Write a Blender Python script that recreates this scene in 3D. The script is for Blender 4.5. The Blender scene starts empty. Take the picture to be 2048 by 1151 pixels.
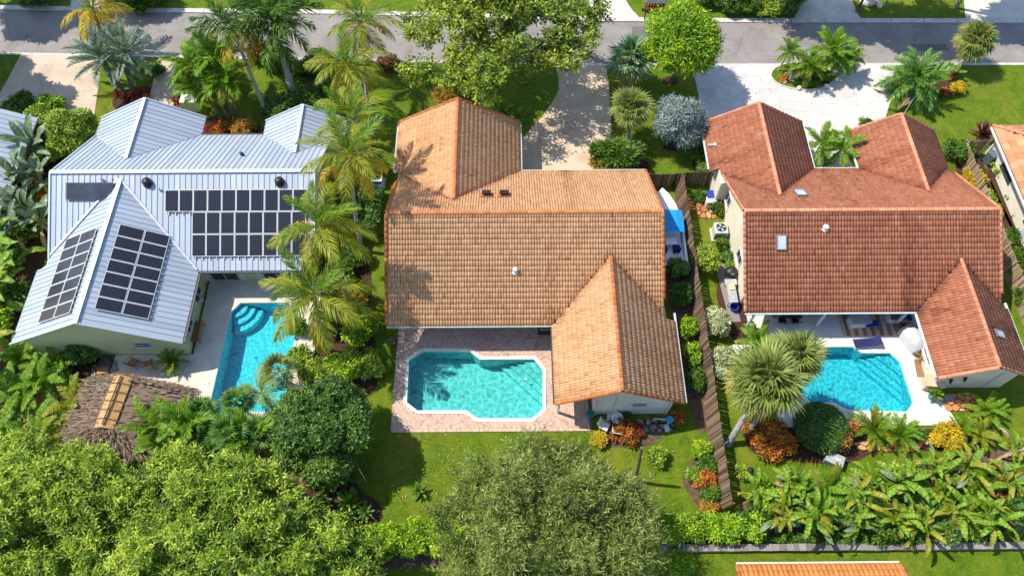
import bpy, bmesh, math, random
import numpy as np
from mathutils import Vector, Matrix
from mathutils.geometry import tessellate_polygon
R = math.radians
PI = math.pi
SC = bpy.context.scene
COL = SC.collection

# ---------------------------------------------------------------- camera
CAM_H = 48.0
FPX = 1480.0                              # focal length in pixels of a 2048 px wide frame
PITCH = math.atan(2616.0 / FPX)           # downward tilt
YAW = R(0.45)
cam_d = bpy.data.cameras.new('camera')
cam_d.sensor_width = 36.0
cam_d.lens = 36.0 * FPX / 2048.0
cam_d.clip_start = 0.5
cam_d.clip_end = 2000.0
cam = bpy.data.objects.new('camera', cam_d)
cam.location = (0, 0, CAM_H)
cam.rotation_euler = (PI / 2 - PITCH, 0, -YAW)
COL.objects.link(cam)
SC.camera = cam

# ---------------------------------------------------------------- sky, sun, exposure
SHX, SHY = 0.64, -0.24                    # shadow offset on the ground per metre of height
sun_vec = Vector((-SHX, -SHY, 1.0)).normalized()
SUN_EL = math.asin(sun_vec.z)
SUN_ROT = math.atan2(sun_vec.x, sun_vec.y)
world = bpy.data.worlds.new('World')
SC.world = world
world.use_nodes = True
wn = world.node_tree.nodes
wl = world.node_tree.links
wn.clear()
w_out = wn.new('ShaderNodeOutputWorld')
w_bg = wn.new('ShaderNodeBackground')
w_sky = wn.new('ShaderNodeTexSky')
w_sky.sky_type = 'NISHITA'
w_sky.sun_disc = False
w_sky.sun_elevation = SUN_EL
w_sky.sun_rotation = SUN_ROT
w_sky.air_density = 1.0
w_sky.dust_density = 0.6
w_sky.ozone_density = 1.5
w_bg.inputs['Strength'].default_value = 0.15
wl.new(w_sky.outputs[0], w_bg.inputs[0])
wl.new(w_bg.outputs[0], w_out.inputs[0])
sun_d = bpy.data.lights.new('sun', 'SUN')
sun_d.energy = 3.9
sun_d.angle = R(0.53)
sun_d.color = (1.0, 0.925, 0.80)
sun = bpy.data.objects.new('sun', sun_d)
sun.rotation_euler = (-sun_vec).to_track_quat('-Z', 'Y').to_euler()
sun.location = (-30, 30, 60)
COL.objects.link(sun)
SC.view_settings.view_transform = 'Standard'
SC.view_settings.look = 'None'
SC.view_settings.exposure = 0.62
SC.view_settings.gamma = 1.0
SC.view_settings.use_curve_mapping = False
SC.render.engine = 'CYCLES'
SC.cycles.max_bounces = 8
SC.cycles.diffuse_bounces = 3
SC.cycles.glossy_bounces = 3
SC.cycles.transmission_bounces = 6
SC.cycles.transparent_max_bounces = 8
SC.cycles.caustics_reflective = False
SC.cycles.caustics_refractive = False
SC.cycles.sample_clamp_indirect = 6.0
SC.cycles.use_denoising = True

# ---------------------------------------------------------------- helpers
def gp(px, py, z=0.0):
    """survey point: the place at height z seen at (px, py) of the 2048 px photograph"""
    x = (px - 1024.0) / FPX
    y = -(py - 575.5) / FPX
    dx, dy, dz = x, y * math.sin(PITCH) + math.cos(PITCH), y * math.cos(PITCH) - math.sin(PITCH)
    c, s = math.cos(YAW), math.sin(YAW)
    dx, dy = dx * c + dy * s, -dx * s + dy * c
    t = (z - CAM_H) / dz
    return Vector((dx * t, dy * t, z))

def tag(o, label=None, cat=None, group=None, kind=None):
    if label: o['label'] = label
    if cat: o['category'] = cat
    if group: o['group'] = group
    if kind: o['kind'] = kind
    return o

def link(o, parent=None):
    COL.objects.link(o)
    if parent is not None:
        o.parent = parent
    return o

def thing(name, label, cat, loc=(0, 0, 0), rz=0.0, group=None):
    o = bpy.data.objects.new(name, None)
    o.empty_display_size = 0.3
    o.location = loc
    o.rotation_euler = (0, 0, rz)
    link(o)
    return tag(o, label, cat, group)

def np_mesh(name, V, F, mats, midx=None, rnd=None, smooth=False):
    """V (n,3); F list of int arrays (each (k,3) or (k,4)); rnd per face"""
    V = np.asarray(V, dtype=np.float32)
    Fs = [np.asarray(f, dtype=np.int32) for f in (F if isinstance(F, list) else [F])]
    me = bpy.data.meshes.new(name)
    nl = sum(f.size for f in Fs)
    nf = sum(len(f) for f in Fs)
    me.vertices.add(len(V))
    me.vertices.foreach_set('co', V.ravel())
    me.loops.add(nl)
    me.loops.foreach_set('vertex_index', np.concatenate([f.ravel() for f in Fs]))
    me.polygons.add(nf)
    tot = np.concatenate([np.full(len(f), f.shape[1], dtype=np.int32) for f in Fs])
    st = np.concatenate([[0], np.cumsum(tot)[:-1]]).astype(np.int32)
    me.polygons.foreach_set('loop_start', st)
    me.polygons.foreach_set('loop_total', tot)
    for m in (mats if isinstance(mats, (list, tuple)) else [mats]):
        me.materials.append(m)
    if midx is not None:
        me.polygons.foreach_set('material_index', np.asarray(midx, dtype=np.int32))
    if smooth:
        me.polygons.foreach_set('use_smooth', np.ones(nf, dtype=bool))
    if rnd is not None:
        a = me.attributes.new('rnd', 'FLOAT', 'FACE')
        a.data.foreach_set('value', np.asarray(rnd, dtype=np.float32))
    me.update(calc_edges=True)
    me.validate()
    return me

class MB:
    """collects boxes, tubes, prisms; build() links them as one mesh object"""
    def __init__(self):
        self.v = []; self.f = []; self.m = []; self.r = []
    def add(self, vs, fs, mi=0, rnd=0.5):
        k = len(self.v)
        self.v += [tuple(p) for p in vs]
        self.f += [tuple(i + k for i in q) for q in fs]
        self.m += [mi] * len(fs)
        self.r += [rnd] * len(fs)
        return self
    def box(self, c, s, rz=0.0, mi=0, M=None, rnd=0.5, taper=1.0):
        hx, hy, hz = s[0] / 2, s[1] / 2, s[2] / 2
        vs = []
        for z in (-hz, hz):
            k = taper if z > 0 else 1.0
            for x, y in ((-hx, -hy), (hx, -hy), (hx, hy), (-hx, hy)):
                vs.append(Vector((x * k, y * k, z)))
        if M is None:
            M = Matrix.Translation(Vector(c)) @ Matrix.Rotation(rz, 4, 'Z')
        else:
            M = M @ Matrix.Translation(Vector(c)) @ Matrix.Rotation(rz, 4, 'Z')
        vs = [M @ p for p in vs]
        return self.add(vs, [(3, 2, 1, 0), (4, 5, 6, 7), (0, 1, 5, 4), (1, 2, 6, 5), (2, 3, 7, 6), (3, 0, 4, 7)], mi, rnd)
    def bar(self, a, b, w, h, mi=0, up=(0, 0, 1), rnd=0.5):
        a, b, up = Vector(a), Vector(b), Vector(up)
        d = (b - a).normalized()
        s = d.cross(up)
        s = s.normalized() if s.length > 1e-4 else Vector((1, 0, 0))
        u = s.cross(d)
        vs = []
        for p in (a, b):
            for i, j in ((-1, -1), (1, -1), (1, 1), (-1, 1)):
                vs.append(p + s * (i * w / 2) + u * (j * h / 2))
        return self.add(vs, [(0, 1, 2, 3), (7, 6, 5, 4), (0, 4, 5, 1), (1, 5, 6, 2), (2, 6, 7, 3), (3, 7, 4, 0)], mi, rnd)
    def tube(self, pts, rad, n=8, mi=0, cap=True, rnd=0.5):
        pts = [Vector(p) for p in pts]
        if not isinstance(rad, (list, tuple)): rad = [rad] * len(pts)
        k = len(self.v)
        ref = Vector((0, 0, 1))
        rings = []
        for i, p in enumerate(pts):
            d = (pts[min(i + 1, len(pts) - 1)] - pts[max(i - 1, 0)]).normalized()
            s = d.cross(ref)
            s = s.normalized() if s.length > 1e-3 else Vector((1, 0, 0))
            u = s.cross(d).normalized()
            for j in range(n):
                a = 2 * PI * j / n
                self.v.append(tuple(p + s * (math.cos(a) * rad[i]) + u * (math.sin(a) * rad[i])))
        fs = []
        for i in range(len(pts) - 1):
            for j in range(n):
                fs.append((k + i * n + j, k + i * n + (j + 1) % n, k + (i + 1) * n + (j + 1) % n, k + (i + 1) * n + j))
        if cap:
            fs.append(tuple(k + j for j in range(n))[::-1])
            fs.append(tuple(k + (len(pts) - 1) * n + j for j in range(n)))
        self.f += fs; self.m += [mi] * len(fs); self.r += [rnd] * len(fs)
        return self
    def lathe(self, prof, c=(0, 0, 0), n=16, mi=0, sx=1.0, sy=1.0):
        k = len(self.v)
        for r, z in prof:
            for j in range(n):
                a = 2 * PI * j / n
                self.v.append((c[0] + r * sx * math.cos(a), c[1] + r * sy * math.sin(a), c[2] + z))
        fs = []
        for i in range(len(prof) - 1):
            for j in range(n):
                fs.append((k + i * n + j, k + i * n + (j + 1) % n, k + (i + 1) * n + (j + 1) % n, k + (i + 1) * n + j))
        fs.append(tuple(k + j for j in range(n))[::-1])
        fs.append(tuple(k + (len(prof) - 1) * n + j for j in range(n)))
        self.f += fs; self.m += [mi] * len(fs); self.r += [0.5] * len(fs)
        return self
    def prism(self, poly, z0, z1, mi=0, bottom=False, rnd=0.5):
        """poly = 2-D outline (may be concave), ccw"""
        n = len(poly)
        if area2(poly) < 0: poly = poly[::-1]
        k = len(self.v)
        self.v += [(p[0], p[1], z0) for p in poly] + [(p[0], p[1], z1) for p in poly]
        fs = [(k + i, k + (i + 1) % n, k + n + (i + 1) % n, k + n + i) for i in range(n)]
        if n <= 4:
            tri = [tuple(range(n))]
        else:
            tri = tessellate_polygon([[Vector((p[0], p[1], 0)) for p in poly]])
            tri = [orient(t, poly) for t in tri]
        fs += [tuple(k + n + i for i in t) for t in tri]
        if bottom: fs += [tuple(k + i for i in t[::-1]) for t in tri]
        self.f += fs; self.m += [mi] * len(fs); self.r += [rnd] * len(fs)
        return self
    def sheet(self, outer, holes=(), z=0.0, mi=0):
        """flat polygon with holes, facing up"""
        loops = [list(outer)] + [list(h) for h in holes]
        flat = [p for l in loops for p in l]
        k = len(self.v)
        self.v += [(p[0], p[1], z) for p in flat]
        tri = tessellate_polygon([[Vector((p[0], p[1], 0)) for p in l] for l in loops])
        fs = [tuple(k + i for i in orient(t, flat)) for t in tri]
        self.f += fs; self.m += [mi] * len(fs); self.r += [0.5] * len(fs)
        return self
    def wallring(self, outer, z0, z1, mi=0, inward=False):
        n = len(outer)
        if area2(outer) < 0: outer = outer[::-1]
        k = len(self.v)
        self.v += [(p[0], p[1], z0) for p in outer] + [(p[0], p[1], z1) for p in outer]
        fs = [(k + i, k + (i + 1) % n, k + n + (i + 1) % n, k + n + i) for i in range(n)]
        if inward: fs = [q[::-1] for q in fs]
        self.f += fs; self.m += [mi] * len(fs); self.r += [0.5] * len(fs)
        return self
    def mesh(self, name, mats, smooth=False):
        me = bpy.data.meshes.new(name)
        me.from_pydata(self.v, [], self.f)
        for m in (mats if isinstance(mats, (list, tuple)) else [mats]): me.materials.append(m)
        me.polygons.foreach_set('material_index', self.m)
        if smooth: me.polygons.foreach_set('use_smooth', [True] * len(self.f))
        a = me.attributes.new('rnd', 'FLOAT', 'FACE')
        a.data.foreach_set('value', self.r)
        me.update()
        return me
    def build(self, name, mats, parent=None, loc=(0, 0, 0), rz=0.0, smooth=False, bevel=0.0):
        o = bpy.data.objects.new(name, self.mesh(name, mats, smooth))
        o.location = loc
        o.rotation_euler = (0, 0, rz)
        link(o, parent)
        if bevel:
            b = o.modifiers.new('bevel', 'BEVEL'); b.width = bevel; b.segments = 2; b.limit_method = 'ANGLE'
        return o

def area2(p):
    return sum(p[i][0] * p[(i + 1) % len(p)][1] - p[(i + 1) % len(p)][0] * p[i][1] for i in range(len(p)))

def orient(t, pts):
    a, b, c = (pts[i] for i in t)
    return tuple(t) if (b[0] - a[0]) * (c[1] - a[1]) - (b[1] - a[1]) * (c[0] - a[0]) > 0 else tuple(t)[::-1]

def inst(name, me, parent=None, M=None, loc=None):
    o = bpy.data.objects.new(name, me)
    link(o, parent)
    if M is not None: o.matrix_basis = M
    if loc is not None: o.location = loc
    return o

def copy_tree(o, parent=None):
    c = o.copy(); COL.objects.link(c)
    if parent is not None: c.parent = parent
    for ch in o.children: copy_tree(ch, c)
    return c

def clip_poly(sub, a, b):
    """keep the part of polygon left of a->b"""
    out = []
    def side(p): return (b[0] - a[0]) * (p[1] - a[1]) - (b[1] - a[1]) * (p[0] - a[0])
    for i in range(len(sub)):
        p, q = sub[i], sub[(i + 1) % len(sub)]
        sp, sq = side(p), side(q)
        if sp >= 0: out.append(p)
        if (sp > 0 > sq) or (sp < 0 < sq):
            t = sp / (sp - sq)
            out.append((p[0] + (q[0] - p[0]) * t, p[1] + (q[1] - p[1]) * t))
    return out

def in_poly(p, poly):
    c = False
    j = len(poly) - 1
    for i in range(len(poly)):
        a, b = poly[i], poly[j]
        if (a[1] > p[1]) != (b[1] > p[1]) and p[0] < (b[0] - a[0]) * (p[1] - a[1]) / (b[1] - a[1]) + a[0]: c = not c
        j = i
    return c

def voronoi_cells(pts, gap, reach):
    """convex Voronoi cell of each point, shrunk by gap/2, as ccw outline"""
    cells = []
    for i, p in enumerate(pts):
        c = [(p[0] - reach, p[1] - reach), (p[0] + reach, p[1] - reach), (p[0] + reach, p[1] + reach), (p[0] - reach, p[1] + reach)]
        for j, q in enumerate(pts):
            if i == j or abs(q[0] - p[0]) > 2 * reach or abs(q[1] - p[1]) > 2 * reach: continue
            dx, dy = q[0] - p[0], q[1] - p[1]
            d = math.hypot(dx, dy)
            mx, my = p[0] + dx * (0.5 - gap / 2 / d), p[1] + dy * (0.5 - gap / 2 / d)
            c = clip_poly(c, (mx, my), (mx - dy, my + dx))
            if len(c) < 3: break
        cells.append(c)
    return cells

def smooth_poly(pts, it=2):
    for _ in range(it):
        q = []
        for i in range(len(pts)):
            a, b = pts[i], pts[(i + 1) % len(pts)]
            q += [(a[0] * .75 + b[0] * .25, a[1] * .75 + b[1] * .25), (a[0] * .25 + b[0] * .75, a[1] * .25 + b[1] * .75)]
        pts = q
    return pts

def gpoly(*pp):
    return [tuple(gp(*p)[:2]) for p in pp]

# ---------------------------------------------------------------- materials
def new_mat(name):
    m = bpy.data.materials.new(name)
    m.use_nodes = True
    nt = m.node_tree
    b = nt.nodes['Principled BSDF']
    return m, nt, b

def ramp(nt, stops, interp='LINEAR'):
    r = nt.nodes.new('ShaderNodeValToRGB')
    r.color_ramp.interpolation = interp
    e = r.color_ramp.elements
    while len(e) < len(stops): e.new(0.5)
    for i, (p, c) in enumerate(stops):
        e[i].position = p
        e[i].color = (c[0], c[1], c[2], 1)
    return r

def mixc(nt, fac, a, b, mode='MIX'):
    n = nt.nodes.new('ShaderNodeMix')
    n.data_type = 'RGBA'
    n.blend_type = mode
    for s, v in ((n.inputs[0], fac), (n.inputs[6], a), (n.inputs[7], b)):
        if hasattr(v, 'is_output') or hasattr(v, 'links'): nt.links.new(v, s)
        elif isinstance(v, (int, float)): s.default_value = v
        else: s.default_value = (v[0], v[1], v[2], 1)
    return n.outputs[2]

def noise(nt, scale, detail=4, rough=0.6, coord='Object', dist=0.0):
    tc = nt.nodes.new('ShaderNodeTexCoord')
    if coord == 'World':
        g = nt.nodes.new('ShaderNodeNewGeometry')
        src = g.outputs['Position']
    else:
        src = tc.outputs[coord]
    n = nt.nodes.new('ShaderNodeTexNoise')
    n.inputs['Scale'].default_value = scale
    n.inputs['Detail'].default_value = detail
    n.inputs['Roughness'].default_value = rough
    n.inputs['Distortion'].default_value = dist
    nt.links.new(src, n.inputs['Vector'])
    return n.outputs['Fac']

def bump(nt, b, h, strength=0.4, dist=0.02):
    n = nt.nodes.new('ShaderNodeBump')
    n.inputs['Strength'].default_value = strength
    n.inputs['Distance'].default_value = dist
    nt.links.new(h, n.inputs['Height'])
    nt.links.new(n.outputs[0], b.inputs['Normal'])

def attr_rnd(nt):
    a = nt.nodes.new('ShaderNodeAttribute')
    a.attribute_name = 'rnd'
    return a.outputs['Fac']

def pm(name, c1, c2=None, scale=3.0, rough=0.7, bscale=0, bstr=0.3, bdist=0.02, metallic=0.0, spec=0.4, coord='World', attr=None, lo=0.35, hi=0.65, detail=5):
    """plain procedural paint: two tones mixed by noise, optional relief; attr = list of ramp stops driven by rnd"""
    m, nt, b = new_mat(name)
    b.inputs['Roughness'].default_value = rough
    b.inputs['Metallic'].default_value = metallic
    b.inputs['Specular IOR Level'].default_value = spec
    c2 = c2 or tuple(min(1, k * 1.15) for k in c1)
    r = ramp(nt, [(lo, c1), (hi, c2)])
    nt.links.new(noise(nt, scale, detail, coord=coord), r.inputs[0])
    out = r.outputs[0]
    if attr:
        ra = ramp(nt, attr)
        nt.links.new(attr_rnd(nt), ra.inputs[0])
        out = mixc(nt, 0.75, out, ra.outputs[0])
    nt.links.new(out, b.inputs['Base Color'])
    if bscale: bump(nt, b, noise(nt, bscale, 4, coord=coord), bstr, bdist)
    return m

def leaf(name, stops, transl=0.3, rough=0.5, spec=0.35, gain=1.28):
    """foliage: colour of each leaf from its own rnd value, light passing through"""
    m, nt, b = new_mat(name)
    stops = [(p, tuple(min(.75, k * gain) for k in c)) for p, c in stops]
    r = ramp(nt, stops)
    nt.links.new(attr_rnd(nt), r.inputs[0])
    nt.links.new(r.outputs[0], b.inputs['Base Color'])
    b.inputs['Roughness'].default_value = rough
    b.inputs['Specular IOR Level'].default_value = spec
    t = nt.nodes.new('ShaderNodeBsdfTranslucent')
    tc = mixc(nt, 1.0, r.outputs[0], (1.0, 1.0, 0.45), 'MULTIPLY')
    nt.links.new(tc, t.inputs['Color'])
    mx = nt.nodes.new('ShaderNodeMixShader')
    mx.inputs[0].default_value = transl
    nt.links.new(b.outputs[0], mx.inputs[1])
    nt.links.new(t.outputs[0], mx.inputs[2])
    nt.links.new(mx.outputs[0], nt.nodes['Material Output'].inputs[0])
    return m

M = {}
# ground
def grass_mat():
    m, nt, b = new_mat('grass')
    r1 = ramp(nt, [(0.30, (0.055, 0.115, 0.006)), (0.50, (0.115, 0.190, 0.010)), (0.72, (0.205, 0.250, 0.016))])
    nt.links.new(noise(nt, 0.9, 8, 0.78, 'World', 1.2), r1.inputs[0])
    r2 = ramp(nt, [(0.33, (0.46, 0.52, 0.42)), (0.62, (1.12, 1.08, 1.0))])
    nt.links.new(noise(nt, 9.0, 5, 0.75, 'World', 1.0), r2.inputs[0])
    c = mixc(nt, 0.85, r1.outputs[0], r2.outputs[0], 'MULTIPLY')
    r3 = ramp(nt, [(0.50, (0, 0, 0)), (0.72, (1, 1, 1))])
    nt.links.new(noise(nt, 0.23, 5, 0.6, 'World', 0.4), r3.inputs[0])
    mu = nt.nodes.new('ShaderNodeMath'); mu.operation = 'MULTIPLY'; mu.inputs[1].default_value = 0.6
    nt.links.new(r3.outputs[0], mu.inputs[0])
    c = mixc(nt, mu.outputs[0], c, (0.24, 0.22, 0.03))
    nt.links.new(c, b.inputs['Base Color'])
    b.inputs['Roughness'].default_value = 0.9
    b.inputs['Specular IOR Level'].default_value = 0.15
    bump(nt, b, noise(nt, 14.0, 6, 0.8, 'World', 0.5), 0.9, 0.06)
    return m
M['grass'] = grass_mat()

def asphalt_mat():
    m, nt, b = new_mat('asphalt')
    r1 = ramp(nt, [(0.3, (0.19, 0.175, 0.168)), (0.5, (0.27, 0.245, 0.23)), (0.7, (0.32, 0.29, 0.27))])
    nt.links.new(noise(nt, 0.35, 6, 0.65, 'World', 0.5), r1.inputs[0])
    r2 = ramp(nt, [(0.35, (0.82, 0.82, 0.82)), (0.65, (1.06, 1.06, 1.06))])
    nt.links.new(noise(nt, 22, 3, 0.7, 'World'), r2.inputs[0])
    c = mixc(nt, 1.0, r1.outputs[0], r2.outputs[0], 'MULTIPLY')
    v = nt.nodes.new('ShaderNodeTexVoronoi'); v.feature = 'DISTANCE_TO_EDGE'; v.inputs['Scale'].default_value = 0.22
    g = nt.nodes.new('ShaderNodeNewGeometry')
    d = nt.nodes.new('ShaderNodeMapping'); d.inputs['Scale'].default_value = (0.6, 1.6, 1)
    nt.links.new(g.outputs['Position'], d.inputs[0]); nt.links.new(d.outputs[0], v.inputs['Vector'])
    rc = ramp(nt, [(0.0, (0.45, 0.45, 0.45)), (0.012, (1, 1, 1))])
    nt.links.new(v.outputs[0], rc.inputs[0])
    c = mixc(nt, 0.45, c, mixc(nt, 1.0, c, rc.outputs[0], 'MULTIPLY'))
    nt.links.new(c, b.inputs['Base Color'])
    b.inputs['Roughness'].default_value = 0.85
    bump(nt, b, noise(nt, 40, 3, 0.7, 'World'), 0.3, 0.01)
    return m
M['asphalt'] = asphalt_mat()
M['patch'] = pm('asphalt_patch', (0.12, 0.115, 0.115), (0.17, 0.16, 0.16), 6, 0.9)
M['concrete'] = pm('concrete', (0.52, 0.47, 0.41), (0.64, 0.585, 0.51), 0.9, 0.85, 30, 0.2, 0.01)
M['kerb'] = pm('kerb_concrete', (0.46, 0.44, 0.41), (0.6, 0.57, 0.53), 1.5, 0.85, 25, 0.2, 0.01)
M['drive_b'] = pm('beige_concrete', (0.47, 0.35, 0.235), (0.62, 0.48, 0.335), 0.5, 0.85, 26, 0.25, 0.01)
M['drive_a'] = pm('worn_concrete', (0.46, 0.36, 0.265), (0.58, 0.47, 0.355), 0.5, 0.85, 26, 0.25, 0.01)
M['flag'] = pm('white_flagstone', (0.52, 0.49, 0.455), (0.62, 0.59, 0.555), 1.2, 0.8, 16, 0.3, 0.01, attr=[(0, (0.50, 0.47, 0.44)), (1, (0.62, 0.595, 0.565))])
M['joint'] = pm('joint_sand', (0.27, 0.25, 0.23), (0.36, 0.33, 0.30), 6, 0.9)
M['deck_a'] = pm('cream_deck', (0.56, 0.51, 0.44), (0.66, 0.61, 0.53), 1.0, 0.8, 30, 0.2, 0.008)
M['deck_c'] = pm('white_deck', (0.58, 0.55, 0.51), (0.66, 0.63, 0.59), 1.0, 0.8, 30, 0.15, 0.006)
M['coping'] = pm('coping_stone', (0.66, 0.58, 0.46), (0.78, 0.70, 0.57), 2.0, 0.75)
M['coping_w'] = pm('pale_coping', (0.70, 0.66, 0.56), (0.80, 0.76, 0.66), 2.0, 0.75)
M['brick'] = pm('paver_brick', (0.50, 0.31, 0.23), (0.64, 0.43, 0.34), 3.0, 0.85, 40, 0.3, 0.006,
                attr=[(0, (0.35, 0.225, 0.17)), (0.35, (0.54, 0.36, 0.265)), (0.7, (0.64, 0.46, 0.36)), (1, (0.70, 0.57, 0.46))])
M['brick_joint'] = pm('paver_joint', (0.13, 0.09, 0.075), (0.19, 0.14, 0.11), 9, 0.95)
M['mulch'] = pm('mulch', (0.035, 0.016, 0.010), (0.105, 0.045, 0.026), 7, 0.95, 22, 1.0, 0.06, lo=0.3, hi=0.7)
M['soil'] = pm('soil', (0.07, 0.045, 0.028), (0.15, 0.10, 0.065), 4, 0.95, 18, 0.8, 0.05)
M['stone_o'] = pm('orange_stone', (0.42, 0.17, 0.055), (0.60, 0.29, 0.11), 2.2, 0.8, 14, 0.5, 0.02, attr=[(0, (0.30, 0.12, 0.045)), (0.5, (0.58, 0.25, 0.07)), (1, (0.62, 0.44, 0.27))])
M['wallstone'] = pm('grey_stone', (0.17, 0.15, 0.145), (0.33, 0.30, 0.28), 5, 0.9, 20, 0.7, 0.03, attr=[(0, (0.15, 0.13, 0.13)), (1, (0.36, 0.33, 0.31))])
# buildings
M['wall_a'] = pm('sage_stucco', (0.58, 0.60, 0.33), (0.66, 0.67, 0.39), 0.8, 0.9, 60, 0.2, 0.01)
M['wall_b'] = pm('white_stucco', (0.68, 0.69, 0.66), (0.78, 0.78, 0.74), 0.8, 0.9, 60, 0.2, 0.01)
M['wall_c'] = pm('cream_stucco', (0.70, 0.63, 0.48), (0.80, 0.73, 0.58), 0.8, 0.9, 60, 0.2, 0.01)
M['wall_n'] = pm('pale_stucco', (0.68, 0.64, 0.54), (0.78, 0.74, 0.64), 0.8, 0.9, 60, 0.2, 0.01)
M['white'] = pm('white_paint', (0.62, 0.62, 0.60), (0.70, 0.70, 0.68), 3, 0.5)
M['metal_roof'] = pm('pale_metal_roof', (0.34, 0.40, 0.47), (0.43, 0.49, 0.56), 0.45, 0.42, 0, attr=[(0, (0.36, 0.42, 0.49)), (1, (0.46, 0.52, 0.59))], metallic=0.1, lo=.3, hi=.7, spec=0.5)
M['metal_trim'] = pm('metal_trim', (0.46, 0.52, 0.58), (0.55, 0.61, 0.67), 1.5, 0.4, metallic=0.3)
M['gutter_d'] = pm('dark_gutter', (0.02, 0.022, 0.026), (0.05, 0.05, 0.055), 3, 0.5)
M['gutter_g'] = pm('grey_gutter', (0.40, 0.41, 0.40), (0.55, 0.56, 0.54), 3, 0.5)
def tile_mat(name, stops, dark):
    m, nt, b = new_mat(name)
    r = ramp(nt, stops)
    nt.links.new(attr_rnd(nt), r.inputs[0])
    n1 = ramp(nt, [(0.28, dark), (0.58, (1, 1, 1))])
    nt.links.new(noise(nt, 0.8, 6, 0.7, 'World', 0.4), n1.inputs[0])
    c = mixc(nt, 0.6, r.outputs[0], n1.outputs[0], 'MULTIPLY')
    n2 = ramp(nt, [(0.35, (0.78, 0.76, 0.75)), (0.62, (1.06, 1.05, 1.04))])
    nt.links.new(noise(nt, 14, 4, 0.7, 'World'), n2.inputs[0])
    c = mixc(nt, 0.7, c, n2.outputs[0], 'MULTIPLY')
    nt.links.new(c, b.inputs['Base Color'])
    b.inputs['Roughness'].default_value = 0.8
    b.inputs['Specular IOR Level'].default_value = 0.3
    bump(nt, b, noise(nt, 30, 3, 0.7, 'World'), 0.25, 0.01)
    return m
M['tile_b'] = tile_mat('sandy_clay_tile', [(0, (0.33, 0.155, 0.075)), (0.3, (0.52, 0.275, 0.135)), (0.6, (0.645, 0.37, 0.19)), (1, (0.72, 0.46, 0.27))], (0.78, 0.74, 0.71))
M['tile_c'] = tile_mat('red_clay_tile', [(0, (0.16, 0.06, 0.038)), (0.3, (0.32, 0.115, 0.06)), (0.65, (0.42, 0.165, 0.09)), (1, (0.50, 0.235, 0.145))], (0.60, 0.56, 0.55))
M['tile_n'] = tile_mat('orange_flat_tile', [(0, (0.52, 0.22, 0.10)), (1, (0.66, 0.34, 0.18))], (0.8, 0.78, 0.75))
M['tile_s'] = tile_mat('orange_barrel_tile', [(0, (0.30, 0.12, 0.06)), (0.35, (0.60, 0.20, 0.05)), (0.7, (0.68, 0.28, 0.08)), (1, (0.66, 0.40, 0.2))], (0.75, 0.72, 0.7))
M['ridge_b'] = tile_mat('orange_ridge_tile', [(0, (0.42, 0.13, 0.045)), (1, (0.56, 0.21, 0.08))], (0.75, 0.7, 0.68))
M['ridge_c'] = tile_mat('salmon_ridge_tile', [(0, (0.56, 0.21, 0.115)), (1, (0.70, 0.32, 0.19))], (0.75, 0.7, 0.68))
M['underlay'] = pm('roof_underlay', (0.05, 0.028, 0.02), (0.09, 0.05, 0.035), 5, 0.9)
def cells_mat():
    m, nt, b = new_mat('solar_cells')
    tc = nt.nodes.new('ShaderNodeTexCoord')
    br = nt.nodes.new('ShaderNodeTexBrick')
    br.offset = 0.0
    br.inputs['Scale'].default_value = 1.0
    br.inputs['Mortar Size'].default_value = 0.006
    br.inputs['Brick Width'].default_value = 0.128
    br.inputs['Row Height'].default_value = 0.128
    br.inputs['Color1'].default_value = (0.010, 0.013, 0.024, 1)
    br.inputs['Color2'].default_value = (0.015, 0.018, 0.032, 1)
    br.inputs['Mortar'].default_value = (0.085, 0.095, 0.12, 1)
    nt.links.new(tc.outputs['Object'], br.inputs['Vector'])
    nt.links.new(br.outputs['Color'], b.inputs['Base Color'])
    b.inputs['Roughness'].default_value = 0.18
    b.inputs['Specular IOR Level'].default_value = 0.3
    return m
M['cells'] = cells_mat()
M['alu'] = pm('aluminium', (0.55, 0.56, 0.58), (0.68, 0.69, 0.7), 4, 0.4, metallic=0.5)
M['black'] = pm('black_plastic', (0.012, 0.012, 0.013), (0.03, 0.03, 0.032), 6, 0.45)
M['dark'] = pm('dark_metal', (0.03, 0.03, 0.033), (0.06, 0.06, 0.065), 5, 0.5)
M['glass'] = pm('window_glass', (0.02, 0.028, 0.034), (0.045, 0.06, 0.07), 0.8, 0.06, spec=0.6)
M['skylight'] = pm('skylight_glass', (0.38, 0.47, 0.50), (0.50, 0.58, 0.60), 1.2, 0.12, spec=0.6)
M['thermal'] = pm('collector_glass', (0.030, 0.037, 0.055), (0.055, 0.065, 0.09), 0.8, 0.15, spec=0.5)
M['lead'] = pm('grey_flashing', (0.18, 0.18, 0.19), (0.28, 0.28, 0.29), 4, 0.5, metallic=0.3)
# wood, fabric, furniture
M['fence'] = pm('weathered_fence', (0.085, 0.055, 0.037), (0.19, 0.125, 0.08), 4, 0.9, 30, 0.4, 0.01, attr=[(0, (0.055, 0.037, 0.027)), (0.5, (0.16, 0.105, 0.067)), (1, (0.32, 0.22, 0.145))])
M['fence_p'] = pm('bleached_fence', (0.30, 0.22, 0.14), (0.48, 0.37, 0.25), 4, 0.9, 30, 0.4, 0.01, attr=[(0, (0.20, 0.13, 0.075)), (0.5, (0.42, 0.30, 0.18)), (1, (0.58, 0.46, 0.31))])
M['pole'] = pm('old_pole', (0.11, 0.075, 0.05), (0.2, 0.15, 0.11), 6, 0.9, 20, 0.5, 0.02)
M['teak'] = pm('teak', (0.30, 0.13, 0.045), (0.42, 0.20, 0.08), 5, 0.6, 20, 0.2, 0.01)
M['wicker'] = pm('wicker', (0.16, 0.075, 0.035), (0.26, 0.13, 0.07), 14, 0.8, 30, 0.6, 0.02)
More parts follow.
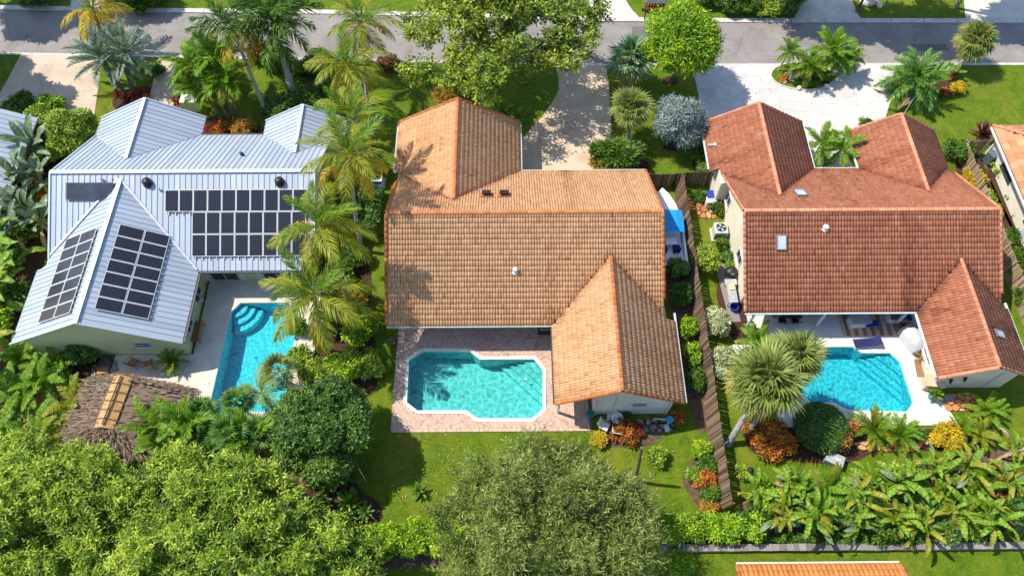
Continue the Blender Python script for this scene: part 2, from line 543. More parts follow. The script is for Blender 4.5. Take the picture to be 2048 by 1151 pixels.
M['navy'] = pm('navy_fabric', (0.010, 0.012, 0.075), (0.022, 0.024, 0.12), 5, 0.85)
M['blue'] = pm('blue_fabric', (0.008, 0.03, 0.26), (0.015, 0.05, 0.36), 5, 0.7)
M['boatblue'] = pm('blue_canvas', (0.005, 0.24, 0.56), (0.01, 0.30, 0.66), 3, 0.6, 8, 0.2, 0.02)
M['gel'] = pm('white_gelcoat', (0.74, 0.76, 0.78), (0.82, 0.83, 0.84), 2, 0.25, spec=0.5)
M['cover'] = pm('white_cover', (0.50, 0.51, 0.52), (0.60, 0.60, 0.60), 2, 0.6, 5, 0.5, 0.05)
M['beige'] = pm('beige_resin', (0.56, 0.42, 0.25), (0.68, 0.53, 0.34), 3, 0.6)
M['grey'] = pm('grey_resin', (0.30, 0.33, 0.36), (0.42, 0.45, 0.48), 3, 0.55)
M['acgrey'] = pm('pale_grey_enamel', (0.48, 0.48, 0.46), (0.6, 0.6, 0.57), 3, 0.5)
M['teal'] = pm('teal_glaze', (0.01, 0.19, 0.22), (0.02, 0.27, 0.30), 5, 0.25)
M['bluepot'] = pm('blue_glaze', (0.02, 0.09, 0.32), (0.04, 0.14, 0.42), 5, 0.2)
M['slate'] = pm('slate_pot', (0.09, 0.12, 0.16), (0.15, 0.19, 0.24), 5, 0.4)
M['rug1'] = pm('rug_brown', (0.24, 0.13, 0.075), (0.3, 0.17, 0.1), 12, 0.95)
M['rug2'] = pm('rug_tan', (0.50, 0.36, 0.25), (0.58, 0.43, 0.31), 12, 0.95)
M['flag_r'] = leaf('flag_red', [(0, (.34, .03, .02)), (1, (.34, .03, .02))], .5)
M['flag_w'] = leaf('flag_white', [(0, (.56, .56, .56)), (1, (.56, .56, .56))], .5)
M['flag_b'] = leaf('flag_blue', [(0, (.02, .03, .17)), (1, (.02, .03, .17))], .5)
M['yellowp'] = pm('yellow_plastic', (0.55, 0.30, 0.01), (0.65, 0.38, 0.02), 5, 0.5)
M['redp'] = pm('red_paint', (0.42, 0.035, 0.012), (0.55, 0.07, 0.02), 5, 0.6)
M['terra'] = pm('terracotta', (0.45, 0.17, 0.08), (0.55, 0.23, 0.12), 5, 0.7)
M['thatch'] = pm('thatch', (0.085, 0.062, 0.048), (0.24, 0.185, 0.15), 6, 0.95, 24, 0.8, 0.04, attr=[(0, (0.065, 0.045, 0.033)), (0.5, (0.24, 0.165, 0.11)), (1, (0.47, 0.36, 0.26))])
M['ridgecap'] = pm('orange_tarp', (0.40, 0.21, 0.07), (0.58, 0.34, 0.13), 5, 0.6, 8, 0.3, 0.02)
# plants
M['bark'] = pm('bark', (0.10, 0.075, 0.055), (0.22, 0.18, 0.14), 7, 0.95, 18, 0.8, 0.04)
M['bark_g'] = pm('grey_palm_trunk', (0.28, 0.26, 0.24), (0.46, 0.44, 0.41), 5, 0.9, 14, 0.5, 0.03)
M['bark_t'] = pm('tan_palm_trunk', (0.22, 0.17, 0.12), (0.38, 0.31, 0.23), 6, 0.95, 14, 0.6, 0.03)
M['crownshaft'] = pm('green_crownshaft', (0.10, 0.18, 0.03), (0.16, 0.25, 0.05), 4, 0.4)
M['stalk'] = pm('green_stalk', (0.16, 0.20, 0.03), (0.28, 0.27, 0.05), 4, 0.6)
L = {}
L['coco_y'] = leaf('coconut_young', [(0, (0.03, 0.085, 0.006)), (0.5, (0.085, 0.175, 0.010)), (1, (0.20, 0.29, 0.02))], 0.3)
L['coco_m'] = leaf('coconut_frond', [(0, (0.055, 0.10, 0.006)), (0.5, (0.16, 0.205, 0.010)), (1, (0.37, 0.34, 0.014))], 0.3)
L['coco_o'] = leaf('coconut_yellowing', [(0, (0.16, 0.15, 0.008)), (0.5, (0.36, 0.285, 0.010)), (1, (0.54, 0.36, 0.015))], 0.3)
L['royal'] = leaf('royal_frond', [(0, (0.018, 0.06, 0.006)), (0.5, (0.045, 0.12, 0.010)), (1, (0.11, 0.20, 0.02))], 0.3)
L['bright'] = leaf('bright_palm', [(0, (0.045, 0.125, 0.006)), (0.5, (0.11, 0.235, 0.010)), (1, (0.235, 0.345, 0.02))], 0.35)
L['silverpalm'] = leaf('silver_palm', [(0, (0.10, 0.16, 0.115)), (0.5, (0.20, 0.275, 0.21)), (1, (0.32, 0.40, 0.32))], 0.25)
L['fan'] = leaf('fan_leaf', [(0, (0.085, 0.125, 0.025)), (0.5, (0.185, 0.235, 0.05)), (1, (0.34, 0.36, 0.10))], 0.3)
L['fan_y'] = leaf('fan_yellow', [(0, (0.16, 0.17, 0.025)), (0.5, (0.30, 0.28, 0.05)), (1, (0.42, 0.34, 0.085))], 0.3)
L['fan_d'] = leaf('fan_dead', [(0, (0.16, 0.10, 0.05)), (0.5, (0.27, 0.185, 0.10)), (1, (0.40, 0.31, 0.20))], 0.2)
L['fan_g'] = leaf('fan_green', [(0, (0.020, 0.07, 0.012)), (0.5, (0.055, 0.135, 0.020)), (1, (0.17, 0.26, 0.045))], 0.25, gain=1.75)
L['fan_b'] = leaf('fan_bluish', [(0, (0.05, 0.11, 0.05)), (0.5, (0.10, 0.19, 0.09)), (1, (0.25, 0.32, 0.15))], 0.25, gain=1.65)
L['oak'] = leaf('oak_leaf', [(0, (0.03, 0.055, 0.006)), (0.4, (0.105, 0.16, 0.010)), (0.8, (0.205, 0.27, 0.018)), (1, (0.32, 0.33, 0.03))], 0.2, gain=1.55)
L['lime'] = leaf('lime_leaf', [(0, (0.045, 0.115, 0.004)), (0.5, (0.135, 0.26, 0.008)), (1, (0.32, 0.42, 0.012))], 0.22, gain=1.5)
L['ylw_green'] = leaf('yellow_green_leaf', [(0, (0.025, 0.06, 0.004)), (0.45, (0.135, 0.225, 0.012)), (1, (0.33, 0.39, 0.04))], 0.2, gain=1.5)
L['olive'] = leaf('olive_leaf', [(0, (0.022, 0.042, 0.008)), (0.5, (0.15, 0.205, 0.035)), (1, (0.33, 0.38, 0.11))], 0.2, gain=1.3)
L['green'] = leaf('green_leaf', [(0, (0.022, 0.065, 0.006)), (0.5, (0.06, 0.14, 0.010)), (1, (0.14, 0.235, 0.02))], 0.3)
L['dark'] = leaf('dark_leaf', [(0, (0.018, 0.05, 0.008)), (0.5, (0.045, 0.105, 0.012)), (1, (0.135, 0.215, 0.035))], 0.2, gain=1.65)
L['silver'] = leaf('silver_leaf', [(0, (0.10, 0.15, 0.14)), (0.5, (0.21, 0.285, 0.265)), (1, (0.40, 0.48, 0.45))], 0.15, gain=1.1)
L['varieg'] = leaf('variegated_leaf', [(0, (0.10, 0.16, 0.04)), (0.35, (0.26, 0.31, 0.13)), (1, (0.56, 0.56, 0.36))], 0.25)
L['croton'] = leaf('croton_leaf', [(0, (0.075, 0.03, 0.008)), (0.25, (0.10, 0.13, 0.012)), (0.45, (0.34, 0.055, 0.010)), (0.7, (0.50, 0.15, 0.015)), (1, (0.56, 0.31, 0.02))], 0.25)
L['croton_d'] = leaf('dark_croton_leaf', [(0, (0.03, 0.018, 0.010)), (0.4, (0.07, 0.06, 0.012)), (0.7, (0.22, 0.06, 0.015)), (1, (0.38, 0.19, 0.02))], 0.2)
L['red'] = leaf('red_leaf', [(0, (0.10, 0.012, 0.008)), (0.6, (0.26, 0.035, 0.012)), (1, (0.42, 0.09, 0.02))], 0.25)
L['yellow'] = leaf('yellow_leaf', [(0, (0.20, 0.19, 0.01)), (0.4, (0.48, 0.33, 0.008)), (1, (0.66, 0.45, 0.012))], 0.3)
L['orange'] = leaf('orange_leaf', [(0, (0.10, 0.14, 0.012)), (0.35, (0.16, 0.19, 0.015)), (0.6, (0.42, 0.17, 0.02)), (1, (0.60, 0.26, 0.04))], 0.3)
L['purple'] = leaf('purple_leaf', [(0, (0.05, 0.012, 0.014)), (1, (0.16, 0.045, 0.04))], 0.2)
L['paddle'] = leaf('paddle_leaf', [(0, (0.035, 0.10, 0.008)), (0.5, (0.105, 0.20, 0.014)), (1, (0.25, 0.34, 0.03))], 0.25, 0.5, 0.25, gain=1.45)
L['paddle_y'] = leaf('paddle_leaf_yellow', [(0, (0.11, 0.135, 0.012)), (0.5, (0.24, 0.255, 0.025)), (1, (0.42, 0.35, 0.04))], 0.35, 0.4)
L['paddle_g'] = leaf('paddle_leaf_grey', [(0, (0.075, 0.125, 0.07)), (0.5, (0.14, 0.20, 0.115)), (1, (0.26, 0.32, 0.19))], 0.25, 0.4)
L['paddle_d'] = leaf('paddle_leaf_dry', [(0, (0.16, 0.10, 0.05)), (0.5, (0.30, 0.20, 0.11)), (1, (0.48, 0.38, 0.25))], 0.2, 0.7)

# ---------------------------------------------------------------- the setting
rng = random.Random(7)
POOL_A = [(-19.75, 26.0), (-20.3, 25.3), (-20.5, 18.4), (-19.8, 17.6), (-16.2, 17.6), (-15.4, 18.4), (-15.4, 25.1), (-15.85, 25.2), (-16.1, 25.5), (-16.15, 26.0)]
POOL_B = [(-6.2, 22.0), (-7.1, 21.3), (-7.05, 18.2), (-6.3, 17.6), (-3.0, 17.6), (-2.2, 17.02), (1.5, 17.0), (2.22, 17.65), (2.3, 20.5), (1.72, 21.33), (-2.1, 21.35), (-2.8, 21.97)]
POOL_C = [(20.3, 22.15), (24.45, 22.1), (25.0, 21.62), (27.0, 21.6), (27.5, 20.9), (27.6, 17.9), (26.95, 17.25), (23.0, 17.4), (22.2, 17.95), (20.6, 18.0), (19.8, 18.8), (19.75, 21.5)]
for P_ in (POOL_A, POOL_B, POOL_C):
    if area2(P_) < 0: P_.reverse()

def offset_poly(poly, d):
    """outward offset of a ccw polygon"""
    n = len(poly); out = []
    for i in range(n):
        p0, p1, p2 = Vector(poly[i - 1]), Vector(poly[i]), Vector(poly[(i + 1) % n])
        a = (p1 - p0).normalized(); b = (p2 - p1).normalized()
        na = Vector((a.y, -a.x)); nb = Vector((b.y, -b.x))
        m = (na + nb)
        m = m / max(0.35, m.length_squared / 2)
        out.append((p1.x + m.x * d, p1.y + m.y * d))
    return out

o = MB().sheet([(-220, -60), (220, -60), (220, 260), (-220, 260)], [offset_poly(p, 0.1) for p in (POOL_A, POOL_B, POOL_C)], 0.0).build('lawn', M['grass'])
tag(o, kind='structure')

# road with kerbs
lo_px = [(-420, 96), (-200, 100), (0, 105), (330, 111), (815, 121), (1200, 127), (1400, 128), (1700, 127), (2048, 126), (2300, 126), (2550, 126)]
up_px = [(-420, 14), (-200, 17), (0, 20), (330, 26), (640, 29), (1000, 38), (1220, 44), (1450, 46), (2048, 47), (2300, 47), (2550, 47)]
LO = [tuple(gp(*p)[:2]) for p in lo_px]
UP = [tuple(gp(*p)[:2]) for p in up_px]
tag(MB().sheet(LO + UP[::-1], (), 0.012).build('road', M['asphalt']), kind='structure')
def strip(line, w0, w1, z0, z1, name, mat, gap=3.0):
    """kerb as separate cast lengths"""
    root = None
    out = MB()
    for a, b in zip(line, line[1:]):
        n = max(1, int(math.dist(a, b) / gap))
        for i in range(n):
            t0, t1 = i / n + 0.0015, (i + 1) / n - 0.0015
            p = [a[0] + (b[0] - a[0]) * t0, a[1] + (b[1] - a[1]) * t0]
            q = [a[0] + (b[0] - a[0]) * t1, a[1] + (b[1] - a[1]) * t1]
            out.prism([(p[0], p[1] + w0), (q[0], q[1] + w0), (q[0], q[1] + w1), (p[0], p[1] + w1)], z0, z1, rnd=rng.random())
    return tag(out.build(name, mat), kind='structure')
strip(UP, 0.0, 0.55, -0.05, 0.10, 'kerb_far', M['kerb'])
strip(LO, -0.28, 0.0, -0.05, 0.035, 'kerb_near', M['kerb'])

def slab(name, poly, z, mat):
    return tag(MB().prism(poly, -0.03, z).build(name, mat), kind='structure')
# driveways
slab('driveway_left', gpoly((42, 109), (205, 111), (188, 240), (60, 240), (-40, 228), (-10, 205), (18, 155)), 0.03, M['drive_a'])
slab('walkway', gpoly((318, 113), (352, 113), (347, 225), (292, 225), (300, 190)), 0.03, M['drive_a'])
slab('driveway_middle', gpoly((1110, 125), (1212, 128), (1218, 180), (1222, 240), (1222, 350), (1040, 350), (1040, 282), (1062, 258), (1085, 232), (1104, 205), (1118, 180), (1116, 150)), 0.03, M['drive_b'])
slab('driveway_far_a', gpoly((1195, 38), (1283, 40), (1262, 18), (1245, -10), (1238, -60), (1160, -60), (1175, 0)), 0.03, M['concrete'])
slab('driveway_far_b', gpoly((1588, 43), (1726, 45), (1712, 22), (1702, -5), (1690, -60), (1600, -60), (1598, 0)), 0.03, M['concrete'])
slab('driveway_far_c', gpoly((1932, 45), (2120, 46), (2120, -60), (1930, -60), (1928, 5)), 0.03, M['concrete'])
slab('driveway_far_d', gpoly((140, 22), (205, 24), (210, -60), (150, -60)), 0.03, M['concrete'])

DRIVE_C = gpoly((1381, 128.5), (1500, 129), (1640, 128.5), (1792, 128), (1784, 160), (1780, 205), (1766, 250)) + [(29.6, 41.0), (28.6, 39.6), (28.2, 35.3), (22.9, 35.3), (22.9, 40.6), (16.4, 40.6)] + gpoly((1402, 236), (1397, 190), (1390, 160))
drv = MB().prism(DRIVE_C, -0.03, 0.018).build('driveway_right', M['joint'])
tag(drv, kind='structure')
pts = []
rr = random.Random(3)
xs = [p[0] for p in DRIVE_C]; ys = [p[1] for p in DRIVE_C]
tries = 0
while tries < 6000 and len(pts) < 520:
    tries += 1
    p = (rr.uniform(min(xs) - .6, max(xs) + .6), rr.uniform(min(ys) - .6, max(ys) + .6))
    if all((p[0] - q[0]) ** 2 + ((p[1] - q[1]) * 1.15) ** 2 > 0.86 ** 2 for q in pts): pts.append(p)
dcw = DRIVE_C if area2(DRIVE_C) > 0 else DRIVE_C[::-1]
nst = 0
ISL = gp(1604, 153)
ISL_RX, ISL_RY = 2.85, 1.72
rest = MB()
for c, p in zip(voronoi_cells(pts, 0.02, 1.9), pts):
    if len(c) < 3: continue
    g = list(dcw)
    for i in range(len(c)):
        g = clip_poly(g, c[i], c[(i + 1) % len(c)])
        if len(g) < 3: break
    if len(g) < 3 or abs(area2(g)) < 0.1: continue
    if ((p[0] - ISL.x) / (ISL_RX - .6)) ** 2 + ((p[1] - ISL.y) / (ISL_RY - .6)) ** 2 < 1: continue
    nst += 1
    h = 0.030 + rr.uniform(-0.003, 0.004)
    if nst <= 290:
        MB().prism(g, 0.0, h, rnd=rr.random()).build('flagstone', M['flag'], drv)
    else:
        rest.prism(g, 0.0, h, rnd=rr.random())
if rest.v: tag(rest.build('flagstones', M['flag'], drv), kind='stuff')

# planted island in the right driveway, edged with a pale kerb
ell = [(ISL.x + ISL_RX * math.cos(a), ISL.y + ISL_RY * math.sin(a)) for a in [2 * PI * i / 48 for i in range(48)]]
ell2 = [(ISL.x + (ISL_RX - .13) * math.cos(a), ISL.y + (ISL_RY - .13) * math.sin(a)) for a in [2 * PI * i / 48 for i in range(48)]]
k = MB().wallring(ell, 0.0, 0.11).wallring(ell2, 0.05, 0.11, inward=True).sheet(ell, [ell2], 0.11)
tag(k.build('kerb_island', M['kerb']), kind='structure')
tag(MB().sheet(ell2, (), 0.085).build('lawn_island', M['grass']), kind='structure')

# planting beds
def bed(pp, mat='mulch', z=0.022, it=2, name='planting_bed'):
    po = smooth_poly(gpoly(*pp), it)
    return tag(MB().prism(po, -0.02, z).build(name, M[mat]), kind='structure')
bed([(1575, 150), (1600, 128), (1650, 140), (1668, 165), (1630, 180), (1585, 172)], z=0.11)
bed([(1500, 860), (1560, 850), (1700, 868), (1830, 860), (1920, 852), (1985, 830), (1990, 880), (1900, 905), (1760, 895), (1700, 930), (1625, 925), (1520, 915), (1488, 890)])
bed([(1475, 985), (1560, 968), (1800, 945), (1930, 905), (2100, 885), (2100, 1083), (1480, 1083)], 'soil')
bed([(1395, 905), (1425, 890), (1438, 960), (1450, 1030), (1405, 1030), (1378, 985), (1362, 965), (1370, 940)], 'soil')
bed([(1300, 1035), (1480, 1030), (1480, 1085), (1300, 1085)], 'soil', it=1)
bed([(700, 1060), (950, 1060), (950, 1130), (700, 1140)], 'soil', it=1)
bed([(590, 940), (700, 930), (720, 985), (760, 1000), (770, 1050), (650, 1060), (590, 1010)])
bed([(595, 470), (720, 450), (748, 560), (735, 640), (762, 720), (750, 800), (640, 800), (585, 740), (600, 640)])
bed([(1865, 168), (1900, 158), (1928, 170), (1922, 190), (1880, 198), (1855, 185)])
bed([(1325, 290), (1347, 278), (1368, 288), (1362, 300), (1340, 302), (1326, 298)], it=2)
bed([(1320, 160), (1340, 150), (1360, 160), (1352, 170), (1330, 171)], it=2)
bed([(1385, 285), (1430, 290), (1440, 360), (1395, 362), (1380, 320)])
bed([(1900, 300), (1950, 290), (1990, 380), (2040, 480), (2060, 600), (2030, 600), (1985, 480), (1930, 400)])
bed([(1965, 330), (1995, 300), (2060, 420), (2060, 510), (2015, 450)])
bed([(900, 182), (930, 170), (968, 178), (960, 190), (915, 192)])
bed([(750, 130), (780, 122), (805, 130), (795, 142), (760, 142)])
bed([(230, 185), (310, 165), (305, 215), (240, 225), (222, 210)])
bed([(405, 232), (480, 235), (545, 262), (545, 285), (405, 285)])
bed([(340, 195), (372, 190), (380, 240), (335, 240)])
bed([(520, 222), (535, 214), (552, 222), (548, 234), (525, 235)])
bed([(1440, 540), (1500, 560), (1520, 700), (1470, 690), (1448, 640), (1430, 590)])
bed([(-80, 230), (200, 225), (150, 330), (100, 500), (30, 660), (60, 760), (140, 720), (240, 715), (210, 800), (130, 900), (-80, 940)], it=1)
bed([(1180, 858), (1290, 845), (1330, 850), (1320, 890), (1230, 895), (1190, 885)], 'soil')
bed([(1160, 318), (1225, 310), (1300, 320), (1300, 345), (1160, 345)])
bed([(1325, 470), (1372, 450), (1410, 700), (1420, 860), (1390, 870), (1340, 640)], 'soil')
bed([(370, 880), (560, 800), (600, 940), (480, 960), (370, 930)])

# decks round the pools
DECK_A = [(-22.4, 28.3), (-14.0, 28.3), (-13.7, 15.5), (-21.8, 15.5), (-23.5, 17.0), (-27.9, 19.2), (-27.9, 21.9), (-22.4, 21.9)]
DECK_C = [(17.3, 25.7), (29.1, 25.7), (29.1, 18.6), (29.5, 18.6), (30.25, 16.3), (18.2, 16.25), (17.9, 21.2), (15.9, 21.2), (15.9, 22.35), (17.3, 22.35)]
PATIO_B = [(-8.02, 16.08), (5.55, 16.08), (5.55, 24.9), (-8.02, 24.9)]
def deck(name, poly, hole, mat, z=0.06):
    m = MB().sheet(poly, [hole], z).wallring(poly, -0.02, z)
    return tag(m.build(name, mat), kind='structure')
deck('pool_deck_left', DECK_A, POOL_A, M['deck_a'])
deck('pool_deck_right', DECK_C, POOL_C, M['deck_c'])
pb = deck('patio', PATIO_B, POOL_B, M['brick_joint'], 0.045)
# herringbone brick field on the middle patio, all round the pool
bl, bw, j = 0.215, 0.105, 0.012
cp_in = offset_poly(POOL_B, 0.22)
fld = MB()
big = []
c45, s45 = math.cos(R(45)), math.sin(R(45))
u = bw + j / 2
n = 90
cx0, cy0 = -1.2, 20.5
for a in range(-n, n):
    for b in range(-n, n):
        # herringbone: pairs at lattice (a, b)
        k4 = (a - b) % 4
        if k4 == 0: ang, cc = 0.0, ((a + 1) * u, (b + .5) * u)
        elif k4 == 3: ang, cc = PI / 2, ((a + .5) * u, (b + 1) * u)
        else: continue
        x = cx0 + cc[0] * c45 - cc[1] * s45
        y = cy0 + cc[0] * s45 + cc[1] * c45
        if not (-7.82 < x < 5.4 and 16.3 < y < 24.7): continue
        if in_poly((x, y), cp_in): continue
        fld.box((x, y, 0.045), (bl, bw - .004, 0.05), R(45) + ang, rnd=min(1, max(0, rng.gauss(.5, .24))))
# soldier course along the edge
for i in range(int(13.4 / .112)):
    fld.box((-7.97 + .056 + i * .112, 16.18, 0.045), (0.1, 0.205, 0.056), 0, rnd=min(1, .25 + rng.random() * .75))
for i in range(int(8.3 / .112)):
    fld.box((-7.92, 16.36 + i * .112, 0.045), (0.2, 0.1, 0.056), 0, rnd=rng.random())
tag(fld.build('paving_bricks', M['brick'], pb), kind='stuff')

# swimming pools
def water_mat(name, tint, deep, vs=2.2, cont=.66):
    m, nt, b = new_mat(name)
    nt.nodes.remove(b)
    tr = nt.nodes.new('ShaderNodeBsdfTransparent')
    gl = nt.nodes.new('ShaderNodeBsdfGlossy')
    gl.inputs['Roughness'].default_value = 0.03
    fr = nt.nodes.new('ShaderNodeFresnel'); fr.inputs['IOR'].default_value = 1.33
    mx = nt.nodes.new('ShaderNodeMixShader')
    # bright caustic net painted into the see-through tint by a Voronoi pattern
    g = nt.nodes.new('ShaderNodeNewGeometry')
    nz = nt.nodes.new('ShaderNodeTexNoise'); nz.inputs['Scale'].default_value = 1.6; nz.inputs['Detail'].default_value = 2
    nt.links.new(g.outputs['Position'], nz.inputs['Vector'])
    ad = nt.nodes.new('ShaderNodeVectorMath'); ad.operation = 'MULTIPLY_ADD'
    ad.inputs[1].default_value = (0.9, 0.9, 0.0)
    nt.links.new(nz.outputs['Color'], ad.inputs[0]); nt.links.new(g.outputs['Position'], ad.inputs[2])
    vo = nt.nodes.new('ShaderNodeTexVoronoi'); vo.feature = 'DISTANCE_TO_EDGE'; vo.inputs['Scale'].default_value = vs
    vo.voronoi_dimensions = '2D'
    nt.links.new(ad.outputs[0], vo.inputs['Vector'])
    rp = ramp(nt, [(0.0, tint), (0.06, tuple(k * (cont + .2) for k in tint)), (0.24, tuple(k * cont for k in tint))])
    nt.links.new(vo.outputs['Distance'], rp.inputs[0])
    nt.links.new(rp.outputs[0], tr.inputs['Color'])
    bp = nt.nodes.new('ShaderNodeBump'); bp.inputs['Strength'].default_value = 0.35; bp.inputs['Distance'].default_value = 0.05
    nt.links.new(vo.outputs['Distance'], bp.inputs['Height'])
    nt.links.new(bp.outputs[0], gl.inputs['Normal']); nt.links.new(bp.outputs[0], fr.inputs['Normal'])
    nt.links.new(fr.outputs[0], mx.inputs[0])
    nt.links.new(tr.outputs[0], mx.inputs[1]); nt.links.new(gl.outputs[0], mx.inputs[2])
    nt.links.new(mx.outputs[0], nt.nodes['Material Output'].inputs[0])
    return m
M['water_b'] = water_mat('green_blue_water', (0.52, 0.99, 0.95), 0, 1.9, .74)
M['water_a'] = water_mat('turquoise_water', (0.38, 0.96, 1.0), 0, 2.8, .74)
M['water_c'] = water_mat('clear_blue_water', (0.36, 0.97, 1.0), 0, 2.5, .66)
M['plaster'] = pm('pool_plaster', (0.30, 0.60, 0.62), (0.38, 0.68, 0.70), 1.5, 0.7)
M['plaster_c'] = pm('pool_plaster_blue', (0.24, 0.66, 0.78), (0.32, 0.74, 0.84), 1.5, 0.7)

def pool(label, poly, steps, cop_w, cop_mat, wat, plas, ztop=0.06, depth=1.35):
    cx = sum(p[0] for p in poly) / len(poly); cy = sum(p[1] for p in poly) / len(poly)
    t = thing('swimming_pool', label, 'pool', (cx, cy, 0))
    L_ = lambda pp: [(p[0] - cx, p[1] - cy) for p in pp]
    MB().wallring(L_(poly), -depth, ztop - 0.005, inward=True).sheet(L_(poly), (), -depth).build('basin', M[plas], t)
    outp = offset_poly(poly, cop_w)
    n = len(poly)
    for i in range(n):                       # coping stones, side by side
        a, b, c, d = poly[i], poly[(i + 1) % n], outp[(i + 1) % n], outp[i]
        m = max(1, int(math.dist(a, b) / 0.62))
        for q in range(m):
            e = 0.006 / max(.2, math.dist(a, b))
            t0, t1 = q / m + e, (q + 1) / m - e
            f = lambda p, r, s: (p[0] + (r[0] - p[0]) * s, p[1] + (r[1] - p[1]) * s)
            MB().prism(L_([f(a, b, t0), f(d, c, t0), f(d, c, t1), f(a, b, t1)]), ztop - 0.03, ztop + 0.035, rnd=rng.random()).build('coping_stone', M[cop_mat], t)
    for st, z in steps:
        MB().prism(L_(st), -depth + 0.002, z).build('step', M[plas], t)
    for dx in (-.9, .9): MB().lathe([(.14, 0), (.14, .015), (.01, .02)], (dx, -.3, -depth + .003), 14).build('drain', M['grey'], t)
    MB().box((0, 0, 0), (.3, .03, .2)).build('skimmer', M['grey'], t, loc=(poly[1][0] - cx + .3 * (1 if poly[1][0] < cx else -1), 0, -depth + .12))
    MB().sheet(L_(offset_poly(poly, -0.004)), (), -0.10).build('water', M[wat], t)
    return t

def corner_steps(c, d1, d2, sizes, z0=-0.28, dz=0.27):
    """diagonal steps across the corner c, d1 and d2 run along the two sides"""
    out = []
    for i, s in enumerate(sizes):
        p = (c[0] + d1[0] * s, c[1] + d1[1] * s)
        q = (c[0] + d2[0] * s, c[1] + d2[1] * s)
        out.append(([(c[0], c[1]), p, q], z0 - dz * i))
    return out
# middle pool: steps in the north-east corner
st_b = [([(1.70, 21.30), (2.27, 20.5), (2.28, 20.0), (1.0, 21.31)], -0.26), ([(1.69, 21.29), (2.26, 20.49), (2.27, 19.5), (0.45, 21.31)], -0.50),
        ([(1.68, 21.28), (2.25, 20.48), (2.26, 18.95), (-0.15, 21.31)], -0.74), ([(1.67, 21.27), (2.24, 20.47), (2.25, 18.35), (-0.75, 21.31)], -0.98)]
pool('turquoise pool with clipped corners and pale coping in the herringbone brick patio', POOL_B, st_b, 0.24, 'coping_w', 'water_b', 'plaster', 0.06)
st_c = [([(26.98, 21.57), (27.47, 20.88), (27.5, 20.0), (26.0, 21.58)], -0.26), ([(26.97, 21.56), (27.46, 20.87), (27.5, 19.4), (25.45, 21.58)], -0.50),
        ([(26.96, 21.55), (27.45, 20.86), (27.52, 18.8), (25.05, 21.55)], -0.74), ([(26.95, 21.54), (27.44, 20.85), (27.53, 18.3), (24.95, 21.2)], -0.98)]
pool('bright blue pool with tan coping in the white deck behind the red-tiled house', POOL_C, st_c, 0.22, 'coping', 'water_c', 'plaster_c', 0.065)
st_a = []
for i, r_ in enumerate((1.0, 1.5, 2.0)):
    st_a.append(([(-19.78 + (0), 25.97), (-20.27, 25.27)] + [(-20.32 + r_ * math.cos(a), 25.98 + r_ * math.sin(a)) for a in [R(-85 + 80 * q / 8) for q in range(9)]], -0.26 - .25 * i))
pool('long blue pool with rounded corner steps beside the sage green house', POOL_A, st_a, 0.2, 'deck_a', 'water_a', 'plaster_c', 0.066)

# low stone wall along the southern border
wl_ = thing('garden_wall', 'low grey stone border wall along the bottom hedge', 'wall', (9.3, 8.45, 0))
x = 0.0
core = MB().box((18, 0, 0.14), (36, 0.30, 0.28)).build('wall_core', M['soil'], wl_)
while x < 36:
    w = rng.uniform(.28, .5)
    MB().box((x + w / 2, rng.uniform(-.01, .01), 0.2), (w - .015, 0.42 + rng.uniform(-.03, .03), 0.40 + rng.uniform(-.03, .03)), rnd=rng.random()).build('stone', M['wallstone'], wl_)
    x += w
# road repairs and covers
for (x_, y_, w_, d_) in ((11.5, 53.4, 2.6, 1.6), (-24.0, 54.2, 1.8, 1.2), (37.0, 51.6, 3.2, .9)):
    tag(MB().prism([(x_, y_), (x_ + w_, y_ + .05), (x_ + w_ - .1, y_ + d_), (x_ + .05, y_ + d_ - .04)], .0, .016).build('road_patch', M['patch']), kind='structure')
mh = thing('manhole_cover', 'round iron cover in the road near the lime tree', 'manhole cover', (16.5, 52.7, .012))
MB().lathe([(.36, 0), (.36, .012), (.01, .014)], (0, 0, 0), 20).build('cover', M['dark'], mh)

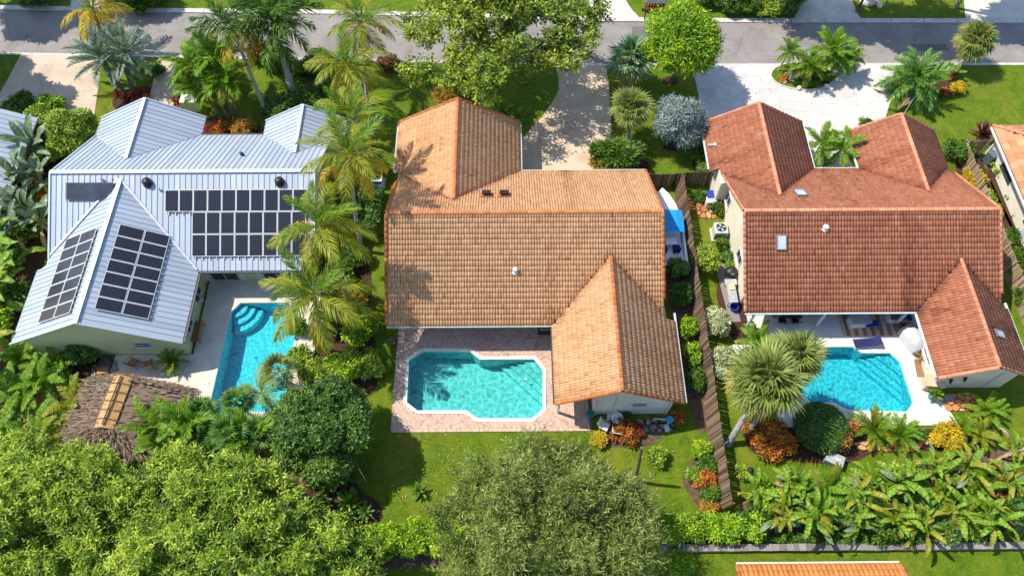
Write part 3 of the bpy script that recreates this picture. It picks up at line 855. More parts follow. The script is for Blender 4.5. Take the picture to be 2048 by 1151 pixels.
# ---------------------------------------------------------------- houses
class Sec:
    """one gabled piece of roof: ridge runs along axis; rc = ridge coordinate across it"""
    def __init__(s, axis, x0, x1, y0, y1, rc, ez, rz, cut=None, main=None):
        s.main = main
        if main is not None:
            # a wing: outside the main roof's ends it stops at the main eave
            mx0, mx1, my0, my1 = main.x0, main.x1, main.y0, main.y1
            north = y1 > my1
            base = cut
            cut = lambda x, y: (base is None or base(x, y)) and not ((x < mx0 or x > mx1) and ((y < my1 - .15) if north else (y > my0 + .15)))
        s.axis, s.x0, s.x1, s.y0, s.y1, s.rc, s.ez, s.rz, s.cut = axis, x0, x1, y0, y1, rc, ez, rz, cut
        s.lo, s.hi = (y0, y1) if axis == 'x' else (x0, x1)
        s.a0, s.a1 = (x0, x1) if axis == 'x' else (y0, y1)
    def h(s, x, y, raw=False):
        if not (s.x0 - 1e-6 <= x <= s.x1 + 1e-6 and s.y0 - 1e-6 <= y <= s.y1 + 1e-6): return -1e9
        if s.cut and not raw and not s.cut(x, y): return -1e9
        c = y if s.axis == 'x' else x
        half = (s.hi - s.rc) if c > s.rc else (s.rc - s.lo)
        return s.rz - (s.rz - s.ez) * abs(c - s.rc) / half
    def side(s, sg):
        """ridge origin, along-ridge unit, downslope unit, normal, slope length, ridge length"""
        half = (s.hi - s.rc) if sg > 0 else (s.rc - s.lo)
        Ls = math.hypot(half, s.rz - s.ez)
        if s.axis == 'x':
            o = Vector((s.a0, s.rc, s.rz)); u = Vector((1, 0, 0)); w = Vector((0, sg * half, s.ez - s.rz)) / Ls
        else:
            o = Vector((s.rc, s.a0, s.rz)); u = Vector((0, 1, 0)); w = Vector((sg * half, 0, s.ez - s.rz)) / Ls
        n = u.cross(w)
        if n.z < 0: n = -n
        return o, u, w, n, Ls, s.a1 - s.a0

def visible(secs, s, p, hip=False, tol=0.03):
    if s.cut and not s.cut(p.x, p.y): return False
    hs = s.h(p.x, p.y)
    if hs < -1e8: return False
    for q in secs:
        if q is s: continue
        hq = q.h(p.x, p.y)
        if hq < -1e8: continue
        if (hip and hq < hs - tol) or (not hip and hq > hs + tol): return False
    return True

def tile_verts(pw, pl, arch, flat=False):
    if flat:
        sec = [(-.5, 0.012), (.5, 0.012)]
    else:
        sec = [(-.5, -.01), (-.36, arch * .62), (-.12, arch), (.12, arch), (.36, arch * .62), (.5, -.01)]
    n = len(sec)
    lift = 0.018 if not flat else 0.03
    V = []
    for b, c in ((0.0, lift), (pl * 1.1, 0.0)):
        for a, h in sec: V.append((a * pw, b, h + c))
    for a, h in sec: V.append((a * pw, 0.0, min(h + lift - .016, 0.008)))
    F = [(i, i + 1, n + i + 1, n + i) for i in range(n - 1)] + [(2 * n + i, 2 * n + i + 1, i + 1, i) for i in range(n - 1)]
    return np.array(V), np.array(F)

def tile_roof(roof, secs, mat, pw, pl, arch, nmax=298, flat=False, hip=False, seed=1, over=0.05):
    rg = np.random.default_rng(seed)
    TV, TF = tile_verts(pw, pl, arch, flat)
    items = []
    for s in secs:
        for sg in (-1, 1):
            o, u, w, n, Ls, La = s.side(sg)
            nc = max(1, round(La / pw)); nr = max(1, round((Ls + over) / pl))
            cw = La / nc; rl = (Ls + over) / nr
            stain = np.convolve(rg.normal(0, 1, nc + 6), np.array([.2, .5, .8, 1, .8, .5, .2]) / 1.7, 'valid') - .3
            for r in range(nr):
                for c in range(nc):
                    p = o + u * ((c + .5) * cw) + w * (Ls + over - r * rl)
                    q = o + u * ((c + .5) * cw) + w * min(Ls - .02, (Ls + over - (r + .5) * rl))
                    if visible(secs, s, q, hip):
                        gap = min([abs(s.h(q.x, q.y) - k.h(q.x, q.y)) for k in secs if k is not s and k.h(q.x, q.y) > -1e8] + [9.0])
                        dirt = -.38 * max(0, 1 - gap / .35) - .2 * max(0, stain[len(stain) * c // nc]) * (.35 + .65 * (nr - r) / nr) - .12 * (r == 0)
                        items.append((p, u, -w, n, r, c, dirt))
    P = np.array([tuple(i[0]) for i in items]); U = np.array([tuple(i[1]) for i in items])
    W = np.array([tuple(i[2]) for i in items]); N = np.array([tuple(i[3]) for i in items])
    jit = rg.normal(0, 0.006, (len(items), 1))
    P = P + U * jit + N * np.abs(rg.normal(0, 0.004, (len(items), 1)))
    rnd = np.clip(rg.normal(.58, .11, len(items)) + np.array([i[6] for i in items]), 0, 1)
    d = np.linalg.norm(P - np.array([0, 0, CAM_H]), axis=1)
    near = set(np.argsort(d)[:nmax].tolist())
    rest = np.array([i for i in range(len(items)) if i not in near])
    variants = []
    for k in range(8):
        me = np_mesh('roof_tile', TV, TF, mat, rnd=np.full(len(TF), (k + .5) / 8))
        variants.append(me)
    for i in near:
        Mx = Matrix(((U[i][0], W[i][0], N[i][0], P[i][0]), (U[i][1], W[i][1], N[i][1], P[i][1]), (U[i][2], W[i][2], N[i][2], P[i][2]), (0, 0, 0, 1)))
        inst('roof_tile', variants[min(7, int(rnd[i] * 8))], roof, Mx)
    m = len(TV)
    V = (P[rest][:, None, :] + TV[None, :, 0:1] * U[rest][:, None, :] + TV[None, :, 1:2] * W[rest][:, None, :] + TV[None, :, 2:3] * N[rest][:, None, :]).reshape(-1, 3)
    F = (TF[None] + (np.arange(len(rest)) * m)[:, None, None]).reshape(-1, 4)
    ob = inst('roof_tiles', np_mesh('roof_tiles', V, F, mat, rnd=np.repeat(rnd[rest], len(TF))), roof)
    tag(ob, kind='stuff')

def cap_mesh(mat, r=0.13, ln=0.42, rnd=0.5):
    V = []; F = []
    n = 7
    for b, k in ((0.0, 1.0), (ln * 1.08, 0.84)):
        for i in range(n):
            a = PI * i / (n - 1)
            V.append((r * k * math.cos(a), b, r * k * math.sin(a) * .85 - 0.02 + (0.02 if b == 0 else 0)))
    for i in range(n - 1): F.append((i + 1, i, n + i, n + i + 1))
    V.append((0, 0, -0.03)); c = len(V) - 1
    T = [(i, i + 1, c) for i in range(n - 1)]
    return np_mesh('ridge_tile', np.array(V), [np.array(F), np.array(T)], mat, rnd=np.full(len(F) + len(T), rnd))

CAPS = {}
def cap_line(roof, a, b, mat, r=0.13, ln=0.42, up=(0, 0, 1)):
    """ridge or verge tiles from a (low or near end) to b"""
    a, b = Vector(a), Vector(b)
    key = (mat.name, r)
    if key not in CAPS: CAPS[key] = [cap_mesh(mat, r, ln, (k + .5) / 4) for k in range(4)]
    d = b - a
    n = max(1, round(d.length / ln))
    y = d.normalized()
    x = y.cross(Vector(up)).normalized()
    z = x.cross(y)
    for i in range(n):
        p = a + d * (i / n)
        Mx = Matrix(((x.x, y.x, z.x, p.x), (x.y, y.y, z.y, p.y), (x.z, y.z, z.z, p.z), (0, 0, 0, 1)))
        inst('ridge_tile', rng.choice(CAPS[key]), roof, Mx)

def roof_deck(house, secs, mat, name='roof', drop=0.03, thick=0.10):
    m = MB()
    for s in secs:
        for sg in (-1, 1):
            o, u, w, n, Ls, La = s.side(sg)
            pieces = [(0.0, Ls, 0.0, La)]
            if s.main is not None:
                lim = s.main.x1 if sg > 0 else s.main.x0
                over = (s.hi - lim) if sg > 0 else (lim - s.lo)
                if over > 0:
                    half = (s.hi - s.rc) if sg > 0 else (s.rc - s.lo)
                    ds = Ls * (half - over) / half
                    if s.y1 > s.main.y1: pieces = [(0.0, ds, 0.0, La), (ds, Ls, s.main.y1 - .15 - s.y0, La)]
                    else: pieces = [(0.0, ds, 0.0, La), (ds, Ls, 0.0, s.main.y0 + .15 - s.y0)]
            for d0, d1, l0, l1 in pieces:
                e0 = e1 = 0.0; g0 = g1 = 0.0
                if s.main is not None and d0 == 0.0:
                    mq = s.main
                    for which, dd in ((0, d0), (1, d1)):
                        zz = o.z + w.z * dd
                        if s.y1 > mq.y1: yv = mq.rc + (mq.rz - zz) * (mq.y1 - mq.rc) / (mq.rz - mq.ez) - .2
                        else: yv = mq.rc - (mq.rz - zz) * (mq.rc - mq.y0) / (mq.rz - mq.ez) + .2
                        sh = yv - s.y0
                        if s.y1 > mq.y1:
                            if which: e1 = max(0, sh)
                            else: e0 = max(0, sh)
                        else:
                            if which: g1 = min(0, sh - l1)
                            else: g0 = min(0, sh - l1)
                base = o - n * drop
                a = base + w * d0 + u * (l0 + e0); b = base + w * d1 + u * (l0 + e1); c = base + w * d1 + u * (l1 + g1); d = base + w * d0 + u * (l1 + g0)
                if sg * (1 if s.axis == 'x' else -1) > 0: q = [a, b, c, d]
                else: q = [a, d, c, b]
                lo = [p - Vector((0, 0, thick)) for p in q]
                m.add(q + lo, [(3, 2, 1, 0) if (q[1] - q[0]).cross(q[2] - q[0]).z < 0 else (0, 1, 2, 3), (4, 5, 6, 7), (0, 4, 5, 1), (1, 5, 6, 2), (2, 6, 7, 3), (3, 7, 4, 0)])
    return m.build(name, mat, house)

def wall_body(house, mat, blocks, name='wall'):
    """blocks: (sec, x0, x1, y0, y1) outer wall faces; walls rise to the roof"""
    m = MB()
    for s, x0, x1, y0, y1 in blocks:
        zt = lambda x, y: s.h(min(max(x, s.x0), s.x1), min(max(y, s.y0), s.y1), True) - 0.15
        if s.axis == 'y':
            pr = [(x0, 0.0), (x1, 0.0), (x1, zt(x1, y0)), (s.rc, s.rz - .15), (x0, zt(x0, y0))]
            V = [(p[0], y0, p[1]) for p in pr] + [(p[0], y1, p[1]) for p in pr]
        else:
            pr = [(y0, 0.0), (y1, 0.0), (y1, zt(x0, y1)), (s.rc, s.rz - .15), (y0, zt(x0, y0))]
            V = [(x0, p[0], p[1]) for p in pr] + [(x1, p[0], p[1]) for p in pr]
        m.add(V, [(0, 1, 2, 3, 4), (9, 8, 7, 6, 5)] + [(i, 5 + i, 5 + (i + 1) % 5, (i + 1) % 5) for i in range(5)])
    return m.build(name, mat, house)

def window(house, c, w, h, face, panes=2, name='window', frame=None, glass=None, horiz=False):
    """face: S N E W; c = centre on the wall face"""
    frame = frame or M['white']; glass = glass or M['glass']
    ang = {'S': 0, 'E': PI / 2, 'N': PI, 'W': -PI / 2}[face]
    Mx = Matrix.Translation(Vector(c)) @ Matrix.Rotation(ang, 4, 'Z')
    f = MB(); t = 0.07
    f.box((0, -.02, h / 2), (w + t, .06, t)).box((0, -.02, -h / 2), (w + t, .06, t))
    f.box((-w / 2, -.02, 0), (t, .055, h - t)).box((w / 2, -.02, 0), (t, .055, h - t))
    f.box((0, -.05, -h / 2 - t), (w + .2, .14, .05))
    for i in range(1, panes):
        if horiz: f.box((0, -.02, -h / 2 + h * i / panes), (w - t, .05, t * .8))
        else: f.box((-w / 2 + w * i / panes, -.02, 0), (t * .8, .05, h - t))
    fo = f.build(name, frame, house)
    fo.matrix_basis = Mx
    for i in range(panes):
        if horiz: MB().box((0, -.008, -h / 2 + h * (i + .5) / panes), (w - t, .012, h / panes - t)).build('pane', glass, fo)
        else: MB().box((-w / 2 + w * (i + .5) / panes, -.008, 0), (w / panes - t, .012, h - t)).build('pane', glass, fo)
    return fo

def slope_frame(s, sg, along, down, lift=0.0):
    """matrix on a roof slope: x along the ridge, y up the slope, z out"""
    o, u, w, n, Ls, La = s.side(sg)
    p = o + u * (along - s.a0) + w * down + n * lift
    y = -w
    x = y.cross(n)
    return Matrix(((x.x, y.x, n.x, p.x), (x.y, y.y, n.y, p.y), (x.z, y.z, n.z, p.z), (0, 0, 0, 1)))

# ---- middle house: sandy clay tiles
SL = 0.543
mainB = Sec('x', -8.4, 10.6, 22.75, 35.95, 29.5, 2.7, 6.35)
northB = Sec('y', -8.72, 0.9, 29.5, 41.0, -3.88, 2.72, 5.3, main=mainB)
southB = Sec('y', 2.95, 11.32, 17.0, 29.5, 7.0, 2.66, 4.92, main=mainB)
secB = [mainB, northB, southB]
HB = thing('house', 'white stuccoed house with sandy clay tile roof beside the brick patio', 'house', (0, 29, 0))
HB_off = Vector((0, 29, 0))
HB.location = (0, 0, 0)
wall_body(HB, M['wall_b'], [(mainB, -7.85, 10.1, 24.75, 35.3), (northB, -8.15, 0.35, 34.0, 40.5), (southB, 5.6, 10.72, 17.28, 26.0)])
rB = roof_deck(HB, secB, M['underlay'])
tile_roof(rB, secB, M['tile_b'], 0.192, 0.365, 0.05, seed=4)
mr = M['ridge_b']
cap_line(rB, (-8.42, 29.5, 6.39), (10.62, 29.5, 6.39), mr, .15)
cap_line(rB, (-3.88, 41.02, 5.34), (-3.88, 31.5, 5.34), mr, .15)
cap_line(rB, (7.0, 16.98, 4.97), (7.0, 26.8, 4.97), mr, .15)
for (x, ya, za, yb, zb) in ((-8.40, 22.75, 2.72, 29.4, 6.37), (10.6, 24.2, 3.52, 29.4, 6.37), (-8.40, 34.1, 3.8, 29.6, 6.37), (10.6, 35.95, 2.72, 29.6, 6.37)):
    cap_line(rB, (x, ya, za + .03), (x, yb, zb), mr, .13)
for (xa, za, xb, zb, y) in ((-8.72, 2.74, -3.98, 5.3, 41.0), (0.9, 2.74, -3.78, 5.3, 41.0), (2.95, 2.70, 6.9, 4.92, 17.0), (11.32, 2.70, 7.1, 4.92, 17.0)):
    cap_line(rB, (xa, y, za + .03), (xb, y, zb + .02), mr, .13)
# gutters and fascias
def gutter(house, a, b, mat, w=.13, h=.12):
    return MB().bar(a, b, w, h).build('gutter', mat, house)
gutter(HB, (-8.4, 22.66, 2.60), (2.9, 22.66, 2.60), M['gutter_g'])
gutter(HB, (2.86, 17.05, 2.57), (2.86, 22.6, 2.57), M['gutter_d'])
gutter(HB, (11.42, 17.05, 2.57), (11.42, 23.6, 2.57), M['gutter_g'])
gutter(HB, (-8.83, 36.0, 2.62), (-8.83, 40.9, 2.62), M['gutter_g'])
gutter(HB, (1.02, 36.0, 2.62), (1.02, 40.9, 2.62), M['gutter_g'])
gutter(HB, (1.1, 36.06, 2.62), (10.6, 36.06, 2.62), M['gutter_g'])
for x in (5.75, 10.55): MB().box((x, 17.22, 1.25), (.09, .07, 2.5)).build('downpipe', M['white'], HB)
window(HB, (8.55, 17.28, 1.75), 1.0, 0.62, 'S', 2, horiz=True)
MB().box((6.9, 17.26, 1.7), (.03, .02, 3.3)).build('conduit', M['gutter_g'], HB)
window(HB, (-2.5, 24.75, 1.2), 2.6, 2.1, 'S', 2, 'sliding_door')
window(HB, (-6.2, 24.75, 1.5), 1.5, 1.2, 'S', 2)
window(HB, (5.6, 19.6, 1.5), 1.2, 1.1, 'W', 2)
window(HB, (10.1, 32.5, 1.6), 1.2, 1.0, 'E', 2)
window(HB, (10.72, 21.0, 1.6), 1.2, 1.0, 'E', 2)
window(HB, (-8.15, 37.5, 1.6), 1.4, 1.1, 'W', 2)
window(HB, (-7.85, 27.5, 1.6), 1.2, 1.0, 'W', 2)
MB().box((-3.9, 40.53, 1.15), (5.2, .06, 2.3)).build('garage_door', M['white'], HB)
window(HB, (6.0, 35.3, 1.5), 1.8, 1.2, 'N', 2)
MB().box((2.4, 35.33, 1.05), (1.0, .06, 2.1)).build('door', M['teak'], HB)
# posts of the covered corner
for p in ((3.25, 17.4), (3.25, 22.4)): MB().box((p[0], p[1], 1.25), (.16, .16, 2.5)).build('post', M['white'], HB)
# roof vents
def box_vent(house, s, sg, al, dn, name='roof_vent'):
    v = MB().box((0, 0, .05), (.95, .62, .05), mi=1).box((0, 0, .14), (.5, .5, .2), taper=.8).box((0, -.02, .27), (.66, .62, .06))
    ob = v.build(name, [M['black'], mr], house); ob.matrix_basis = slope_frame(s, sg, al, dn, .06)
def pipe_vent(house, s, sg, al, dn, r=.13, h=.35, mat='white'):
    p = s.side(sg)[0] + s.side(sg)[1] * (al - s.a0) + s.side(sg)[2] * dn
    MB().lathe([(r * 1.7, -.12), (r * 1.5, .06), (r, .08), (r, h), (r * 1.35, h + .01), (r * 1.35, h + .1), (r * .5, h + .17), (.01, h + .18)], (0, 0, 0), 12).build('pipe_vent', M[mat], house, loc=p)
box_vent(HB, mainB, 1, -1.58, 2.75)
box_vent(HB, mainB, 1, -0.32, 2.75)
pipe_vent(HB, mainB, -1, 0.42, 4.1)
MB().box((0, 0, .1), (.25, .16, .1)).build('spare_tile', mr, HB).matrix_basis = slope_frame(mainB, -1, 3.9, 3.1, .03)

# ---- right house: red clay tiles
mainC = Sec('x', 16.3, 34.05, 23.6, 36.0, 29.7, 2.7, 6.1)
nwC = Sec('y', 15.62, 23.6, 29.7, 40.75, 19.55, 2.7, 4.92, main=mainC)
neC = Sec('y', 27.2, 34.0, 29.7, 39.8, 30.55, 2.71, 4.62, main=mainC)
swC = Sec('y', 28.2, 34.45, 18.6, 29.7, 31.3, 2.68, 4.4, main=mainC)
secC = [mainC, nwC, neC, swC]
HC = thing('house', 'cream house with dark red clay tile roof and two front gables', 'house', (0, 0, 0))
wall_body(HC, M['wall_c'], [(mainC, 16.95, 33.5, 25.7, 35.3), (nwC, 16.2, 23.0, 34.5, 40.3), (neC, 27.8, 33.4, 34.5, 39.35), (swC, 28.95, 33.9, 19.0, 27.0)])
rC = roof_deck(HC, secC, M['underlay'])
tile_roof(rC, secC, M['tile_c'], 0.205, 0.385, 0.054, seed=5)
mr2 = M['ridge_c']
cap_line(rC, (16.28, 29.7, 6.14), (34.07, 29.7, 6.14), mr2, .15)
cap_line(rC, (19.55, 40.77, 4.96), (19.55, 31.9, 4.96), mr2, .15)
cap_line(rC, (30.55, 39.82, 4.66), (30.55, 32.4, 4.66), mr2, .15)
cap_line(rC, (31.3, 18.58, 4.44), (31.3, 26.7, 4.44), mr2, .15)
for (x, ya, za, yb, zb) in ((16.3, 23.6, 2.72, 29.6, 6.1), (34.05, 24.6, 3.25, 29.6, 6.1), (16.3, 35.0, 3.25, 29.8, 6.1), (34.05, 35.0, 3.25, 29.8, 6.1)):
    cap_line(rC, (x, ya, za + .03), (x, yb, zb), mr2, .13)
for (xa, za, xb, zb, y) in ((15.62, 2.72, 19.45, 4.92, 40.75), (23.6, 2.72, 19.65, 4.92, 40.75), (27.2, 2.73, 30.45, 4.62, 39.8), (34.0, 2.73, 30.65, 4.62, 39.8), (28.2, 2.7, 31.2, 4.4, 18.6), (34.45, 2.7, 31.4, 4.4, 18.6)):
    cap_line(rC, (xa, y, za + .03), (xb, y, zb + .02), mr2, .13)
gutter(HC, (16.3, 23.5, 2.6), (28.15, 23.5, 2.6), M['white'])
gutter(HC, (28.1, 18.7, 2.58), (28.1, 23.4, 2.58), M['white'])
gutter(HC, (15.52, 36.1, 2.62), (15.52, 40.7, 2.62), M['white'])
gutter(HC, (23.72, 36.1, 2.62), (23.72, 40.7, 2.62), M['white'])
gutter(HC, (27.08, 36.1, 2.62), (27.08, 39.7, 2.62), M['white'])
gutter(HC, (23.8, 36.1, 2.62), (27.0, 36.1, 2.62), M['white'])
gutter(HC, (34.55, 18.7, 2.58), (34.55, 24.2, 2.58), M['white'])
window(HC, (16.95, 33.9, 1.75), 1.1, 1.1, 'W', 2)
window(HC, (16.95, 28.6, 1.75), 1.1, 1.0, 'W', 2)
window(HC, (28.95, 20.9, 1.5), 1.3, 1.2, 'W', 2)
MB().box((28.93, 22.6, 1.05), (.06, .95, 2.1)).build('door', M['white'], HC)
window(HC, (23.5, 25.7, 1.15), 3.2, 2.2, 'S', 3, 'sliding_door')
window(HC, (19.0, 25.7, 1.5), 1.6, 1.2, 'S', 2)
MB().box((25.3, 35.33, 1.1), (1.3, .06, 2.2)).build('door', M['teak'], HC)
window(HC, (19.6, 40.3, 1.5), 2.0, 1.3, 'N', 2)
MB().box((30.6, 39.38, 1.15), (4.2, .06, 2.3)).build('garage_door', M['white'], HC)
for (x, z) in ((29.75, 1.55), (30.55, 1.85)):
    MB().box((x, 18.93, z), (.2, .12, .12)).tube([(x + .02, 18.86, z), (x - .1, 18.76, z - .14)], [.05, .1], 8).build('wall_light', M['black'], HC)
MB().tube([(32.7, 18.93, 0.2), (32.7, 18.93, 2.6)], .05, 8).build('downpipe', M['white'], HC)
for x in (17.2, 22.2, 27.9): MB().box((x, 23.85, 1.28), (.16, .16, 2.5)).build('post', M['white'], HC)
def skylight(house, s, sg, al, dn, w, l):
    f = MB().box((0, l / 2, .09), (w, .06, .12)).box((0, -l / 2, .09), (w, .06, .12)).box((-w / 2, 0, .085), (.06, l + .06, .115)).box((w / 2, 0, .085), (.06, l + .06, .115)).build('skylight', M['lead'], house)
    f.matrix_basis = slope_frame(s, sg, al, dn, .05)
    MB().box((0, 0, .10), (w - .06, l - .06, .04)).build('pane', M['skylight'], f)
skylight(HC, mainC, 1, 21.04, 2.6, .72, .95)
skylight(HC, mainC, -1, 18.8, 2.2, .62, 1.0)
skylight(HC, swC, 1, 21.2, 1.2, .5, .75)
pipe_vent(HC, mainC, -1, 21.85, 1.3, .15, .22)
MB().tube([(-.35, 0, .1), (.25, 0, .1)], .06, 8).box((.22, 0, .1), (.16, .3, .2)).build('flue', M['white'], HC).matrix_basis = Matrix.Translation((15.95, 38.1, 3.05))

# ---- left house: pale standing seam metal
mainA = Sec('x', -32.75, -13.9, 27.2, 39.8, 33.5, 2.7, 6.0)
swA = Sec('y', -33.65, -22.1, 21.55, 33.5, -27.75, 2.7, 5.75, main=mainA)
nwA = Sec('y', -32.85, -24.4, 33.5, 41.6, -28.4, 2.71, 4.9, main=mainA)
neA = Sec('y', -19.5, -12.8, 33.5, 41.2, -16.1, 2.7, 4.5, main=mainA)
secA = [mainA, swA, nwA, neA]
HA = thing('house', 'sage green house with pale standing seam metal roof carrying solar panels', 'house', (0, 0, 0))
wall_body(HA, M['wall_a'], [(mainA, -32.2, -14.5, 28.0, 39.2), (swA, -33.0, -22.6, 21.95, 29.5), (nwA, -32.3, -24.9, 38.0, 41.1), (neA, -19.0, -13.4, 38.0, 40.7)])
# plain roof boarding below the seams
def metal_side(roof, secs, s, sg, pitch=0.40):
    o, u, w, n, Ls, La = s.side(sg)
    nc = round(La / pitch); cw = La / nc
    def span(al):
        al = min(max(al, .004), La - .004)
        first = last = None
        N_ = 90
        for i in range(N_ + 1):
            d = Ls * i / N_
            p = o + u * al + w * min(d, Ls - .001)
            if visible(secs, s, p, tol=0.0):
                if first is None: first = d
                last = d
            elif first is not None: break
        return (first, last) if first is not None else None
    for c in range(nc):
        a0, a1 = c * cw, (c + 1) * cw
        s0, s1 = span(a0 + .002), span(a1 - .002)
        if s0 is None and s1 is None: continue
        if s0 is None: s0 = (s1[0], s1[0])
        if s1 is None: s1 = (s0[0], s0[0])
        def P(a, d, z): return o + u * a + w * d + n * z
        V = [P(a0, s0[0], 0), P(a0, s0[1], 0), P(a1, s1[1], 0), P(a1, s1[0], 0)]
        e = 0.022
        V += [P(a0, s0[0], .045), P(a0, s0[1], .045), P(a0 + e, s0[1], .045), P(a0 + e, s0[0], .045), P(a0 + e, s0[1], 0), P(a0 + e, s0[0], 0)]
        F = [(0, 1, 2, 3), (4, 5, 6, 7), (7, 6, 8, 9), (5, 4, 0, 1), (5, 1, 8, 6)]
        mb = MB().add(V, F, 0, rng.random())
        ob = mb.build('roof_panel', M['metal_roof'], roof)
rAo = roof_deck(HA, secA, M['metal_trim'], drop=0.02)
for s_ in secA:
    for sg in (-1, 1): metal_side(rAo, secA, s_, sg)
def trim(a, b, w=.2, h=.06, mat='metal_trim'):
    MB().bar(a, b, w, h).build('roof_trim', M[mat], rAo)
trim((-32.78, 33.5, 6.05), (-13.87, 33.5, 6.05), .3)
trim((-27.75, 21.5, 5.80), (-27.75, 33.05, 5.80), .3)
trim((-28.4, 41.65, 4.95), (-28.4, 35.6, 4.95), .26)
trim((-16.1, 41.25, 4.55), (-16.1, 36.4, 4.55), .26)
for (a, b) in (((-32.77, 28.0, 3.14), (-32.77, 33.5, 6.02)), ((-32.77, 39.85, 2.70), (-32.77, 33.5, 6.02)), ((-13.88, 27.15, 2.72), (-13.88, 33.5, 6.02)), ((-13.88, 39.85, 2.72), (-13.88, 33.5, 6.02)),
               ((-33.68, 21.52, 2.72), (-27.75, 21.52, 5.78)), ((-22.07, 21.52, 2.72), (-27.75, 21.52, 5.78)), ((-32.88, 41.63, 2.73), (-28.4, 41.63, 4.93)), ((-24.37, 41.63, 2.73), (-28.4, 41.63, 4.93)),
               ((-19.53, 41.23, 2.72), (-16.1, 41.23, 4.53)), ((-12.77, 41.23, 2.72), (-16.1, 41.23, 4.53))):
    trim(a, b, .12, .12)
# valley flashings
def valley(a, b): MB().bar(a, b, .16, .03).build('valley_flashing', M['alu'], rAo)
valley((-22.2, 27.25, 2.80), (-27.75, 33.02, 5.84))
valley((-32.7, 28.25, 3.30), (-27.9, 33.02, 5.84))
gutter(HA, (-22.02, 27.1, 2.6), (-13.9, 27.1, 2.6), M['gutter_d'])
gutter(HA, (-22.0, 21.6, 2.6), (-22.0, 27.0, 2.6), M['gutter_d'])
gutter(HA, (-24.3, 39.9, 2.62), (-19.6, 39.9, 2.62), M['gutter_d'])
for x in (-21.1, -17.2):
    window(HA, (x, 28.0, 1.1), 2.0, 2.1, 'S', 2, 'french_door')
    for k in (-1, 1): MB().box((x + k * 1.3, 27.96, 1.1), (.36, .06, 2.2)).build('shutter', M['white'], HA)
window(HA, (-25.3, 21.95, 1.6), 1.1, .7, 'S', 2, horiz=True)
window(HA, (-22.6, 26.2, 1.4), 1.2, 1.4, 'E', 2)
window(HA, (-22.6, 23.6, 1.4), 1.0, 1.0, 'E', 2)
window(HA, (-28.6, 41.1, 1.4), 2.4, 1.3, 'N', 2)
window(HA, (-16.2, 40.7, 1.4), 1.8, 1.3, 'N', 2)
MB().box((-22.0, 39.23, 1.05), (1.1, .06, 2.1)).build('door', M['teak'], HA)
def turbine(al, dn, lab):
    o, u, w, n, Ls, La = mainA.side(-1)
    p = o + u * (al - mainA.a0) + w * dn
    MB().lathe([(.34, -.1), (.33, .06), (.2, .09), (.2, .16), (.29, .2), (.32, .32), (.26, .42), (.1, .48), (.01, .49)], (0, 0, 0), 14).build('roof_vent', M['black'], HA, loc=p, smooth=True)
turbine(-25.78, .85, ''); turbine(-16.35, .85, '')
pipe_vent(HA, mainA, 1, -19.9, 2.9, .1, .18, 'dark')
pipe_vent(HA, mainA, -1, -29.0, .6, .06, .18, 'alu')
pipe_vent(HA, mainA, -1, -24.9, 1.35, .06, .18, 'alu')

# solar panels
def panel_mesh(w, l):
    return MB().box((w / 2, l / 2, .02), (w, l, .04)).mesh('panel_frame', M['white']), MB().box((w / 2, l / 2, .03), (w - .085, l - .085, .03)).mesh('cell_face', M['cells'])
PW, PLN = 0.99, 1.57
pf1, pc1 = panel_mesh(PW, PLN)
pf2, pc2 = panel_mesh(PLN, PW)
def array(label, base, spots, fm, cm):
    root = thing('solar_array', label, 'solar panels', base.translation)
    bi = Matrix.Translation(-base.translation)
    for (i, jx, jy) in spots:
        p = inst('solar_panel', fm, root, bi @ base @ Matrix.Translation((jx, jy, .12)))
        inst('cell_face', cm, p, Matrix.Translation((0, 0, .002)))
    xs = [q[1] for q in spots]; ys = [q[2] for q in spots]
    rl = MB()
    w0, l0 = fm.vertices[1].co.x, max(v.co.y for v in fm.vertices)
    for jx in sorted(set(round(v, 3) for v in xs)):
        yy = [q[2] for q in spots if abs(q[1] - jx) < .01]
        for k in (.25, .75):
            a = bi @ base @ Vector((jx + w0 * k, min(yy) - .22, .06)); b = bi @ base @ Vector((jx + w0 * k, max(yy) + l0 + .05, .06))
            rl.bar(a, b, .05, .1, up=(base.to_3x3() @ Vector((0, 0, 1))))
    rl.build('mounting_rail', M['alu'], root)
    return root
# big array, three rows; the upper row reaches two panels further left
px_, py_ = 1.014, 1.60
sp = [(0, i * px_, j * py_) for j in (0, 1) for i in range(8)] + [(0, (i - 2) * px_ + .09, 2 * py_) for i in range(10)]
array('large dark solar array in three rows along the main metal roof', slope_frame(mainA, -1, -22.55, 6.1), sp, pf1, pc1)
sp2 = [(0, i * .955, j * 1.64) for i in range(7) for j in (0, 1)]
pf3, pc3 = panel_mesh(.93, 1.60)
array('solar array of fourteen panels on the wing slope facing the pool', slope_frame(swA, 1, 22.7, 4.05), sp2, pf3, pc3)
array('solar array of fourteen panels on the outer wing slope by the leafy border', slope_frame(swA, -1, 29.05, 3.95), sp2, pf3, pc3)
tcb = slope_frame(mainA, -1, -31.5, 1.98)
tc_ = thing('solar_collector', 'dark single glazed water heating panel near the ridge of the metal roof', 'solar panel', tcb.translation)
bi = Matrix.Translation(-tcb.translation)
MB().box((1.66, .6, .15), (3.32, 1.2, .1)).build('frame', M['dark'], tc_).matrix_basis = bi @ tcb
MB().box((1.66, .6, .19), (3.2, 1.08, .03)).build('glass', M['thermal'], tc_).matrix_basis = bi @ tcb
for pp in ([(-.12, -.1, .12), (-.12, 1.3, .12), (.1, 1.3, .12)], [(3.2, 1.25, .12), (3.2, 1.5, .12), (3.0, 1.5, .12)]): MB().tube(pp, .03, 6).build('pipe', M['alu'], tc_).matrix_basis = bi @ tcb

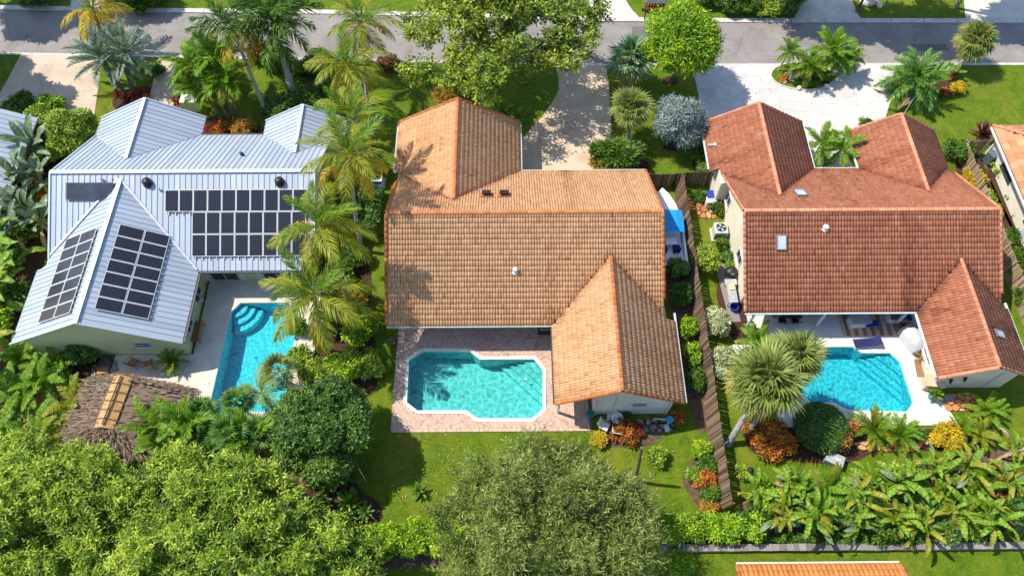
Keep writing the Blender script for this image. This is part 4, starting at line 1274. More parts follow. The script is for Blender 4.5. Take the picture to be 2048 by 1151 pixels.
# ---- neighbours at the edges of the picture
HL = thing('house', 'grey metal roofed neighbour house at the left edge', 'house', (0, 0, 0))
secL = [Sec('y', -52.0, -38.0, 31.5, 41.7, -45.0, 2.7, 5.9)]
wall_body(HL, M['wall_n'], [(secL[0], -51.3, -38.6, 32.1, 41.2)])
rL = roof_deck(HL, secL, M['metal_trim'])
for sg in (-1, 1): metal_side(rL, secL, secL[0], sg, .45)
MB().bar((-45, 31.4, 5.95), (-45, 41.8, 5.95), .3, .06).build('roof_trim', M['metal_trim'], rL)
window(HL, (-38.6, 36.5, 1.5), 1.4, 1.2, 'E', 2)

HR = thing('house', 'pale neighbour house with flat orange tiles at the right edge', 'house', (0, 0, 0))
s1 = Sec('y', 38.9, 50.1, 18.0, 40.3, 44.5, 2.7, 5.3)
s2 = Sec('x', 38.9, 50.1, 29.1, 40.3, 34.7, 2.7, 5.3)
s2n = Sec('x', 38.9, 50.1, 34.7, 40.3, 34.7, 2.7, 5.3)
s2n.lo = 29.1
rR = MB()
rR.add([(38.9, 40.3, 2.66), (50.1, 40.3, 2.66), (44.5, 34.7, 5.26), (38.9, 18, 2.66), (44.5, 18, 5.26), (50.1, 18, 2.66)], [(0, 2, 1), (0, 3, 4, 2), (1, 2, 4, 5), (3, 5, 4)])
rR = rR.build('roof', M['underlay'], HR)
s1.cut = lambda x, y: (40.3 - y) >= min(x - 38.9, 50.1 - x) - .02
s2n.cut = lambda x, y: (40.3 - y) <= min(x - 38.9, 50.1 - x) + .02
s1h, s2h = s1, s2n
def tiles_simple(roof, s, mat, pw, pl, sides, seed):
    rg = random.Random(seed)
    TV, TF = tile_verts(pw, pl, 0, True)
    var = [np_mesh('roof_tile', TV * np.array([.985, 1, 1]), TF, mat, rnd=np.full(len(TF), k / 5)) for k in range(6)]
    cnt = 0
    for sg in sides:
        o, u, w, n, Ls, La = s.side(sg)
        nc, nr = round(La / pw), round(Ls / pl)
        for r in range(nr):
            for c in range(nc):
                off = .5 if r % 2 else 0.25
                p = o + u * ((c + off) * pw) + w * (Ls - r * pl)
                q = p - w * (pl * .5)
                if s.cut and not s.cut(q.x, q.y): continue
                if q.y < 27: continue
                Mx = Matrix(((u.x, -w.x, n.x, p.x), (u.y, -w.y, n.y, p.y), (u.z, -w.z, n.z, p.z), (0, 0, 0, 1)))
                inst('roof_tile', rg.choice(var), roof, Mx); cnt += 1
    return cnt
tiles_simple(rR, s1, M['tile_n'], .62, .52, (-1,), 3)
tiles_simple(rR, s2n, M['tile_n'], .62, .52, (1,), 4)
cap_line(rR, (38.9, 40.3, 2.75), (44.5, 34.7, 5.34), M['ridge_c'], .13)
MB().prism([(39.6, 18.6), (49.4, 18.6), (49.4, 39.7), (39.6, 39.7)], 0, 2.7).build('wall', M['wall_n'], HR)
gutter(HR, (38.8, 18.0, 2.6), (38.8, 40.2, 2.6), M['white'])
for y in (36.6, 31.2): window(HR, (39.6, y, 1.7), 1.8, 1.1, 'W', 2, frame=M['dark'])

HS = thing('house', 'orange barrel tiled roof edge at the bottom of the picture', 'house', (0, 0, 0))
secS = [Sec('x', 13.1, 22.6, -3.0, 7.05, 2.0, 2.7, 5.2)]
wall_body(HS, M['wall_n'], [(secS[0], 13.7, 22.0, -2.4, 6.5)])
rS = roof_deck(HS, secS, M['underlay'])
tile_roof(rS, secS, M['tile_s'], .29, .42, .08, nmax=200, seed=9)
gutter(HS, (13.1, 7.16, 2.62), (22.6, 7.16, 2.62), M['white'])
for (ya, yb) in ((7.05, 2.0),):
    for x in (13.1, 22.6): cap_line(rS, (x, ya, 2.74), (x, yb, 5.24), M['ridge_b'], .13)

def recentre(root, c):
    c = Vector(c)
    root.location = c
    for ch in root.children:
        m = ch.matrix_basis.copy()
        m.translation -= c
        ch.matrix_basis = m
recentre(HA, (-24, 31, 0)); recentre(HB, (1, 29, 0)); recentre(HC, (25, 29.5, 0)); recentre(HL, (-45, 36.5, 0)); recentre(HR, (44.5, 29, 0)); recentre(HS, (18, 2, 0))

# ---------------------------------------------------------------- plants: generators
def unit(a):
    return a / np.maximum(1e-9, np.linalg.norm(a, axis=-1, keepdims=True))

def leaves_np(P, D, A, ln, wd, fold=0.12):
    """one folded diamond leaf per row: base P, direction D, axis A (leaf faces A)"""
    S = unit(np.cross(D, A))
    N = np.cross(S, D)
    ln = np.asarray(ln).reshape(-1, 1); wd = np.asarray(wd).reshape(-1, 1)
    mid = P + D * ln * 0.45
    V = np.stack([P, mid + S * wd * .5 + N * wd * fold, P + D * ln - N * ln * fold, mid - S * wd * .5 + N * wd * fold], axis=1)
    return V.reshape(-1, 3)

def crown_np(rg, rad, nshoot, nleaf, ln, wd, twig, lobes=9, lobe_r=0.45, up=0.45, open_=1.0, zcut=-0.75, spread=0.85, fill=0.25, shell=(0.82, 1.08), core=0.68, dep=.9, bend=0.0):
    """leafy shoots over a lumpy crown of half sizes rad, centred at origin"""
    rx, ry, rz = rad
    C = [np.array([0, 0, 0])]; Rr = [core]
    for i in range(lobes):
        th = 2 * PI * (i + rg.uniform(-.3, .3)) / max(1, lobes) * 1.618 * 2
        ph = rg.uniform(-0.35, 1.0)
        d = np.array([math.cos(th) * math.sqrt(max(0, 1 - ph * ph)), math.sin(th) * math.sqrt(max(0, 1 - ph * ph)), ph])
        q = lobe_r * rg.uniform(.75, 1.2)
        C.append(d * (1.0 - q) * rg.uniform(dep, 1.08)); Rr.append(q)
    C = np.array(C); Rr = np.array(Rr)
    n0 = int(nshoot * 3.2)
    pick = rg.choice(len(C), n0, p=Rr ** 2 / np.sum(Rr ** 2))
    d = unit(rg.normal(size=(n0, 3)))
    d[:, 2] = np.where(d[:, 2] < -.3, -d[:, 2], d[:, 2])
    Q = C[pick] + d * (Rr[pick] * rg.uniform(shell[0], shell[1], n0))[:, None]
    dist = np.linalg.norm(Q[:, None, :] - C[None], axis=2) / Rr[None]
    inside = dist.min(axis=1) < 0.78
    keep = (~inside | (rg.random(n0) < fill)) & (Q[:, 2] > zcut)
    Q = Q[keep][:nshoot]; d = d[keep][:nshoot]; pick = pick[keep][:nshoot]
    n = len(Q)
    lobe_t = rg.normal(0, .12, len(C))[pick]
    Q = Q * np.array([rx, ry, rz])
    ax = unit(d / np.array([rx, ry, rz]) * min(rad) + np.array([0, 0, up]) + rg.normal(0, .35, (n, 3)))
    # leaves along each shoot
    t = (np.arange(nleaf) + .5) / nleaf
    ang = np.arange(nleaf) * 2.4 + rg.uniform(0, 6.28, (n, 1))
    ref = unit(np.cross(ax, rg.normal(size=(n, 3))))
    bi = np.cross(ax, ref)
    radial = ref[:, None, :] * np.cos(ang)[..., None] + bi[:, None, :] * np.sin(ang)[..., None]
    P = Q[:, None, :] + ax[:, None, :] * (t[None, :, None] - .5) * twig + (bend * rg.uniform(.3, 1, (n, 1, 1)) * twig * t[None, :, None] ** 2) * unit(rg.normal(0, 1, (n, 1, 3)) + np.array([0, 0, .6]))
    D = unit(ax[:, None, :] * (1 - spread * (1 - .55 * t))[None, :, None] + radial * spread * open_)
    A = np.repeat(ax[:, None, :], nleaf, 1) + rg.normal(0, .25, (n, nleaf, 3))
    P, D, A = P.reshape(-1, 3), D.reshape(-1, 3), A.reshape(-1, 3)
    k = rg.uniform(.7, 1.25, len(P))
    V = leaves_np(P, D, A, ln * k, wd * k)
    r = np.clip(np.repeat(rg.normal(.5, .24, n) + lobe_t, nleaf) + rg.normal(0, .13, n * nleaf), 0, 1)
    F = np.arange(len(V)).reshape(-1, 4)
    return V, F, r, C * np.array([rx, ry, rz]), Rr

def limbs(mb, base, fork, targets, r0, rg):
    """trunk from base to fork, limbs to the targets"""
    base, fork = np.array(base), np.array(fork)
    mid = (base + fork) / 2 + np.array([rg.normal(0, r0 * .6), rg.normal(0, r0 * .6), 0])
    mb.tube([base - np.array([0, 0, .1]), base + np.array([0, 0, .12]), mid, fork], [r0 * 1.5, r0 * 1.1, r0 * .9, r0 * .75], 9)
    for t in targets:
        t = np.array(t)
        m1 = fork * .55 + t * .45 + rg.normal(0, .12, 3) * np.linalg.norm(t - fork) * .5
        mb.tube([fork - np.array([0, 0, .15]), m1, t], [r0 * .6, r0 * .38, r0 * .12], 6)
        for q in range(2):
            e = t + rg.normal(0, 1, 3) * np.linalg.norm(t - fork) * .28
            mb.tube([m1, (m1 + e) / 2 + rg.normal(0, .05, 3), e], [r0 * .3, r0 * .2, r0 * .06], 5)

NSEED = [100]
def tree(name, label, cat, base, cz, rad, mat, nshoot, nleaf=7, ln=.3, wd=.1, twig=.35, off=(0, 0), trunk=.18, bark='bark', group=None, stems=1, **kw):
    NSEED[0] += 1
    rg = np.random.default_rng(NSEED[0])
    t = thing(name, label, cat, (base[0], base[1], 0), 0, group)
    V, F, r, C, Rr = crown_np(rg, rad, nshoot, nleaf, ln, wd, twig, **kw)
    ctr = np.array([off[0], off[1], cz])
    mats = mat if isinstance(mat, (list, tuple)) else [mat]
    inst('crown', np_mesh('crown', V + ctr, F, mats, rnd=r), t)
    if trunk > 0:
        mb = MB()
        fork = ctr + np.array([0, 0, -rad[2] * .75])
        fork[2] = max(fork[2], .25)
        idx = rg.permutation(len(C) - 1)[:8] + 1
        for k in range(stems):
            b0 = (rg.normal(0, .12) if stems > 1 else 0, rg.normal(0, .12) if stems > 1 else 0, 0)
            limbs(mb, b0, fork if stems == 1 else fork + rg.normal(0, .3, 3) * np.array([1, 1, .2]), [C[i] * .85 + ctr for i in idx[k::stems]], trunk, rg)
        mb.build('trunk', M[bark], t, smooth=True)
    return t

def shrub(label, px, py, r, h, mat, name='shrub', cat='shrub', n=None, ln=.2, wd=.09, group=None, nleaf=6, z0=None, base_z=0, stem=.03, **kw):
    """bush standing at ground pixel (px, py): half width r, height h"""
    b = gp(px, py)
    rr_ = r if isinstance(r, (tuple, list)) else (r, r)
    n = n or int(170 * (rr_[0] * rr_[1] + rr_[0] * h) * (.2 / ln))
    kw.setdefault('lobes', 9); kw.setdefault('shell', (.72, 1.22)); kw.setdefault('core', .58); kw.setdefault('lobe_r', .38); kw.setdefault('twig', ln * 1.2); kw.setdefault('zcut', -0.9)
    o = tree(name, label, cat, b, h * .52, (rr_[0], rr_[1], h * .55), mat, n, nleaf, ln, wd, trunk=stem, stems=3, group=group, **kw)
    o.location.z = base_z
    return o

# ---- palm leaves
def feather(length, nl, llen, lw, droop, mat, seed, vee=0.35, sweep=0.75, hang=0.35, rbase=.035, stalk=.12, twist=0.25, plume=0.0, rb=0.0):
    """pinnate leaf along +x, arching down; returns mesh"""
    rg = np.random.default_rng(seed)
    n = 14
    t = np.linspace(0, 1, n)
    ang = -droop * t ** 1.6
    side = rg.normal(0, .12) * t ** 2
    step = length / (n - 1)
    X = np.concatenate([[0], np.cumsum(np.cos(ang[:-1]) * step)])
    Z = np.concatenate([[0], np.cumsum(np.sin(ang[:-1]) * step)])
    Y = side * length
    path = np.stack([X, Y, Z], 1)
    mb = MB()
    mb.tube([tuple(p) for p in path], [rbase * (1 - .8 * k) for k in t], 4, cap=False)
    V = [np.array(mb.v)]; F = [np.array([f for f in mb.f if len(f) == 4])]; nr = len(F[0])
    tt = np.linspace(stalk, .995, nl)
    tt = np.repeat(tt, 2) + rg.normal(0, .004, nl * 2)
    sg = np.tile([-1.0, 1.0], nl)
    P = np.stack([np.interp(tt, t, path[:, i]) for i in range(3)], 1)
    a = np.interp(tt, t, ang)
    T = np.stack([np.cos(a), np.zeros_like(a), np.sin(a)], 1)
    U = np.stack([-np.sin(a), np.zeros_like(a), np.cos(a)], 1)
    S = np.stack([np.zeros_like(a), sg, np.zeros_like(a)], 1)
    sw = sweep + .5 * tt ** 3 + rg.normal(0, .07, len(tt))
    ve = vee + rg.normal(0, .10 + plume, len(tt))
    D = unit(S * np.cos(sw)[:, None] + T * np.sin(sw)[:, None] + U * ve[:, None])
    prof = np.sin(np.clip((tt - stalk) / (1 - stalk), 0, 1) ** .75 * PI * .86 + .28) ** .7
    ll = llen * np.clip(prof, .25, 1) * rg.uniform(.85, 1.12, len(tt))
    A = unit(U + S * 0.2 + rg.normal(0, twist, (len(tt), 3)))
    Sd = unit(np.cross(D, A))
    mid = P + D * (ll * .5)[:, None]
    tip = P + D * (ll * .97)[:, None] + np.array([0, 0, -1.0]) * (ll * hang)[:, None]
    w2 = lw * .5
    LV = np.stack([P + Sd * w2 * .5, mid + Sd * w2, tip, mid - Sd * w2, P - Sd * w2 * .5], 1)
    off = len(V[0])
    V.append(LV.reshape(-1, 3))
    k = np.arange(len(tt)) * 5 + off
    F4 = np.stack([k, k + 1, k + 3, k + 4], 1); F3 = np.stack([k + 1, k + 2, k + 3], 1)
    rl = np.clip(rg.normal(.5 + rb, .17, len(tt)) + .1 * (tt - .5), 0, 1)
    return np_mesh('frond', np.concatenate(V), [np.concatenate([F[0], F4]), F3], mat, rnd=np.concatenate([np.full(nr, .85), rl, np.clip(rl + .08, 0, 1)]))

def fanleaf(petiole, rad, nseg, span, mat, seed, droop=.35, cup=.2, wid=1.15):
    """palmate leaf: stalk along +x, segments spread round its end"""
    rg = np.random.default_rng(seed)
    mb = MB()
    mb.tube([(0, 0, 0), (petiole * .5, 0, .03), (petiole, 0, 0)], [.03, .022, .016], 4, cap=False)
    V = [np.array(mb.v)]; F0 = np.array([f for f in mb.f if len(f) == 4])
    a = np.linspace(-span / 2, span / 2, nseg) + rg.normal(0, .03, nseg)
    L_ = rad * (0.72 + .28 * np.cos(a * .55)) * rg.uniform(.9, 1.08, nseg)
    D = np.stack([np.cos(a), np.sin(a), np.full(nseg, cup)], 1)
    D = unit(D)
    c = np.array([petiole, 0, 0])
    w = wid * span / nseg * rad * .42
    S = np.stack([-np.sin(a), np.cos(a), np.zeros(nseg)], 1)
    up = np.array([0, 0, 1.0])
    m1 = c + D * (L_ * .55)[:, None]
    tip = c + D * (L_ * .98)[:, None] - up * (L_ * droop * rg.uniform(.6, 1.4, nseg))[:, None]
    P0 = np.repeat(c[None], nseg, 0)
    LV = np.stack([P0, m1 + S * w * .5 - up * .02, tip, m1 - S * w * .5 - up * .02, m1 + up * .025], 1)
    off = len(V[0]); V.append(LV.reshape(-1, 3))
    k = np.arange(nseg) * 5 + off
    T = np.concatenate([np.stack([k, k + 1, k + 4], 1), np.stack([k + 1, k + 2, k + 4], 1), np.stack([k, k + 4, k + 3], 1), np.stack([k + 4, k + 2, k + 3], 1)])
    r = np.clip(rg.normal(.5, .2, nseg), 0, 1)
    return np_mesh('frond', np.concatenate(V), [F0, T], mat, rnd=np.concatenate([np.full(len(F0), .8), r, r, r * .85, r * .85]))

def paddle(length, width, droop, mat, seed, petiole=.5, split=0.0, fold=.25, wave=.05):
    """broad leaf with a midrib along +x"""
    rg = np.random.default_rng(seed)
    n = 15
    t = np.linspace(0, 1, n)
    ang = .25 - droop * (t ** 1.3)
    st = length / (n - 1)
    X = petiole + np.concatenate([[0], np.cumsum(np.cos(ang[:-1]) * st)])
    Z = np.concatenate([[0], np.cumsum(np.sin(ang[:-1]) * st)])
    sidew = rg.normal(0, .15) * t ** 2 * length
    wv = width * .5 * np.sin(np.clip(t * .93 + .06, 0, 1) * PI) ** .65
    wv[-1] = .01
    V = []; F = []; r = []
    for i in range(n):
        up = np.array([-math.sin(ang[i]), 0, math.cos(ang[i])])
        for s, e in ((-1, 1), (-.5, .55), (0, 0), (.5, .55), (1, 1)):
            w_ = wv[i] * (1 - (split * rg.random() if abs(s) == 1 else 0))
            p = np.array([X[i], sidew[i] + s * w_, Z[i]]) + up * (w_ * e * fold + rg.normal(0, wave) * width * abs(s))
            V.append(p)
    for i in range(n - 1):
        for q in range(4):
            F.append((i * 5 + q, (i + 1) * 5 + q, (i + 1) * 5 + q + 1, i * 5 + q + 1))
            r.append(np.clip(.5 + rg.normal(0, .13) + (.13 if i % 2 else -.11) + (.08 if q in (1, 2) else -.06), 0, 1))
    mb = MB().tube([(0, 0, -.1), (petiole * .6, 0, -.02), (petiole, 0, 0)] + [(X[i], sidew[i], Z[i] + .008) for i in range(1, n, 2)], [.04, .03, .026] + [.018 - .0015 * i for i in range(1, n, 2)], 4, cap=False)
    off = len(V)
    F += [tuple(k + off for k in f) for f in mb.f if len(f) == 4]
    r += [1.0] * (len(F) - len(r))
    me = np_mesh('leaf', np.array(V + [np.array(p) for p in mb.v]), np.array(F), mat, rnd=np.array(r), smooth=False)
    return me

def palm(name, label, base, height, lean, fr, tr=(.16, .11), bark='bark_g', cat='palm tree', group=None, seed=0, shaft=0.0, part='frond', scale=1.0, trunk=True, bulge=0.0, nuts=False, rings=True, dead=None, loose=0.0):
    """fr: list of (meshes, count, elevation from, elevation to [deg], scale)"""
    rg = random.Random(seed * 77 + 5)
    t = thing(name, label, cat, (base[0], base[1], 0), 0, group)
    lx, ly = lean
    n = 9
    pts = []; rad = []
    for i in range(n + 1):
        k = i / n
        b = k ** 1.5
        pts.append((lx * b, ly * b, height * k))
        rad.append((tr[0] + (tr[1] - tr[0]) * k) * (1.45 if i == 0 else 1) * (1 + bulge * math.sin(PI * min(1, k * 1.3))))
    if trunk:
        pts[0] = (0, 0, -.05)
        # ringed trunk: fine steps
        mb = MB()
        if rings:
            P2 = []; R2 = []
            for i in range(n):
                for q in range(3):
                    k = q / 3
                    P2.append(tuple(pts[i][c] + (pts[i + 1][c] - pts[i][c]) * k for c in range(3)))
                    R2.append((rad[i] + (rad[i + 1] - rad[i]) * k) * (1.06 if q == 0 else .98))
            P2.append(pts[-1]); R2.append(rad[-1])
            mb.tube(P2, R2, 9)
        else: mb.tube(pts, rad, 9)
        mb.build('trunk', M[bark], t, smooth=True)
    top = Vector(pts[-1])
    if shaft > 0:
        MB().tube([top - Vector((0, 0, .05)), top + Vector((lx * .05, ly * .05, shaft * .5)), top + Vector((lx * .1, ly * .1, shaft))], [tr[1] * 1.25, tr[1] * 1.2, tr[1] * .7], 9).build('crownshaft', M['crownshaft'], t, smooth=True)
        top = top + Vector((lx * .1, ly * .1, shaft * .9))
    az = rg.uniform(0, 6.28)
    for meshes, cnt, e0, e1, sc in fr:
        for i in range(cnt):
            az += 2.39996 + rg.uniform(-.18, .18)
            k = (i + .5) / cnt
            el = R(e0 + (e1 - e0) * k + rg.uniform(-7, 7))
            s_ = sc * scale * rg.uniform(.86, 1.1)
            ob = bpy.data.objects.new(part, rg.choice(meshes))
            link(ob, t)
            jo = Vector((rg.uniform(-1, 1) * loose, rg.uniform(-1, 1) * loose, rg.uniform(-.8, .6) * loose))
            ob.matrix_basis = Matrix.Translation(top + jo + Vector((0, 0, -.04 * i / max(1, cnt)))) @ Matrix.Rotation(az, 4, 'Z') @ Matrix.Rotation(-el, 4, 'Y') @ Matrix.Rotation(rg.uniform(-.35, .35) * (1 + 3 * loose), 4, 'X') @ Matrix.Scale(s_ * (1 - .35 * loose * rg.random()), 4)
    if nuts:
        for i in range(nuts):
            a = rg.uniform(0, 6.28)
            MB().lathe([(.01, -.13), (.09, -.09), (.12, 0), (.09, .09), (.01, .13)], (0, 0, 0), 8).build('coconut', M['stalk'], t, loc=top + Vector((math.cos(a) * .28, math.sin(a) * .28, -.28 - .1 * (i % 2))), smooth=True)
    return t

# leaf meshes, each shared by many fronds
FR = {}
FR['cy'] = [feather(3.3, 34, .95, .072, .85, L['coco_y'], 11 + i, vee=.30, hang=.22) for i in range(2)]
FR['cm'] = [feather(3.7, 38, 1.0, .072, 1.25, L['coco_m'], 21 + i, vee=.10, hang=.38) for i in range(3)]
FR['co'] = [feather(3.5, 34, .95, .08, 1.25, L['coco_o'], 31 + i, vee=-.05, hang=.55) for i in range(2)]
FR['ry'] = [feather(3.0, 44, .85, .075, 1.05, L['royal'], 41 + i, vee=.15, hang=.42, plume=.32, twist=.5) for i in range(3)]
FR['ro'] = [feather(2.9, 36, .8, .05, 1.4, L['coco_o'], 51 + i, vee=.0, hang=.5, plume=.25) for i in range(2)]
FR['br'] = [feather(1.9, 30, .62, .075, 1.1, L['bright'], 61 + i, vee=.3, hang=.25) for i in range(3)]
FR['bo'] = [feather(1.8, 26, .55, .05, 1.3, L['coco_m'], 71 + i, vee=.15, hang=.35) for i in range(2)]
FR['sv'] = [feather(2.6, 40, .66, .075, .7, L['silverpalm'], 81 + i, vee=.45, sweep=.95, hang=.12) for i in range(3)]
FR['dg'] = [feather(2.3, 42, .6, .06, 1.0, L['fan_g'], 91 + i, vee=.25, hang=.3, plume=.2) for i in range(3)]
FR['cyc'] = [feather(1.15, 30, .26, .035, .75, L['bright'], 101 + i, vee=.35, sweep=.6, hang=.1, rbase=.018) for i in range(3)]
FR['cyy'] = [feather(1.15, 28, .28, .04, .85, L['coco_m'], 111 + i, vee=.3, sweep=.6, hang=.12, rbase=.018) for i in range(2)]
FR['fern'] = [feather(2.3, 40, .46, .085, .95, L['bright'], 121 + i, vee=.12, sweep=.35, hang=.15, stalk=.06) for i in range(3)]
FR['ferny'] = [feather(2.3, 38, .46, .08, 1.2, L['coco_m'], 131 + i, vee=.05, sweep=.35, hang=.25, stalk=.06) for i in range(2)]
FR['fan'] = [fanleaf(.75, .85, 20, 4.3, L['fan'], 141 + i) for i in range(3)]
FR['fany'] = [fanleaf(.75, .85, 18, 4.2, L['fan_y'], 151 + i, droop=.55) for i in range(2)]
FR['fand'] = [fanleaf(.7, .75, 16, 3.6, L['fan_d'], 161 + i, droop=.75) for i in range(2)]
FR['fang'] = [fanleaf(.8, .8, 18, 4.6, L['fan_g'], 171 + i, droop=.3) for i in range(3)]
FR['fanb'] = [fanleaf(.75, .85, 20, 4.3, L['fan_b'], 181 + i) for i in range(3)]
FR['pad'] = [paddle(1.75, .44, 1.7, L['paddle'], 191 + i) for i in range(4)]
FR['pady'] = [paddle(1.75, .42, 1.9, L['paddle_y'], 201 + i) for i in range(3)]
FR['pads'] = [paddle(1.3, .3, 2.1, L['paddle'], 196, petiole=.35, split=.25), paddle(1.5, .26, 1.6, L['bright'], 197, petiole=.3, split=.2), paddle(1.1, .36, 2.4, L['paddle_y'], 198, petiole=.3, split=.3)]
FR['padg'] = [paddle(1.6, .5, 1.1, L['paddle_g'], 211 + i) for i in range(3)]
FR['padd'] = [paddle(1.4, .36, 1.9, L['paddle_d'], 221 + i, split=.3) for i in range(2)]
FR['padl'] = [paddle(.75, .26, .9, L['bright'], 231 + i, petiole=.15) for i in range(3)]
FR['padk'] = [paddle(.8, .24, .9, L['dark'], 241 + i, petiole=.12) for i in range(3)]
FR['padr'] = [paddle(.62, .12, .7, L['purple'], 251 + i, petiole=.05) for i in range(3)]
FR['ban'] = [paddle(3.4, .85, 1.0, L['paddle_y'], 261 + i, petiole=.5, split=.12) for i in range(2)]
FR['brom'] = [paddle(.42, .09, .8, L['red'], 271 + i, petiole=.03) for i in range(2)]
FR['bromo'] = [paddle(.42, .09, .8, L['orange'], 281 + i, petiole=.03) for i in range(2)]

def rosette(name, label, px, py, fr, cat='plant', h=.15, scale=1.0, part='leaf', seed=0, group=None, tr=.05, lean=(0, 0), z=0, bark='bark_t', shaft=0):
    b = gp(px, py)
    o = palm(name, label, b, h, lean, fr, (tr, tr * .8), bark, cat, group, seed, part=part, scale=scale, rings=False, shaft=shaft)
    o.location.z = z
    return o

def coconut(label, base_px, height, top_px, seed, sc=1.0, ny=5, nm=11, no=6, tr=(.17, .11)):
    """palm rooted at base_px whose crown centre is seen at top_px at the given height"""
    b = gp(*base_px); tp = gp(top_px[0], top_px[1], height)
    return palm('coconut_palm', label, b, height, (tp.x - b.x, tp.y - b.y), [(FR['cy'], ny, 75, 40, sc), (FR['cm'], nm, 38, -5, sc), (FR['co'], no, -5, -38, sc)], tr, 'bark_g', 'palm tree', 'coconut palms', seed, nuts=5)

# ---------------------------------------------------------------- fences
def fence(label, pts, h, mat, name='plank_fence', pw=.14, lean=0.0, gapf=.012, group=None, seed=1, jag=.03):
    rg = random.Random(seed)
    a0 = Vector((pts[0][0], pts[0][1], 0))
    t = thing(name, label, 'fence', a0, 0, group)
    plank = [MB().box((0, 0, h / 2), (pw - gapf, .022, h), rnd=(k + .5) / 6).mesh('plank', mat) for k in range(6)]
    rail = MB()
    for p, q in zip(pts, pts[1:]):
        p, q = Vector((p[0], p[1], 0)) - a0, Vector((q[0], q[1], 0)) - a0
        d = q - p; n = max(1, round(d.length / pw)); ang = math.atan2(d.y, d.x)
        for i in range(n):
            c = p + d * ((i + .5) / n)
            o = inst('plank', rg.choice(plank), t, Matrix.Translation(c + Vector((0, 0, rg.uniform(-jag, jag * .3)))) @ Matrix.Rotation(ang + rg.uniform(-.05, .05), 4, 'Z') @ Matrix.Rotation(rg.uniform(-.02, .02), 4, 'Y') @ Matrix.Rotation(lean + rg.uniform(-.02, .02), 4, 'X'))
        s = Vector((-d.y, d.x, 0)).normalized() * .05
        for z in (.3, h * .55, h - .25):
            sl = s * (1 - math.tan(lean) * z / .05); MB().bar(p + sl + Vector((0, 0, z)), q + sl + Vector((0, 0, z)), .04, .09).build('rail', mat, t)
        m = max(1, int(d.length / 2.4))
        for i in range(m + 1):
            c = p + d * (i / m) + s * 1.9
            MB().bar(c, c + s / .05 * (-math.tan(lean) * h) + Vector((0, 0, h - .03)), .1, .1, up=(0, 1, 0)).build('post', mat, t)
    return t
fence('long weathered plank fence between the two tiled houses', [(13.36, 36.35), (13.26, 10.8)], 1.95, M['fence'], seed=2, lean=-.2)
fence('short dark plank fence beside the boat bow', [(11.15, 36.3), (13.6, 36.4)], 1.8, M['fence'], seed=3)
fence('plank gate fence closing the side garden of the red roofed house', [(13.85, 36.5), (16.75, 36.5)], 1.8, M['fence'], seed=4)
fence('bleached slat fence along the right neighbour', [(37.15, 39.4), (37.3, 22.5)], 1.8, M['fence_p'], pw=.17, gapf=.05, seed=5, jag=.08)
fence('short bleached fence at the neighbour house corner', [(37.2, 39.55), (39.2, 39.55)], 1.8, M['fence_p'], pw=.15, gapf=.03, seed=6)

# ---------------------------------------------------------------- boat
bt = thing('boat', 'white motorboat with blue canopy squeezed between tiled house and fence', 'boat', (12.05, 31.6, 0))
hullx = [(-3.3, 1.12, .75), (-2.2, 1.22, .7), (-.5, 1.26, .68), (1.0, 1.2, .72), (2.2, .95, .8), (3.1, .5, .92), (3.6, .06, 1.02)]
hb = MB(); V = []
for y, w, z in hullx: V += [(-w, y, z + .42), (-w * .86, y, z - .02), (0, y, z - .35 + .12 * max(0, y) / 3.6), (w * .86, y, z - .02), (w, y, z + .42)]
F = []
for i in range(len(hullx) - 1):
    for q in range(4): F.append((i * 5 + q, i * 5 + q + 1, (i + 1) * 5 + q + 1, (i + 1) * 5 + q))
F += [(4, 3, 2, 1, 0)]
hb.add(V, F); hb.build('hull', M['gel'], bt, smooth=False)
dk = MB()
V = []
for y, w, z in hullx[3:]: V += [(-w * .99, y, z + .43), (0, y, z + .52), (w * .99, y, z + .43)]
F = []
for i in range(3):
    for q in range(2): F.append((i * 3 + q, i * 3 + q + 1, (i + 1) * 3 + q + 1, (i + 1) * 3 + q))
dk.add(V, F).build('foredeck', M['gel'], bt)
MB().box((0, -1.2, .78), (2.1, 4.0, .06)).build('cockpit_floor', M['gel'], bt)
for s in (-1, 1):
    MB().bar((s * 1.16, -3.3, 1.16), (s * 1.24, 1.0, 1.16), .16, .05).build('gunwale', M['gel'], bt)
MB().box((0, -3.2, 1.0), (2.2, .2, .45)).build('transom', M['gel'], bt)
cn = MB(); V = []
for y, z in ((-.85, 2.05), (-.4, 2.14), (.5, 2.14), (1.15, 2.02)): V += [(-1.1, y, z - .12), (-.6, y, z), (.6, y, z), (1.1, y, z - .12)]
F = []
for i in range(3):
    for q in range(3): F.append((i * 4 + q, i * 4 + q + 1, (i + 1) * 4 + q + 1, (i + 1) * 4 + q))
cn.add(V, F).build('canopy', M['boatblue'], bt)
for sx in (-1.05, 1.05):
    for y in (-.7, 1.0): MB().tube([(sx, y, .8), (sx, y, 1.95)], .025, 6).build('canopy_pole', M['alu'], bt)
MB().box((.15, -1.2, 1.05), (.8, .6, .5)).build('console', M['gel'], bt)
for x in (-.45, .55): MB().box((x, -1.75, 1.0), (.5, .5, .4)).box((x, -1.98, 1.3), (.5, .1, .45)).build('seat', M['navy'], bt)
MB().box((0, -3.55, 1.05), (.4, .5, .8), taper=.8).build('outboard_motor', M['black'], bt)
for s in (-.7, .7): MB().bar((s, -2.8, .3), (s * .2, 3.5, .35), .1, .12).build('trailer_beam', M['alu'], bt)
for s in (-1.05, 1.05):
    MB().tube([(s - .1, -1.0, .3), (s + .1, -1.0, .3)], .3, 14).build('trailer_wheel', M['black'], bt)

